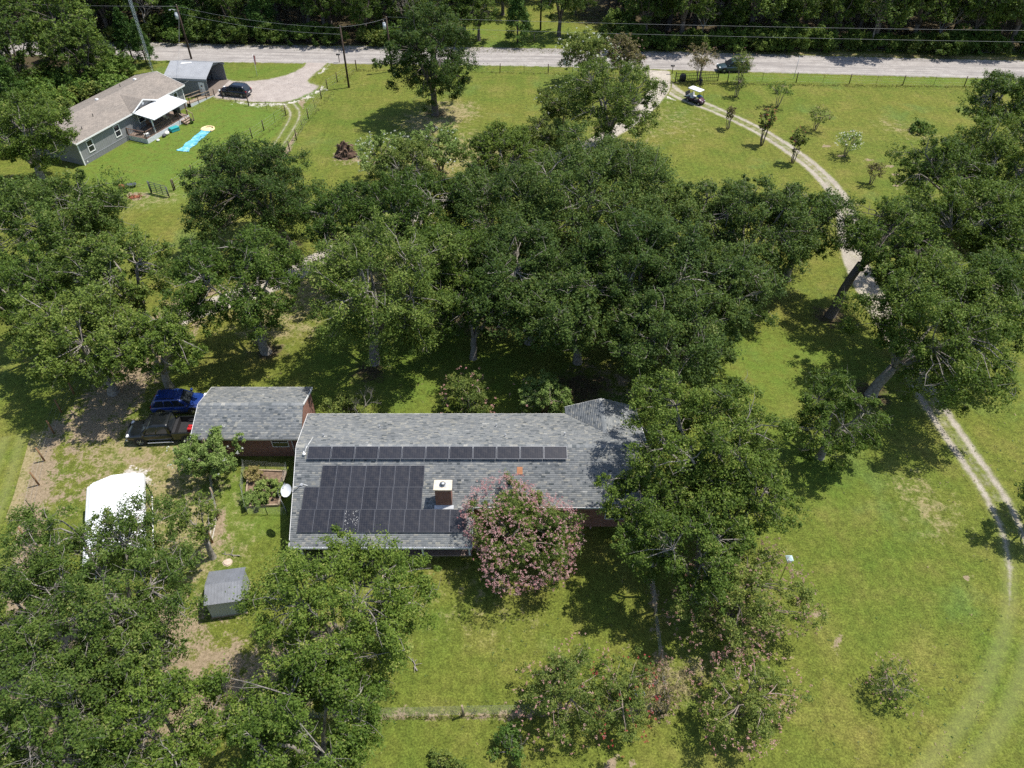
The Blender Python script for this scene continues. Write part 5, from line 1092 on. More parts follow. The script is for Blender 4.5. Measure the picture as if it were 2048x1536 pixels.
t = thing('fence_post', 'thin dark post with a red bucket at its foot', 'post', (-46.64, 83.11)); q = MB(); q.cyl((0, 0), 0.05, -0.1, 1.2, 8, 0.045); q.build('shaft', WOODD, t); q = MB(); q.cyl((0, 0), 0.046, 1.2, 1.215, 8); q.build('cut_top', WOOD, t)
t = thing('bucket', 'rusty red bucket at the foot of the thin post', 'bucket', (-46.65, 82.50)); RR = plain('rust_red', (0.22, 0.075, 0.035), 0.8, var=0.4); q = MB(); q.cyl((0, 0), 0.26, 0, 0.5, 12, 0.33); q.build('pail', RR, t); q = MB(); q.tube([(0.33 * math.cos(a), 0, 0.5 + 0.3 * math.sin(a)) for a in [k * math.pi / 8 for k in range(9)]], 0.012, 4); q.build('handle', DMETAL, t)
t = thing('wheelbarrow', 'dark grey barrow tray lying on the yard grass', 'wheelbarrow', (-45.81, 82.99), 0.3); t.scale = (0.78, 0.78, 0.78)
q = MB(); rg = [[(sx * a, sy * b, z) for a, b in ((-1, -0.6), (-0.6, -1), (0.6, -1), (1, -0.6), (1, 0.6), (0.6, 1), (-0.6, 1), (-1, 0.6))] for sx, sy, z in ((0.45, 0.28, 0.05), (0.85, 0.5, 0.42), (0.88, 0.53, 0.43), (0.8, 0.46, 0.42), (0.42, 0.25, 0.1))]; q.loft(rg); q.build('tray', plain('slate_plastic', (0.06, 0.07, 0.085), 0.5), t)
q = MB(); q.tube([(0.7, -0.3, 0.2), (1.5, -0.32, 0.12)], 0.025, 5); q.tube([(0.7, 0.3, 0.2), (1.5, 0.32, 0.12)], 0.025, 5); q.build('handles', WOOD, t)
t = thing('scrap_pile', 'low orange-brown pile of rusty scrap on the yard grass', 'scrap pile', (-44.58, 80.59)); q = MB(); rr = random.Random(5)
for _ in range(26): x, y = rr.gauss(0, 0.5), rr.gauss(0, 0.3); q.bar((x, y, 0.03), (x + rr.uniform(-0.4, 0.4), y + rr.uniform(-0.3, 0.3), rr.uniform(0.03, 0.3)), 0.05)
q.build('rods', RR, t); q = MB(); q.blob((0, 0, 0.03), (0.7, 0.4, 0.12), 10, 5, rr, 0.2); q.build('heap', RR, t)
# black entrance panel and post by the drive
t = thing('ornamental_fence', 'black ornamental iron fence panel beside the drive entrance', 'fence', (24.60, 114.86)); A = Vector((0, 0, 0)); B = Vector(((31.17, 115.64)[0] - (24.60, 114.86)[0], (31.17, 115.64)[1] - (24.60, 114.86)[1], 0))
for s in (0.0, 1.0): p = A.lerp(B, s); q = MB(); q.bar(p - Vector((0, 0, 0.1)), p + Vector((0, 0, 1.65)), 0.12); q.build('post', DMETAL, t)
for z in (0.15, 0.55, 1.0, 1.4): q = MB(); q.bar(A + Vector((0, 0, z)), B + Vector((0, 0, z)), 0.05); q.build('rail', DMETAL, t)
for i in range(1, 22): p = A.lerp(B, i / 22); q = MB(); q.bar(p + Vector((0, 0, 0.12)), p + Vector((0, 0, 1.45 if i % 2 else 1.0)), 0.035); q.build('picket', DMETAL, t)
t = thing('trash_barrel', 'black rounded barrel beside the ornamental fence panel', 'barrel', (25.89, 115.83))
q = MB(); rg = [[(r * math.cos(a), r * math.sin(a), z) for a in [k * math.pi / 8 for k in range(16)]] for r, z in ((0.42, 0.05), (0.52, 0.3), (0.5, 0.7), (0.4, 0.9), (0.2, 1.0))]; q.loft(rg); q.build('body', DMETAL, t); q = MB(); q.tube([(-0.12, 0, 1.0), (0, 0, 1.08), (0.12, 0, 1.0)], 0.02, 5); q.build('handle', DMETAL, t)
t = thing('marker_pole', 'thin grey leaning pole on the verge of the road', 'pole', (42.90, 116.42)); q = MB(); q.tube([(0, 0, 0), (0.12, 0.1, 3.4)], 0.035, 6); q.build('shaft', GMETAL, t); q = MB(); q.box(-0.02, 0.02, -0.04, 0.04, 0.02, 0.9); q.build('sleeve', plain('grey_sleeve', (0.3, 0.32, 0.3), 0.6), t)
t = thing('iron_sign', 'narrow rust-red iron sign at the mouth of the shaded track', 'sign', (15.96, 137.28)); q = MB(); q.bar((0, 0, 0), (0, 0, 1.4), 0.08); q.build('post', WOOD, t); q = MB(); q.poly([(-0.2, -0.06, 0.5), (0.2, -0.06, 0.5), (0.25, -0.06, 1.6), (0.05, -0.06, 2.3), (-0.22, -0.06, 1.7), (-0.2, -0.02, 0.5), (0.2, -0.02, 0.5), (0.25, -0.02, 1.6), (0.05, -0.02, 2.3), (-0.22, -0.02, 1.7)], [(0, 1, 2, 3, 4), (9, 8, 7, 6, 5), (0, 5, 6, 1), (1, 6, 7, 2), (2, 7, 8, 3), (3, 8, 9, 4), (4, 9, 5, 0)]); q.build('plate', RR, t)

# ------------------------------------------------------------------ vehicles
def rrect(x0, x1, hw, z, rnd=0.25, n=4):
    """Rounded rectangle ring in plan, counter-clockwise."""
    out = []
    for cx, cy, a0 in ((x1 - rnd, hw - rnd, 0), (x0 + rnd, hw - rnd, 90), (x0 + rnd, -hw + rnd, 180), (x1 - rnd, -hw + rnd, 270)):
        for k in range(n + 1): a = R_(a0 + 90 * k / n); out.append((cx + rnd * math.cos(a), cy + rnd * math.sin(a), z))
    return out
def wheel_meshes(r, w):
    t = MB(); pr = [(r * 0.62, w / 2), (r * 0.9, w / 2), (r, w / 2 - 0.04), (r, -w / 2 + 0.04), (r * 0.9, -w / 2), (r * 0.62, -w / 2)]; n = 20
    t.loft([[(q * math.cos(2 * math.pi * k / n), y, q * math.sin(2 * math.pi * k / n)) for q, y in pr] for k in range(n + 1)], cap=False)
    m = MB()
    for y in (w / 2 - 0.02, -w / 2 + 0.02): m.poly([(r * 0.63 * math.cos(2 * math.pi * k / n), y - 0.03 * (1 if y > 0 else -1), r * 0.63 * math.sin(2 * math.pi * k / n)) for k in (range(n) if y < 0 else reversed(range(n)))])
    rim = MB()
    for sgn in (1, -1):
        y = sgn * (w / 2 - 0.015)
        for k in range(6):
            a = k * math.pi / 3; rim.bar((0.05 * math.cos(a), y, 0.05 * math.sin(a)), (r * 0.62 * math.cos(a), y, r * 0.62 * math.sin(a)), 0.075, 0.03)
        rim.tube([(0, y - 0.02, 0), (0, y + 0.02, 0)], 0.08, 8)
        rim.loft([[(q * math.cos(2 * math.pi * k / n), y + dy * sgn, q * math.sin(2 * math.pi * k / n)) for q, dy in ((r * 0.57, 0), (r * 0.63, 0), (r * 0.63, -0.05), (r * 0.57, -0.05))] for k in range(n + 1)], cap=False)
    return t.mesh('tyre'), rim.mesh('rim'), m.mesh('hub')
def wheels(parent, xs, hw, r, w=0.24):
    tm, rm, hm = wheel_meshes(r, w); tm.materials.append(TYRE); rm.materials.append(RIM); hm.materials.append(TRIM)
    for x in xs:
        for s in (-1, 1):
            o = obj('wheel', hm, None, parent, (x, s * (hw - w / 2), r)); obj('tyre', tm, None, o); obj('rim', rm, None, o)
def body_ring(x, hw, zb, zt, drop=0.0):
    return [(x, -hw * 0.86, zb), (x, -hw, zb + 0.12), (x, -hw * 1.0, zb + (zt - zb) * 0.55), (x, -hw * 0.97, zt - 0.1), (x, -hw * 0.88, zt - 0.02 - drop), (x, -hw * 0.45, zt + 0.015),
            (x, hw * 0.45, zt + 0.015), (x, hw * 0.88, zt - 0.02 - drop), (x, hw * 0.97, zt - 0.1), (x, hw, zb + (zt - zb) * 0.55), (x, hw, zb + 0.12), (x, hw * 0.86, zb)]
def greenhouse(parent, paint, xa, xb, xc, xd, z1, z2, hw1, hw2, doors=2, rear_glass=True, three=False):
    """Cab: belt line xa..xb at z1, roof xc..xd at z2 (x runs forward). Glass sits proud of it."""
    zt = z2 - 0.07
    def lerp(a, b, z): return a + (b - a) * (z - z1) / (z2 - z1)
    cab = MB(); cab.loft([rrect(xa, xb, hw1, z1 - 0.02, 0.12), rrect(lerp(xa, xc, zt), lerp(xb, xd, zt), lerp(hw1, hw2, zt), zt, 0.14), rrect(xc + 0.06, xd - 0.06, hw2 - 0.05, z2 - 0.015, 0.16), rrect(xc + 0.25, xd - 0.25, hw2 - 0.22, z2 + 0.02, 0.2)])
    cab.build('cab', paint, parent)
    za, zb = z1 + 0.04, z2 - 0.11
    def side(x0b, x1b, x0t, x1t, s):
        off = 0.012; ya, yb = lerp(hw1, hw2, za) + off, lerp(hw1, hw2, zb) + off
        P = [(x0b, s * ya, za), (x1b, s * ya, za), (x1t, s * yb, zb), (x0t, s * yb, zb)]; q = MB(); q.poly(P if s < 0 else list(reversed(P))); q.build('side_window', GLASS, parent)
    fb, ft, rb, rt = lerp(xb, xd, za) - 0.3, lerp(xb, xd, zb) - 0.16, lerp(xa, xc, za) + 0.25, lerp(xa, xc, zb) + 0.2
    n = 3 if three else doors
    for s in (-1, 1):
        for k in range(n):
            g = 0.05; a0, a1 = k / n, (k + 1) / n
            side(rb + (fb - rb) * a0 + (g if k else 0), rb + (fb - rb) * a1 - g * (k < n - 1), rt + (ft - rt) * a0 + (g if k else 0), rt + (ft - rt) * a1 - g * (k < n - 1), s)
    def ends(xA, xB, name):
        o = 0.012 if xA > 0 or name == 'windshield' else -0.012
        q = MB(); ya, yb = lerp(hw1, hw2, za) - 0.16, lerp(hw1, hw2, zb) - 0.16
        P = [(xA + o, -ya, za), (xA + o, ya, za), (xB + o, yb, zb), (xB + o, -yb, zb)]; q.poly(P if name == 'windshield' else list(reversed(P))); q.build(name, GLASS, parent)
    ends(lerp(xb, xd, za), lerp(xb, xd, zb), 'windshield')
    if rear_glass: ends(lerp(xa, xc, za), lerp(xa, xc, zb), 'rear_window')
def lamps(parent, xf, xr, hw, zf_, zr_):
    for s in (-1, 1):
        q = MB(); q.box(xf - 0.18, xf + 0.012, s * (hw - 0.2) - 0.16, s * (hw - 0.2) + 0.16, zf_ - 0.08, zf_ + 0.08); q.build('headlight', LAMP_W, parent, bevel=0.02)
        q = MB(); q.box(xr - 0.012, xr + 0.15, s * (hw - 0.16) - 0.12, s * (hw - 0.16) + 0.12, zr_ - 0.14, zr_ + 0.14); q.build('taillight', LAMP_R, parent, bevel=0.02)
def mirrors(parent, x, hw, z, paint):
    for s in (-1, 1): q = MB(); q.box(x - 0.08, x + 0.1, s * (hw + 0.12) - 0.11, s * (hw + 0.12) + 0.11, z, z + 0.2); q.build('mirror', paint, parent, bevel=0.03)
def suv(name, label, loc, rz, paint, L=4.5, W=1.85, Hh=1.66, cat='car'):
    t = thing(name, label, cat, loc, rz); hw = W / 2; h = L / 2; bz = Hh * 0.6
    b = MB(); b.loft([body_ring(-h, hw * 0.82, 0.42, bz - 0.1), body_ring(-h + 0.08, hw * 0.93, 0.3, bz - 0.02), body_ring(-h + 0.5, hw, 0.24, bz), body_ring(-0.3, hw, 0.22, bz), body_ring(h * 0.42, hw, 0.22, bz - 0.03, 0.02), body_ring(h * 0.72, hw * 0.97, 0.24, bz - 0.1, 0.05), body_ring(h - 0.14, hw * 0.88, 0.28, bz - 0.22, 0.06), body_ring(h, hw * 0.74, 0.4, bz - 0.36)])
    b.build('body', paint, t)
    greenhouse(t, paint, -h + 0.12, h * 0.5, -h + 0.55, h * 0.13, bz, Hh, hw * 0.94, hw * 0.76, three=True)
    for x in (-h + 0.85, h - 0.9):
        for s in (-1, 1):
            q = MB(); q.tube([(x, s * (hw + 0.004), 0.37), (x, s * (hw - 0.2), 0.37)], 0.44, 18); q.build('wheel_arch', TRIM, t)
    wheels(t, (-h + 0.85, h - 0.9), hw + 0.012, 0.36)
    lamps(t, h - 0.1, -h + 0.06, hw * 0.93, bz - 0.25, bz - 0.15); mirrors(t, h * 0.4, hw * 0.95, bz + 0.02, paint)
    q = MB(); q.box(h - 0.12, h + 0.01, -hw * 0.5, hw * 0.5, 0.42, 0.6); q.build('grille', TRIM, t); q = MB(); q.box(-h - 0.012, -h + 0.05, -0.26, 0.26, 0.62, 0.75); q.build('number_plate', WHITE, t)
    q = MB()
    for s in (-1, 1): q.box(-h + 0.85, h - 0.9, s * hw - 0.02, s * hw + 0.012, 0.22, 0.34)
    q.build('sill', TRIM, t)
    q = MB()
    for s in (-1, 1): q.bar((-h + 0.75, s * hw * 0.66, Hh + 0.05), (h * 0.0, s * hw * 0.66, Hh + 0.05), 0.04)
    q.build('roof_rail', TRIM, t)
    return t
suv('parked_car', 'bright blue crossover car parked nose to the garage', (-27.75, 45.35, 0), R_(4), carpaint('shaded_blue_paint', (0.006, 0.03, 0.17)), 4.35, 1.84, 1.62)  # blue darkened in the paint itself for the tree shade over the car
suv('parked_car', 'dark navy car parked by the grey metal carport', ((-40.44, 109.48)[0], (-40.44, 109.48)[1] + 0.9, 0.021), R_(166), carpaint('navy_paint', (0.005, 0.008, 0.018)), 4.6, 1.88, 1.62)
suv('road_car', 'dark teal car on the gravel road behind a thin tree', (34.3, 119.7, 0.03), R_(183), carpaint('teal_paint', (0.03, 0.055, 0.065)), 5.0, 1.95, 1.7)
def pickup(label, loc, rz, paint):
    t = thing('pickup_truck', label, 'pickup truck', loc, rz); hw = 1.0; L = 5.85; h = L / 2; bz = 1.16
    b = MB(); b.loft([body_ring(-0.72, hw, 0.45, bz), body_ring(0.6, hw, 0.42, bz), body_ring(1.4, hw, 0.42, bz, 0.02), body_ring(2.3, hw * 0.98, 0.44, bz - 0.06, 0.05), body_ring(2.78, hw * 0.93, 0.46, bz - 0.14, 0.05), body_ring(2.92, hw * 0.84, 0.55, bz - 0.3)])
    b.build('body', paint, t)
    q = MB(); q.box(-h, -0.74, -hw + 0.02, hw - 0.02, 0.5, 0.66); q.build('bed_floor', TRIM, t)
    for s in (-1, 1):
        q = MB(); q.box(-h + 0.02, -0.75, s * (hw - 0.06) - 0.06, s * (hw - 0.06) + 0.06, 0.5, 1.18); q.build('bed_side', paint, t, bevel=0.02)
    q = MB(); q.box(-h - 0.01, -h + 0.09, -hw + 0.125, hw - 0.125, 0.62, 1.16); q.build('tailgate', paint, t, bevel=0.02)
    q = MB(); q.box(-0.98, -0.735, -hw + 0.13, hw - 0.13, 0.67, 1.17); q.build('tool_box', TRIM, t)
    greenhouse(t, paint, -0.72, 1.72, -0.55, 0.85, bz, 1.93, hw * 0.95, hw * 0.78, doors=2)
    for x in (-1.8, 1.88):
        for s in (-1, 1): q = MB(); q.tube([(x, s * (hw + 0.004), 0.44), (x, s * (hw - 0.2), 0.44)], 0.5, 18); q.build('wheel_arch', TRIM, t)
    wheels(t, (-1.8, 1.88), hw + 0.02, 0.42, 0.28); lamps(t, 2.84, -h, hw * 0.95, 0.92, 0.95); mirrors(t, 1.35, hw, 1.2, paint)
    q = MB(); q.box(2.86, 2.95, -hw * 0.62, hw * 0.62, 0.7, 1.0); q.build('grille', TRIM, t); q = MB(); q.box(2.8, 3.0, -hw * 0.9, hw * 0.9, 0.42, 0.6); q.build('front_bumper', RIM, t, bevel=0.04); q = MB(); q.box(-h - 0.12, -h - 0.015, -hw * 0.9, hw * 0.9, 0.45, 0.6); q.build('rear_bumper', RIM, t, bevel=0.03)
    for s in (-1, 1): q = MB(); q.box(-0.7, 1.3, s * (hw + 0.06) - 0.06, s * (hw + 0.06) + 0.06, 0.32, 0.37); q.build('running_board', RIM, t, bevel=0.015)
    return t
pickup('black crew-cab pickup truck parked nose out beside the garage', (-27.75, 42.15, 0), R_(184), carpaint('black_paint', (0.005, 0.0065, 0.007)))
t = thing('fuel_can', 'red plastic container in the pickup truck bed', 'container', (-25.65, 42.0, 0.66)); q = MB(); q.box(-0.25, 0.25, -0.3, 0.3, 0, 0.5, taper=0.03); q.build('body', plain('red_plastic', (0.45, 0.02, 0.025), 0.4), t, bevel=0.04); q = MB(); q.tube([(-0.15, 0, 0.5), (-0.1, 0, 0.62), (0.1, 0, 0.62), (0.15, 0, 0.5)], 0.03, 6); q.build('handle', MATS['red_plastic'], t)
# golf cart
gc0 = (26.38, 107.01); ga = math.atan2((27.02, 105.80)[1] - (25.46, 107.53)[1], (27.02, 105.80)[0] - (25.46, 107.53)[0])
CT = thing('golf_cart', 'golf cart with white roof on the two-rut drive', 'golf cart', (gc0[0], gc0[1] + 0.7, 0.01), ga)
PURP = plain('cart_maroon', (0.075, 0.03, 0.045), 0.3); SEAT = plain('cart_seat', (0.5, 0.5, 0.5), 0.6)
q = MB(); q.box(-1.35, 1.0, -0.55, 0.55, 0.28, 0.38); q.build('floor_pan', TRIM, CT)
q = MB(); q.loft([[(x, -hw_, 0.34), (x, -hw_, z_), (x, -hw_ * 0.7, z_ + 0.06), (x, hw_ * 0.7, z_ + 0.06), (x, hw_, z_), (x, hw_, 0.34)] for x, hw_, z_ in ((0.72, 0.55, 0.86), (0.95, 0.55, 0.76), (1.22, 0.5, 0.62), (1.38, 0.42, 0.5))]); q.build('front_cowl', PURP, CT)
q = MB(); q.loft([[(x, -hw_, 0.36), (x, -hw_, z_), (x, hw_, z_), (x, hw_, 0.36)] for x, hw_, z_ in ((-1.3, 0.52, 0.6), (-0.9, 0.56, 0.62), (-0.3, 0.56, 0.58))]); q.build('rear_body', PURP, CT)
for x0_, nm in ((-0.72, 'front_seat'), (-1.5, 'rear_seat')):
    q = MB(); q.box(x0_, x0_ + 0.5, -0.52, 0.52, 0.64, 0.76); o = q.build(nm, SEAT, CT, bevel=0.03); q = MB(); q.poly([(x0_ - 0.02, -0.5, 0.78), (x0_ - 0.02, 0.5, 0.78), (x0_ - 0.14, 0.5, 1.2), (x0_ - 0.14, -0.5, 1.2), (x0_ + 0.08, -0.5, 0.78), (x0_ + 0.08, 0.5, 0.78), (x0_ - 0.05, 0.5, 1.2), (x0_ - 0.05, -0.5, 1.2)], [(0, 3, 2, 1), (4, 5, 6, 7), (0, 1, 5, 4), (2, 3, 7, 6), (1, 2, 6, 5), (3, 0, 4, 7)]); q.build('backrest', TRIM if nm == 'rear_seat' else SEAT, o)
q = MB(); q.loft([rrect(-1.25, 0.85, 0.62, 1.86, 0.2), rrect(-1.28, 0.88, 0.64, 1.9, 0.2), rrect(-1.15, 0.75, 0.52, 1.96, 0.2)]); q.build('roof', WMETAL, CT)
for x, y, xt in ((0.95, 0.5, 0.75), (0.95, -0.5, 0.75), (-1.0, 0.52, -1.1), (-1.0, -0.52, -1.1)): q = MB(); q.tube([(x, y, 0.6), (xt, y, 1.88)], 0.02, 5); q.build('roof_post', TRIM, CT)
q = MB(); q.tube([(0.72, 0.25, 0.85), (0.4, 0.25, 1.08)], 0.02, 5); q.tube([(0.4 + 0.1 * math.cos(a) * 0.6, 0.25 + 0.17 * math.sin(a), 1.08 + 0.14 * math.cos(a)) for a in [k * math.pi / 6 for k in range(13)]], 0.015, 4); q.build('steering_wheel', TRIM, CT)
q = MB(); q.box(-1.85, -1.35, -0.45, 0.45, 0.42, 0.48); q.build('rear_footplate', TRIM, CT)
wheels(CT, (-0.95, 0.98), 0.62, 0.24, 0.2)
for s in (-1, 1): q = MB(); q.blob((1.36, s * 0.3, 0.58), (0.06, 0.09, 0.06), 8, 5); q.build('headlight', LAMP_W, CT)
t = thing('jacket', 'blue jacket draped on the front seat of the golf cart', 'jacket', (gc0[0] + 0.35, gc0[1] + 0.55, 0.78), ga); q = MB(); q.blob((0, 0, 0.18), (0.28, 0.34, 0.22), 12, 8, random.Random(4), 0.15); q.build('body', plain('blue_cloth', (0.05, 0.13, 0.25), 0.9, var=0.3), t); q = MB(); q.tube([(0.1, 0.25, 0.25), (0.3, 0.4, 0.12), (0.4, 0.3, 0.05)], [0.09, 0.08, 0.06], 8); q.build('sleeve', MATS['blue_cloth'], t)
# person standing by the reddish tree
def person(label, loc, rz):
    t = thing('person', label, 'person', loc, rz); V = []; E = []; Rr = []
    def v(x, y, z, r): V.append((x, y, z)); Rr.append(r); return len(V) - 1
    def ch(a, pts):
        for p in pts: b = v(*p); E.append((a, b)); a = b
        return a
    pel = v(0, 0, 0.95, 0.15); sp_ = ch(pel, [(0.0, 0, 1.1, 0.14), (0.01, 0, 1.28, 0.16), (0, 0, 1.42, 0.13)]); ch(sp_, [(0.01, 0, 1.5, 0.06), (0.02, 0, 1.58, 0.085), (0.03, 0, 1.68, 0.105), (0.02, 0, 1.76, 0.07)])
    for s in (-1, 1):
        ch(pel, [(0, s * 0.09, 0.88, 0.1), (0.02, s * 0.1, 0.5, 0.065), (0, s * 0.1, 0.09, 0.05), (0.07, s * 0.11, 0.035, 0.04), (0.16, s * 0.12, 0.03, 0.03)])
        wr = ch(sp_, [(0, s * 0.19, 1.41, 0.065), (-0.02, s * 0.25, 1.14, 0.05), (0.06, s * 0.25, 0.9, 0.034), (0.08, s * 0.25, 0.83, 0.034)])
        for k, ln in enumerate((0.075, 0.085, 0.08, 0.065)): ch(wr, [(0.06 + 0.018 * k, s * 0.25, 0.79, 0.009), (0.065 + 0.018 * k, s * 0.245, 0.79 - ln, 0.008)])
        ch(wr, [(0.12, s * 0.24, 0.82, 0.01), (0.135, s * 0.235, 0.77, 0.008)])
    me = bpy.data.meshes.new('body'); me.from_pydata(V, E, []); o = obj('body', me, plain('navy_clothes', (0.02, 0.022, 0.035), 0.8, var=0.25), t)
    md = o.modifiers.new('skin', 'SKIN'); sub = o.modifiers.new('sub', 'SUBSURF'); sub.levels = 1; sub.render_levels = 1
    for i, sv in enumerate(me.skin_vertices[0].data): sv.radius = (Rr[i], Rr[i] * (1.25 if 1 <= i <= 3 else 1.0))
    me.skin_vertices[0].data[0].use_root = True
    q = MB(); q.blob((0.0, 0, 1.73), (0.12, 0.115, 0.11), 12, 8); q.build('hair', plain('dark_hair', (0.015, 0.012, 0.01), 0.7), t)
    q = MB(); q.blob((0.075, 0, 1.67), (0.065, 0.075, 0.1), 10, 7); q.blob((0.14, 0, 1.665), (0.02, 0.014, 0.022), 6, 5); fo = q.build('face', SKIN, t)
    q = MB()
    for s in (-1, 1): q.blob((0.128, s * 0.032, 1.69), (0.012, 0.014, 0.009), 6, 5)
    q.blob((0.132, 0, 1.62), (0.008, 0.024, 0.006), 6, 5); q.build('features', DMETAL, fo)
    for s in (-1, 1): q = MB(); q.blob((0.075, s * 0.25, 0.8), (0.05, 0.03, 0.07), 8, 6); q.build('hand', SKIN, t)
    return t
person('person in dark clothing standing by the reddish thin tree near the drive', ((27.89, 112.59)[0], (27.89, 112.59)[1], 0), R_(-100))

# ------------------------------------------------------------------ lawn things
a, b = Vector((*(-42.57, 92.30), 0)), Vector((*(-41.05, 99.27), 0)); d = (b - a); Ls = d.length; an = math.atan2(d.y, d.x)
SL = thing('water_slide', 'blue plastic water slide with yellow end laid out on the green yard', 'water slide', a, an)
rg = np.random.default_rng(4); n = 44; rows = []
for i in range(n):
    x = i * (Ls - 1.0) / (n - 1); hw_ = 0.66 + 0.16 * math.cos(i * 0.42) * (1 - i / n) + 0.05 * math.sin(i * 1.7) - 0.05 * (i / n)
    rows.append([(x, y * hw_, 0.03 + 0.035 * rg.random() + (0.05 if abs(y) > 0.9 else 0)) for y in np.linspace(-1, 1, 9)])
q = MB(); k = [p for r in rows for p in r]; q.poly(k, [(i * 9 + j, (i + 1) * 9 + j, (i + 1) * 9 + j + 1, i * 9 + j + 1) for i in range(n - 1) for j in range(8)], smooth=True)
ms_, nt, nn, l, bs = _mat('slide_blue'); co = _coords(nt)
l.new(_ramp(nt, _noise(nt, co, 1.6, 4), [(0.35, (0.07, 0.33, 0.45)), (0.52, (0.14, 0.42, 0.51)), (0.7, (0.34, 0.56, 0.6))]), bs.inputs['Base Color']); bs.inputs['Roughness'].default_value = 0.25
so_ = q.build('mat_sheet', ms_, SL)
q = MB()
for s in (-1, 1): q.tube([(r[0][0], s * abs(r[0][1]), 0.06) for r in rows], 0.05, 6)
q.build('side_tube', ms_, SL)
q = MB(); q.tube([(Ls - 1.1, -0.75, 0.09), (Ls - 0.4, -0.85, 0.1), (Ls + 0.15, -0.5, 0.1), (Ls + 0.3, 0, 0.1), (Ls + 0.15, 0.5, 0.1), (Ls - 0.4, 0.85, 0.1), (Ls - 1.1, 0.75, 0.09)], 0.13, 8); q.poly([(Ls - 1.05, -0.7, 0.085), (Ls - 0.3, -0.75, 0.09), (Ls + 0.15, 0, 0.09), (Ls - 0.3, 0.75, 0.09), (Ls - 1.05, 0.7, 0.085)]); q.build('end_pool', plain('slide_yellow', (0.7, 0.55, 0.3), 0.35, var=0.15, scale=3), SL)
RB = thing('root_ball', 'uprooted brown tree stump with its roots on the open lawn', 'stump', (-21.25, 91.05)); rr = random.Random(9)
q = MB(); ng = 22; rings_ = []
for rx, z in ((1.5, -0.05), (1.35, 0.25), (1.1, 0.6), (0.85, 0.95), (0.6, 1.3), (0.4, 1.6), (0.15, 1.8)): rings_.append([(-0.1 * z + rx * math.cos(6.283 * k / ng) * rr.uniform(0.72, 1.18), 0.1 * z + 0.75 * rx * math.sin(6.283 * k / ng) * rr.uniform(0.72, 1.18), z * rr.uniform(0.85, 1.12) if z > 0 else z) for k in range(ng)])
q.loft(rings_, smooth=False); q.build('stump', plain('rotten_wood', (0.085, 0.052, 0.036), 0.95, var=0.7, scale=4, bump=0.8), RB)
for _ in range(26):
    a_ = rr.uniform(0, 6.28); z = rr.uniform(0.2, 1.5); r1 = rr.uniform(1.0, 1.9) * (1.3 - 0.4 * z)
    q = MB(); q.tube([(0.4 * math.cos(a_), 0.3 * math.sin(a_), z), (0.9 * math.cos(a_), 0.75 * math.sin(a_), z + rr.uniform(-0.1, 0.35)), (r1 * math.cos(a_ + rr.uniform(-0.3, 0.3)), r1 * 0.8 * math.sin(a_), max(0.04, z + rr.uniform(-0.5, 0.3)))], [0.12, 0.07, 0.02], 5); q.build('root', plain('root_bark', (0.17, 0.11, 0.075), 0.9, var=0.4), RB)
def bird_feeder(label, base, h, col):
    t = thing('bird_feeder', label, 'bird feeder', base); q = MB(); q.tube([(0, 0, 0), (0, 0, h)], 0.025, 6); q.build('pole', DMETAL, t)
    q = MB(); q.box(-0.16, 0.16, -0.16, 0.16, h, h + 0.28); q.build('house', WHITE, t); q = MB(); q.poly([(-0.22, -0.22, h + 0.27), (0.22, -0.22, h + 0.27), (0.22, 0.22, h + 0.27), (-0.22, 0.22, h + 0.27), (0, 0, h + 0.48)], [(0, 1, 4), (1, 2, 4), (2, 3, 4), (3, 0, 4), (3, 2, 1, 0)]); q.build('roof', col, t)
bird_feeder('white and teal bird house on a pole beside the dark tree', (18.11, 28.52), 2.6, plain('teal_roof', (0.42, 0.55, 0.56), 0.6))
t = thing('bird_bath', 'pale blue-grey bird bath among the red-flowered myrtles', 'bird bath', (7.54, 20.43)); PB = plain('pale_blue', (0.42, 0.52, 0.56), 0.6, var=0.25); q = MB(); q.tube([(0, 0, 0), (0, 0, 0.1), (0, 0, 0.15), (0, 0, 0.65)], [0.22, 0.2, 0.09, 0.1], 12); q.build('pedestal', PB, t); q = MB(); q.loft([[(r * math.cos(k * math.pi / 9), r * math.sin(k * math.pi / 9), z) for k in range(18)] for r, z in ((0.1, 0.64), (0.34, 0.76), (0.36, 0.77), (0.3, 0.75), (0.08, 0.69))]); q.build('basin', PB, t)
for lab, p, s in (('flat pale stone on the grass below the porch corner', (-8.47, 29.02), 0.34), ('round reddish stone slab on the grass left of the shed', (-19.73, 30.11), 0.27)):
    t = thing('stepping_stone', lab, 'stone', p); rr = random.Random(int(s * 100)); ring = [(s * math.cos(k * 0.628) * rr.uniform(0.85, 1.1), s * math.sin(k * 0.628) * rr.uniform(0.85, 1.1)) for k in range(10)]
    q = MB(); q.loft([[(x, y, 0) for x, y in ring], [(x, y, 0.05) for x, y in ring], [(x * 0.92, y * 0.92, 0.065) for x, y in ring]]); q.build('slab', plain('stone_%d' % int(s * 100), (0.45, 0.36, 0.28), 0.9), t)
    q = MB(); q.poly([(x * 1.25, y * 1.25, 0.006) for x, y in ring]); q.build('sand_bed', plain('sand', (0.4, 0.33, 0.24), 0.95), t)
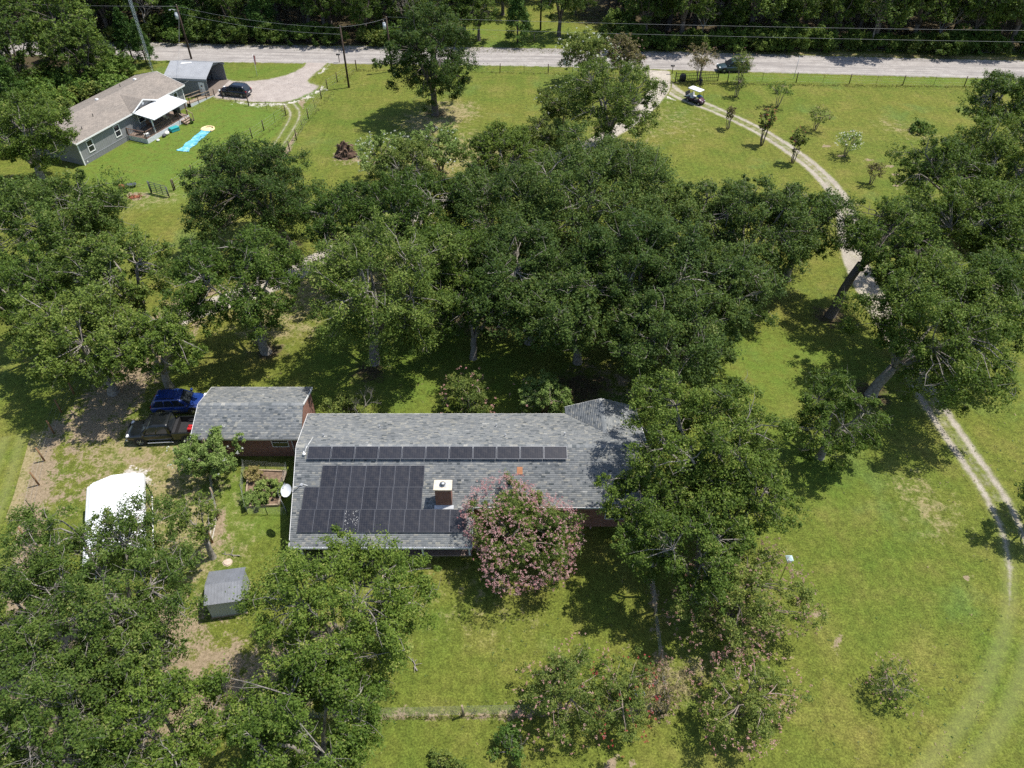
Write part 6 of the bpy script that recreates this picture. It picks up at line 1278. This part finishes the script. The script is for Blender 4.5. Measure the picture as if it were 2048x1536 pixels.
# garden bed
GB = thing('garden_bed', 'timber-edged vegetable bed with leafy plants beside the house', 'garden bed', (-18.48, 35.80)); g0 = (-18.48, 35.80)
cr = [Vector((*p, 0)) - Vector((*g0, 0)) for p in ((-19.67, 34.87), (-17.26, 35.01), (-17.44, 38.24), (-20.34, 38.39))]
q = MB(); q.poly([p + Vector((0, 0, 0.1)) for p in cr]); q.build('soil', plain('bed_soil', (0.16, 0.11, 0.075), 0.95, var=0.4, scale=4, bump=0.6), GB)
for k in range(4): q = MB(); q.bar(cr[k] + Vector((0, 0, 0.11)), cr[(k + 1) % 4] + Vector((0, 0, 0.11)), 0.12, 0.22); q.build('edging_board', WOOD, GB)
for lab, px, r, h, mt, sd_ in (('bright green leafy plant nearest the house in the vegetable bed', (-17.98, 36.04), 1.2, 0.9, CRAB, 31), ('dark green leafy plant at the front left of the vegetable bed', (-19.19, 35.33), 1.05, 0.7, CRAB, 32), ('yellow-green straggly plant at the back of the vegetable bed', (-19.79, 37.74), 0.8, 0.8, leaf_mat('yellow_leaf', [(0.12, 0.11, 0.03), (0.25, 0.22, 0.07), (0.35, 0.3, 0.12), (0.3, 0.2, 0.12)]), 33), ('pinkish dry plant in the middle of the vegetable bed', (-18.98, 37.10), 0.7, 0.5, CRAY, 34)):
    s_, c_ = bush_meshes(sd_, r, h, 0.12, 4.5, 16); place('vegetable_plant', lab, 'plant', [('stem', s_, BARK), ('crown', c_, mt)], (*px, 0.1))

# ------------------------------------------------------------------ trees
# crown centre on the ground plan, crown radius, crown height, trunk base, leaf, label
_k = [100]
def oak(label, c, R, zc, Rz=None, base=None, leaf=0.22, mat=OAK, cover=4.6, cat='tree', name='oak_tree', bark=BARKP, **kw):
    _k[0] += 1; rng = random.Random(_k[0])
    b = base or (c[0] + rng.uniform(-0.6, 0.6), c[1] + rng.uniform(-0.6, 0.6))
    tm, cm = oak_meshes(_k[0], R, zc, Rz or R * 0.68, (c[0] - b[0], c[1] - b[1]), leaf, cover, **kw)
    return place(name, label, cat, [('trunk', tm, bark), ('crown', cm, mat)], b)
# left group
oak('spreading oak at the left edge next to the grey house', (-55.98, 83.05), 5.93, 7, leaf=0.26)
oak('large oak at the left edge above the parking track', (-43.59, 63.69), 6.45, 7, leaf=0.25, mat=OAK2)
oak('oak at the left edge with yellow grass showing through', (-41.84, 52.04), 4.82, 7, leaf=0.24, gap=0.2)
oak('oak between the left-edge trees and the leaning-trunk oak', (-33.66, 54.25), 4.91, 7.5, leaf=0.24, mat=OAK2)
oak('low-hanging oak over the dirt parking track', (-34.60, 47.33), 5.62, 6.5, leaf=0.23, mat=OAK2, cover=4.2)
oak('small oak on the right of the dirt parking track', (-28.26, 45.78), 3.88, 6.5, leaf=0.22, base=(-29.55, 47.81), gap=0.2)
oak('oak with a leaning bare trunk standing in dappled shade', (-23.15, 53.14), 5.73, 7.5, base=(-22.31, 52.45), leaf=0.24, gap=0.18)
oak('round dense dark oak alone below the yard fence', (-26.81, 70.36), 6.25, 6.4, Rz=5.2, base=(-24.00, 69.88), leaf=0.25, gap=0.0, cover=6.0, bark=BARK, mat=OAKD, lobes=150)
# middle group
oak('oak behind the pale drive left of the middle group', (-15.93, 63.69), 4.71, 7, leaf=0.25)
oak('large shaggy oak in front on the left of the middle group', (-10.75, 51.72), 6.69, 8, Rz=5.6, leaf=0.23, mat=OAK2, droop=0.25, base=(-12.36, 51.08))
oak('oak in the back row left of the middle group', (-9.54, 64.68), 5.49, 7.5, leaf=0.25)
oak('narrow oak between two big oaks in the middle group', (-5.33, 57.70), 4.43, 7, leaf=0.23, gap=0.06)
oak('oak in the centre of the middle group back row', (-1.16, 65.15), 5.76, 7.5, leaf=0.24, gap=0.05, mat=OAKD)
oak('broad flat-topped oak at the top of the middle group', (7.76, 65.69), 8.52, 8, leaf=0.25, cover=5, gap=0.04, mat=OAKD)
oak('oak in the middle of the group above the pink myrtle shrub', (1.12, 54.25), 5.80, 7.5, leaf=0.23, cover=5, gap=0.05, mat=OAKD)
oak('dark rounded oak nearest the back roof of the house', (4.51, 49.51), 4.86, 7.5, leaf=0.23, base=(5.86, 51.08), cover=5, gap=0.04, mat=OAKD)
oak('big dense oak right of the centre of the middle group', (10.33, 52.80), 6.99, 8, leaf=0.23, cover=5, gap=0.04, mat=OAKD)
oak('dark oak in front on the right of the middle group', (12.74, 47.03), 5.78, 7, leaf=0.23, cover=5, mat=OAKD)
oak('oak at the lower right of the middle group over green shade', (18.08, 52.76), 5.08, 7, leaf=0.23, gap=0.1, mat=OAKD)
oak('oak behind the lower right of the middle group', (17.22, 63.69), 4.96, 7, leaf=0.25, mat=OAKD)
oak('oak at the upper right of the middle group by the drive', (22.67, 61.96), 5.82, 7.5, leaf=0.24, gap=0.04, mat=OAKD)
oak('outermost right oak of the middle group beside the bend of the drive', (27.95, 63.69), 4.71, 7, leaf=0.24)
oak('small round tree filling the front of the middle group', (-2.95, 52.15), 3.56, 5.5, leaf=0.22)
# right group
oak('oak with a long dark leaning trunk left of the drive', (33.63, 57.80), 4.71, 8.5, base=(30.54, 57.83), leaf=0.24, bark=BARK, fork=0.7, trunk=0.42)
oak('wide grey-green oak over the shaded part of the drive', (33.83, 47.67), 6.86, 7, base=(30.69, 46.88), leaf=0.22, mat=OAK, gap=0.16, trunk=0.45)
oak('oak behind the wide grey-green oak at the right edge', (39.96, 50.99), 5.19, 7, leaf=0.23)
oak('tall oak at the top of the right edge group', (59.22, 90.49), 4.71, 7.5, leaf=0.28)
oak('large oak at the right edge beside the open lawn', (52.68, 74.96), 6.33, 7.5, leaf=0.26)
oak('thin spreading oak leaning out over the right lawn', (44.73, 73.16), 5.16, 7, leaf=0.25, gap=0.35, cover=3.4, base=(50.32, 75.42))
oak('dark oak in the middle of the right edge group', (44.16, 63.69), 5.21, 7, leaf=0.25, gap=0.06)
oak('oak at the right edge above the wide grey-green oak', (47.20, 60.18), 5.26, 7, leaf=0.25)
oak('small open oak standing alone on the right lawn', (24.30, 39.90), 3.61, 4.2, Rz=3.2, leaf=0.19, gap=0.2, cover=4.2)
oak('oak just outside the right edge that shades the drive', (37.6, 33.1), 2.6, 4.2, leaf=0.22)
# over the right end of the house
oak('large grey-green oak overhanging the right end of the house', (12.61, 34.71), 5.40, 7.5, Rz=4.2, base=(14.36, 31.56), leaf=0.19, mat=OAK, cover=4.4)
oak('oak in front of the right gable of the house', (9.00, 31.44), 3.22, 6, leaf=0.18, base=(10.70, 30.72))
oak('oak leaning right from the group beside the house', (14.85, 31.04), 3.52, 6.5, leaf=0.18)
oak('dark low oak over the top of the right yard fence', (10.79, 27.53), 3.84, 6, leaf=0.18, base=(12.51, 27.18), cover=4.6)
# lower left group
oak('big olive oak with pale bare limbs over the white carport', (-23.14, 23.76), 5.88, 7.5, leaf=0.17, mat=OAK2, twig=2.4, gap=0.34, cover=3.2, Rz=3.6)
oak('big green oak in front of the porch corner', (-9.54, 21.87), 5.23, 7, leaf=0.17, mat=OAKG, twig=1.6, gap=0.26, base=(-10.38, 22.64), cover=4.2)
oak('oak filling the bottom left corner', (-23.47, 16.25), 4.91, 7, leaf=0.17, mat=OAK2, twig=2, gap=0.26, cover=3.6)
oak('oak at the bottom edge between the two big lower oaks', (-17.03, 16.21), 3.78, 6.5, leaf=0.17, mat=OAKG, twig=1.8, gap=0.22, cover=4)
oak('oak at the bottom edge in front of the woven wire fence', (-10.25, 16.00), 4.38, 7, leaf=0.17, mat=OAKG, twig=1.5, gap=0.16)
oak('sparse oak at the left edge above the bottom corner', (-28.57, 22.94), 2.94, 6.5, leaf=0.18, mat=OAK2, gap=0.35, cover=3.2)
oak('thin young oak beside the narrow yard fence', (-20.78, 30.56), 1.88, 4.5, leaf=0.16, mat=OAK2, gap=0.4, cover=2.6)
oak('oak between the carport oak and the bottom corner oak', (-20.76, 19.96), 3.46, 7, leaf=0.17, mat=OAK2, twig=2.2, gap=0.34, cover=3.2)
# upper lawn
oak('tall single shade tree in the middle of the upper lawn', (-10.97, 103.03), 6.53, 8.2, Rz=6.2, base=(-10.79, 103.62), leaf=0.28, bark=BARK, name='shade_tree', gap=0.03, cover=5.4, mat=OAKD)
oak('wide open oak beside the left branch of the drive', (12.11, 91.69), 6.36, 7, Rz=5.2, base=(12.29, 92.45), leaf=0.26, gap=0.28, cover=3.6, mat=OAK2)
oak('round dark tree at the top of the middle group', (-0.71, 83.76), 5.05, 3.6, Rz=3.0, leaf=0.25, cover=5, name='round_tree')
oak('leafy pale green tree left of the round dark tree', (-11.90, 80.12), 4.15, 4, leaf=0.24, mat=CRA, name='round_tree')
oak('greyish tree in the shade of the drive fork', (4.07, 89.57), 3.53, 3.5, leaf=0.24, mat=CRA, name='round_tree')

def myrtle(label, base, R, H, mat=CRA, fl=None, nf=0, bark=BARKM, leaf=0.15, cat='tree', name='crape_myrtle', **kw):
    _k[0] += 1; tm, cm, fm = myrtle_meshes(_k[0], R, H, leaf=leaf, flowers=nf, **kw)
    return place(name, label, cat, [('trunk', tm, bark), ('crown', cm, mat), ('flowers', fm, fl)], base)
myrtle('big crape myrtle full of pink flowers in front of the house roof', (0.55, 29.98), 3.75, 6.2, CRA, FPINK, 1700, leaf=0.13, fsize=0.1, cover=4.0, low=0.16, fup=0.0)
myrtle('pink-flowered crape myrtle behind the middle of the house', (-3.71, 44.59), 2.4, 3.8, CRA, FROSE, 50, leaf=0.14, low=0.1, cover=3.6)
myrtle('flowerless crape myrtle behind the right half of the house', (2.67, 44.71), 2.5, 3.6, CRAB, FROSE, 8, leaf=0.14, low=0.1, cover=3.4)
myrtle('fresh green crape myrtle with a few white flowers by the garage wall', (-22.77, 37.99), 2.5, 4.0, CRAB, FWHITE, 30, leaf=0.15, low=0.25, cover=4.6, fsize=0.1)
myrtle('crape myrtle with pale pink flowers by the bottom yard fence', (3.00, 19.83), 2.9, 4.2, CRA, FROSE, 130, leaf=0.12, fsize=0.09, cover=2.0, low=0.1)
myrtle('crape myrtle with red flowers by the bottom yard fence', (6.41, 19.68), 2.4, 3.8, CRA, FRED, 70, leaf=0.12, fsize=0.09, cover=1.7, low=0.1)
myrtle('thin pink crape myrtle at the corner of the yard fence', (8.83, 20.43), 1.7, 2.8, CRAY, FROSE, 60, leaf=0.11, fsize=0.09, cover=0.8)
myrtle('wide crape myrtle with faded flowers on the lawn outside the fence', (13.35, 19.53), 3.0, 4.4, CRA, FROSE, 230, leaf=0.12, fsize=0.09, cover=2.0, low=0.1)
myrtle('small thin crape myrtle alone on the lower right lawn', (22.68, 20.80), 1.6, 2.6, CRA, FROSE, 60, leaf=0.11, fsize=0.08, cover=0.8, stems=5, low=0.15)
myrtle('dark bronze crape myrtle right of the fence by the big oak', (14.03, 25.54), 4.0, 6.2, CRA, FROSE, 520, leaf=0.14, fsize=0.1, cover=2.4, bark=BARK, low=0.12)
myrtle('white-flowered crape myrtle left of the wide open oak', (6.54, 96.82), 3.4, 6.6, CRA, FWHITE, 50, leaf=0.22, fsize=0.14, cover=3.0)
myrtle('white-flowered crape myrtle at the road end of the drive', (10.81, 114.10), 4.4, 7.6, CRA, FWHITE, 90, leaf=0.24, fsize=0.16, cover=3.2)
myrtle('reddish-topped crape myrtle behind the wide open oak', (16.34, 113.15), 3.2, 7.6, CRAY, FROSE, 30, leaf=0.24, fsize=0.14, cover=2.6)
myrtle('fresh green crape myrtle below the tall shade tree', (-8.72, 85.73), 3.4, 6.2, CRAB, FWHITE, 20, leaf=0.22, fsize=0.14, cover=2.8)
myrtle('white-dotted crape myrtle right of the tree stump', (-15.00, 83.23), 3.6, 6.4, CRAB, FWHITE, 90, leaf=0.22, fsize=0.14, cover=3.0)
# young trees on the right lawn
for lab, px, R, H_, mt, f, nf, cov in (
    ('reddish thin-crowned tree inside the ornamental fence panel', (28.17, 115.44), 2.8, 5.4, CRAY, FROSE, 20, 0.9), ('thin olive tree in front of the car on the road', (34.17, 114.48), 2.4, 4.9, CRA, FROSE, 10, 0.9),
    ('small tree nearest the ornamental panel on the right lawn', (32.68, 109.66), 1.3, 3.2, CRA, None, 0, 1.0), ('small thin tree left of the two-rut drive', (29.22, 98.96), 1.0, 3.3, CRAY, None, 0, 1.0),
    ('vase-shaped myrtle with red tips left of the drive', (32.68, 94.16), 1.25, 5.0, CRA, FRED, 40, 2.2), ('vase-shaped dark myrtle at the lower side of the drive', (35.39, 89.14), 1.35, 4.6, CRA, FRED, 16, 2.2),
    ('open umbrella-shaped young tree on the right lawn', (37.65, 105.97), 1.9, 3.6, BRI, None, 0, 0.9), ('pale small myrtle in the middle of the right lawn', (41.00, 98.65), 1.6, 3.3, CRA, FROSE, 20, 0.9),
    ('white-flowered small myrtle on the right lawn', (42.62, 91.05), 1.7, 3.2, CRAB, FWHITE, 60, 1.3), ('small bronze myrtle nearest the right-hand oaks', (43.36, 83.73), 1.2, 3.0, CRAY, None, 0, 1.0)):
    myrtle(lab, px, R, H_, mt, f, nf, leaf=0.17, fsize=0.11, cover=cov, stems=5, low=0.32 if 'umbrella' not in lab else 0.5, vase='vase' in lab or 'thin' in lab, cat='tree', name='young_tree')
s_, c_ = bush_meshes(301, 1.7, 1.3, 0.22, 2.6, 18); place('lawn_shrub', 'low yellow-green shrub on the right lawn', 'shrub', [('stem', s_, BARK), ('crown', c_, BRI)], (54.95, 98.34))
s_, c_ = bush_meshes(302, 2.0, 2.2, 0.16, 3.2, 20); SB = place('garden_shrub', 'shrub with dead grey branches between garage and house', 'shrub', [('stem', s_, BARK), ('crown', c_, CRA)], (-13.9, 44.0, 0))
for k_, (x, y) in enumerate(((0.9, -0.4), (1.4, 0.3))): bm_ = bare_meshes(40 + k_, 1.2, 2.6); o_ = obj('dead_branches', bm_, BARKP, SB, (x, y, 0.4)); o_.rotation_euler = (0.35, 0.5, k_)
s_, c_ = bush_meshes(303, 1.5, 1.6, 0.13, 1.2, 14); YS = place('garden_shrub', 'sparse yellow-leaved shrub with pale bare twigs at the bottom edge', 'shrub', [('stem', s_, BARKP), ('crown', c_, BRI)], (-0.11, 17.53))
o_ = obj('bare_twigs', bare_meshes(51, 1.0, 1.9), BARKP, YS)
s_, c_ = bush_meshes(304, 1.4, 1.0, 0.13, 1.4, 14); place('garden_shrub', 'low weedy shrub at the bottom edge of the lawn', 'shrub', [('stem', s_, BARK), ('crown', c_, CRA)], (-3.76, 16.31))

# ------------------------------------------------------------------ the wood beyond the road
FO = [oak_meshes(500 + k, 4.4 + 0.35 * k, 6.3 + 0.5 * k, 5.2, (0, 0), 0.38, 4.2, gap=0.1) for k in range(5)]
FC = [cedar_meshes(520 + k, 2.6 + 0.4 * k, 8.5 + k) for k in range(3)]
FB = [bush_meshes(540 + k, 2.6 + 0.3 * k, 2.8 + 0.5 * k, 0.32, 4.0, 18) for k in range(3)]
FD = [bare_meshes(560 + k, 3, 8.5 + k) for k in range(2)]
for (a, b) in FO: a.materials.append(BARK); b.materials.append(FAR)
for (a, b) in FC: a.materials.append(BARK); b.materials.append(DARK)
for i, (a, b) in enumerate(FB): a.materials.append(BARK); b.materials.append((CRA, BRI, FAR)[i])
for a in FD: a.materials.append(BARKP)
rg = random.Random(77)
def wood(kind, x, y, s=1.0, label=None, group=None):
    rz = rg.uniform(0, 6.28)
    if kind == 'o': m = rg.choice(FO); nm, lb, ct, gp = 'wood_tree', 'broadleaf tree in the dense wood beyond the gravel road', 'tree', 'broadleaf trees of the wood'
    elif kind == 'c': m = rg.choice(FC); nm, lb, ct, gp = 'cedar_tree', 'dark conical cedar in the wood beyond the gravel road', 'tree', 'cedars of the wood'
    elif kind == 'b': m = rg.choice(FB); nm, lb, ct, gp = 'wood_shrub', 'leafy shrub at the edge of the wood beyond the gravel road', 'shrub', 'shrubs along the wood edge'
    else: m = (rg.choice(FD),); nm, lb, ct, gp = 'bare_tree', 'leafless grey tree in the wood beyond the gravel road', 'tree', 'leafless trees of the wood'
    if not label:
        zone = ('at its far left end' if x < -66 else 'left of the radio tower line' if x < -50 else 'behind the grey carport' if x < -30 else 'left of the tall shade tree' if x < -14 else 'behind the tall shade tree' if x < 0 else 'at the end of the far lawn' if x < 20 else 'behind the drive entrance' if x < 42 else 'right of the road car' if x < 66 else 'at its far right end')
        dep = 'front row of the wood' if y < yfront(x) + 8 else 'depth of the wood'
        lb = lb.split(' in the')[0].split(' at the edge')[0] + ' in the ' + dep + ', ' + zone; gp = gp + ' ' + zone
    t = thing(nm, label or lb, ct, (x, y, 0), rz, group or (None if label else gp)); t.scale = (s, s, s * rg.uniform(0.92, 1.12))
    for pn, me in zip(('trunk' if kind != 'b' else 'stem', 'crown'), m): obj(pn, me, None, t)
def yfront(x): return 131.5 - 0.045 * (x + 50) - 0.0
x = -112.0
while x < 108:
    yf = yfront(x); opening = -6 < x < 20
    if not opening:
        for row in range(5):
            y = yf + 4.5 + row * 6.2 + rg.uniform(-1.8, 1.8); xx = x + rg.uniform(-2, 2)
            wood('c' if rg.random() < 0.16 else 'o', xx, y, rg.uniform(0.82, 1.2))
        for _ in range(4):
            if rg.random() < 0.9: wood('b', x + rg.uniform(-3, 3), yf + rg.uniform(0.6, 3.2), rg.uniform(0.6, 1.15))
        if rg.random() < 0.16: wood('d', x + rg.uniform(-2, 2), yf + rg.uniform(1, 4), rg.uniform(0.7, 1.0))
    else:
        for row in range(2):
            wood('o', x + rg.uniform(-2, 2), 157 + row * 7 + rg.uniform(-2, 2), rg.uniform(0.9, 1.2))
    x += 6.3
for px, kind, s, lab in (((0.92, 131.45), 'c', 1.05, 'cedar casting a round shadow on the lawn across the road'), ((8.02, 135.30), 'o', 0.85, 'leafy tree right of the slim dark pole across the road'), ((-5.55, 132.87), 'o', 0.62, 'slim tree left of the lawn across the road'), ((-1.72, 146.25), 'o', 0.9, 'tree at the back of the lawn across the road'), ((11.41, 146.25), 'o', 0.75, 'tree beside the shaded track across the road'),
                         ((17.59, 133.83), 'b', 1.15, 'bright shrub right of the shaded track'), ((21.17, 133.35), 'b', 1.1, 'rounded shrub second right of the shaded track'), ((17.30, 146.25), 'o', 0.75, 'yellow-green tree at the end of the shaded track'), ((-7.98, 134.56), 'o', 0.9, 'tree right behind the tall shade tree across the road')):
    wood(kind, *px, s, lab)
for x, y, kind, s in ((-60.5, 124, 'c', 0.9), (-57.5, 122, 'c', 0.75), (-66, 117, 'o', 1.05), (-62, 112, 'o', 0.9), (-70, 109, 'o', 1.1), (-76, 118, 'o', 1.0), (-68, 101, 'c', 1.0), (-72, 96, 'c', 1.0), (-63.5, 104, 'b', 1.1), (-66, 99, 'b', 1.2), (-78, 104, 'o', 1.0), (-76, 92, 'c', 1.05), (-70, 88, 'o', 0.9), (-84, 97, 'o', 1.0), (-60, 117, 'b', 1.0), (-82, 110, 'o', 1.0), (-66, 92, 'b', 1.1), (-74, 84, 'o', 0.85), (-90, 108, 'o', 1.0), (-73, 124, 'c', 0.8), (-82, 122, 'c', 0.7), (-80, 88, 'o', 0.9), (-59.5, 110, 'b', 1.25), (-61, 107, 'b', 1.2), (-64, 108, 'b', 1.2), (-62.5, 100, 'b', 1.3), (-65, 95, 'b', 1.3), (-68, 106, 'b', 1.3), (-69, 93, 'b', 1.25), (-64, 120, 'b', 1.0), (-72, 103, 'b', 1.2), (-67, 112, 'b', 1.2), (-74, 100, 'b', 1.2), (-63, 114.5, 'o', 0.75), (-71, 91, 'b', 1.2)):
    wood(kind, x, y, s, {'o': 'broadleaf tree in the thicket behind the grey house', 'c': 'cedar in the thicket behind the grey house', 'b': 'shrub in the thicket behind the grey house'}[kind], 'thicket behind the grey house')

# ------------------------------------------------------------------ taller grass along fences, verges and posts
def tufts():
    rng = np.random.default_rng(12); P = []
    def along(pl, n, w):
        p = smooth_line(pl, 0.5); i = rng.integers(0, len(p), n); P.append(np.column_stack([p[i] + rng.normal(0, w, (n, 2))]))
    along([yv_ for yv_ in ((x_, yfront(x_) - 0.8) for x_ in range(-112, 110, 8)) if not -8 < yv_[0] < 20], 5000, 0.8)
    along([(24.19, 114.67), (80.11, 112.78)], 900, 0.25); along([(-24.21, 119.82), (20.45, 117.80)], 350, 0.25); along([(-24.27, 120.23), (-28.22, 102.14), (-32.54, 73.83)], 300, 0.3)
    along([(-42.02, 109.12), (-31.59, 103.28), (-39.20, 85.73)], 200, 0.2); along([(9.14, 19.71), (-16.31, 19.24)], 300, 0.12); along([(-22.90, 37.49), (-21.48, 34.09)], 60, 0.1)
    P = np.concatenate(P); n = len(P); k = 4
    b = np.repeat(P, k, 0) + rng.normal(0, 0.06, (n * k, 2)); h = rng.uniform(0.06, 0.24, n * k); a = rng.uniform(0, 6.28, n * k); w = 0.03
    lean = rng.normal(0, 0.09, (n * k, 2))
    V = np.empty((n * k, 3, 3)); V[:, 0, :2] = b - np.column_stack([np.cos(a), np.sin(a)]) * w; V[:, 1, :2] = b + np.column_stack([np.cos(a), np.sin(a)]) * w; V[:, 2, :2] = b + lean; V[:, :2, 2] = 0; V[:, 2, 2] = h
    me = mesh_np('grass_tufts', V.reshape(-1, 3), 3, np.arange(n * k * 3), fattr={'rnd': np.clip(rng.normal(0.5, 0.25, n * k), 0, 1)})
    tag(obj('grass_tufts', me, leaf_mat('verge_grass', [(0.08, 0.1, 0.02), (0.14, 0.16, 0.04), (0.24, 0.22, 0.08), (0.36, 0.3, 0.16)])), 'taller grass along the fence lines and the road verge', 'grass', kind='stuff')
def weeds():
    rng = np.random.default_rng(33); n = 15000
    x = rng.uniform(-70, 70, n); y = 16 + 108 * rng.uniform(0, 1, n) ** 1.3
    d = np.sin(x * 0.23 + 1.3 * np.sin(y * 0.11)) + np.sin(y * 0.31 + x * 0.07) + rng.normal(0, 0.8, n); ok = (d > 0.7) & ~((x > -25) & (x < 10) & (y > 29.5) & (y < 45.5)) & (np.abs(x) < y * 0.72 + 14)
    P = np.column_stack([x[ok], y[ok]]); n = len(P); k = 3
    c = np.repeat(P, k, 0) + rng.normal(0, 0.05, (n * k, 2)); a = rng.uniform(0, 6.28, n * k); L = rng.uniform(0.05, 0.16, n * k); u = np.column_stack([np.cos(a), np.sin(a)])
    V = np.empty((n * k, 3, 3)); V[:, 0, :2] = c - np.column_stack([-u[:, 1], u[:, 0]]) * 0.035; V[:, 1, :2] = c + np.column_stack([-u[:, 1], u[:, 0]]) * 0.035; V[:, 2, :2] = c + u * L[:, None]; V[:, :2, 2] = 0.02; V[:, 2, 2] = rng.uniform(0.03, 0.1, n * k)
    me = mesh_np('lawn_weeds', V.reshape(-1, 3), 3, np.arange(n * k * 3), fattr={'rnd': np.repeat(np.clip(rng.normal(0.5, 0.3, n), 0, 1), k)})
    tag(obj('lawn_weeds', me, leaf_mat('weed_leaf', [(0.04, 0.085, 0.02), (0.08, 0.13, 0.035), (0.16, 0.17, 0.06), (0.34, 0.28, 0.14)])), 'small weeds and dry leaves scattered over the lawns', 'weeds', kind='stuff')
weeds()
def fallen(label, p, seed, L):
    rng = np.random.default_rng(seed); t = thing('fallen_branch', label, 'branch', p); d = np.array([math.cos(seed), math.sin(seed), 0]); q = MB(); pts = wob(rng, [d * L * f + np.array([0, 0, 0.07]) for f in np.linspace(-0.5, 0.5, 6)], 0.05); q.tube(pts, [0.05, 0.048, 0.04, 0.035, 0.028, 0.015], 5); q.build('limb', BARKP, t)
    for k in (1, 2, 3, 4): e = pts[k] + np.array([rng.normal(0, 0.5), rng.normal(0, 0.5), 0.02]); q = MB(); q.tube([pts[k], (pts[k] + e) / 2 + np.array([0, 0, 0.06]), e], [0.025, 0.02, 0.008], 4); q.build('twig', BARKP, t)
for lab, p, sd_, L_ in (('pale fallen branch on the grass above the shed', (-19.65, 30.72), 3, 1.3), ('fallen branch on the grass under the porch oak', (-12.00, 22.97), 5, 1.6), ('fallen branch below the small open oak', (23.39, 40.31), 8, 1.2), ('small fallen branch on the lawn left of the lower myrtles', (-6.03, 22.64), 2, 0.9)): fallen(lab, p, sd_, L_)
tufts()
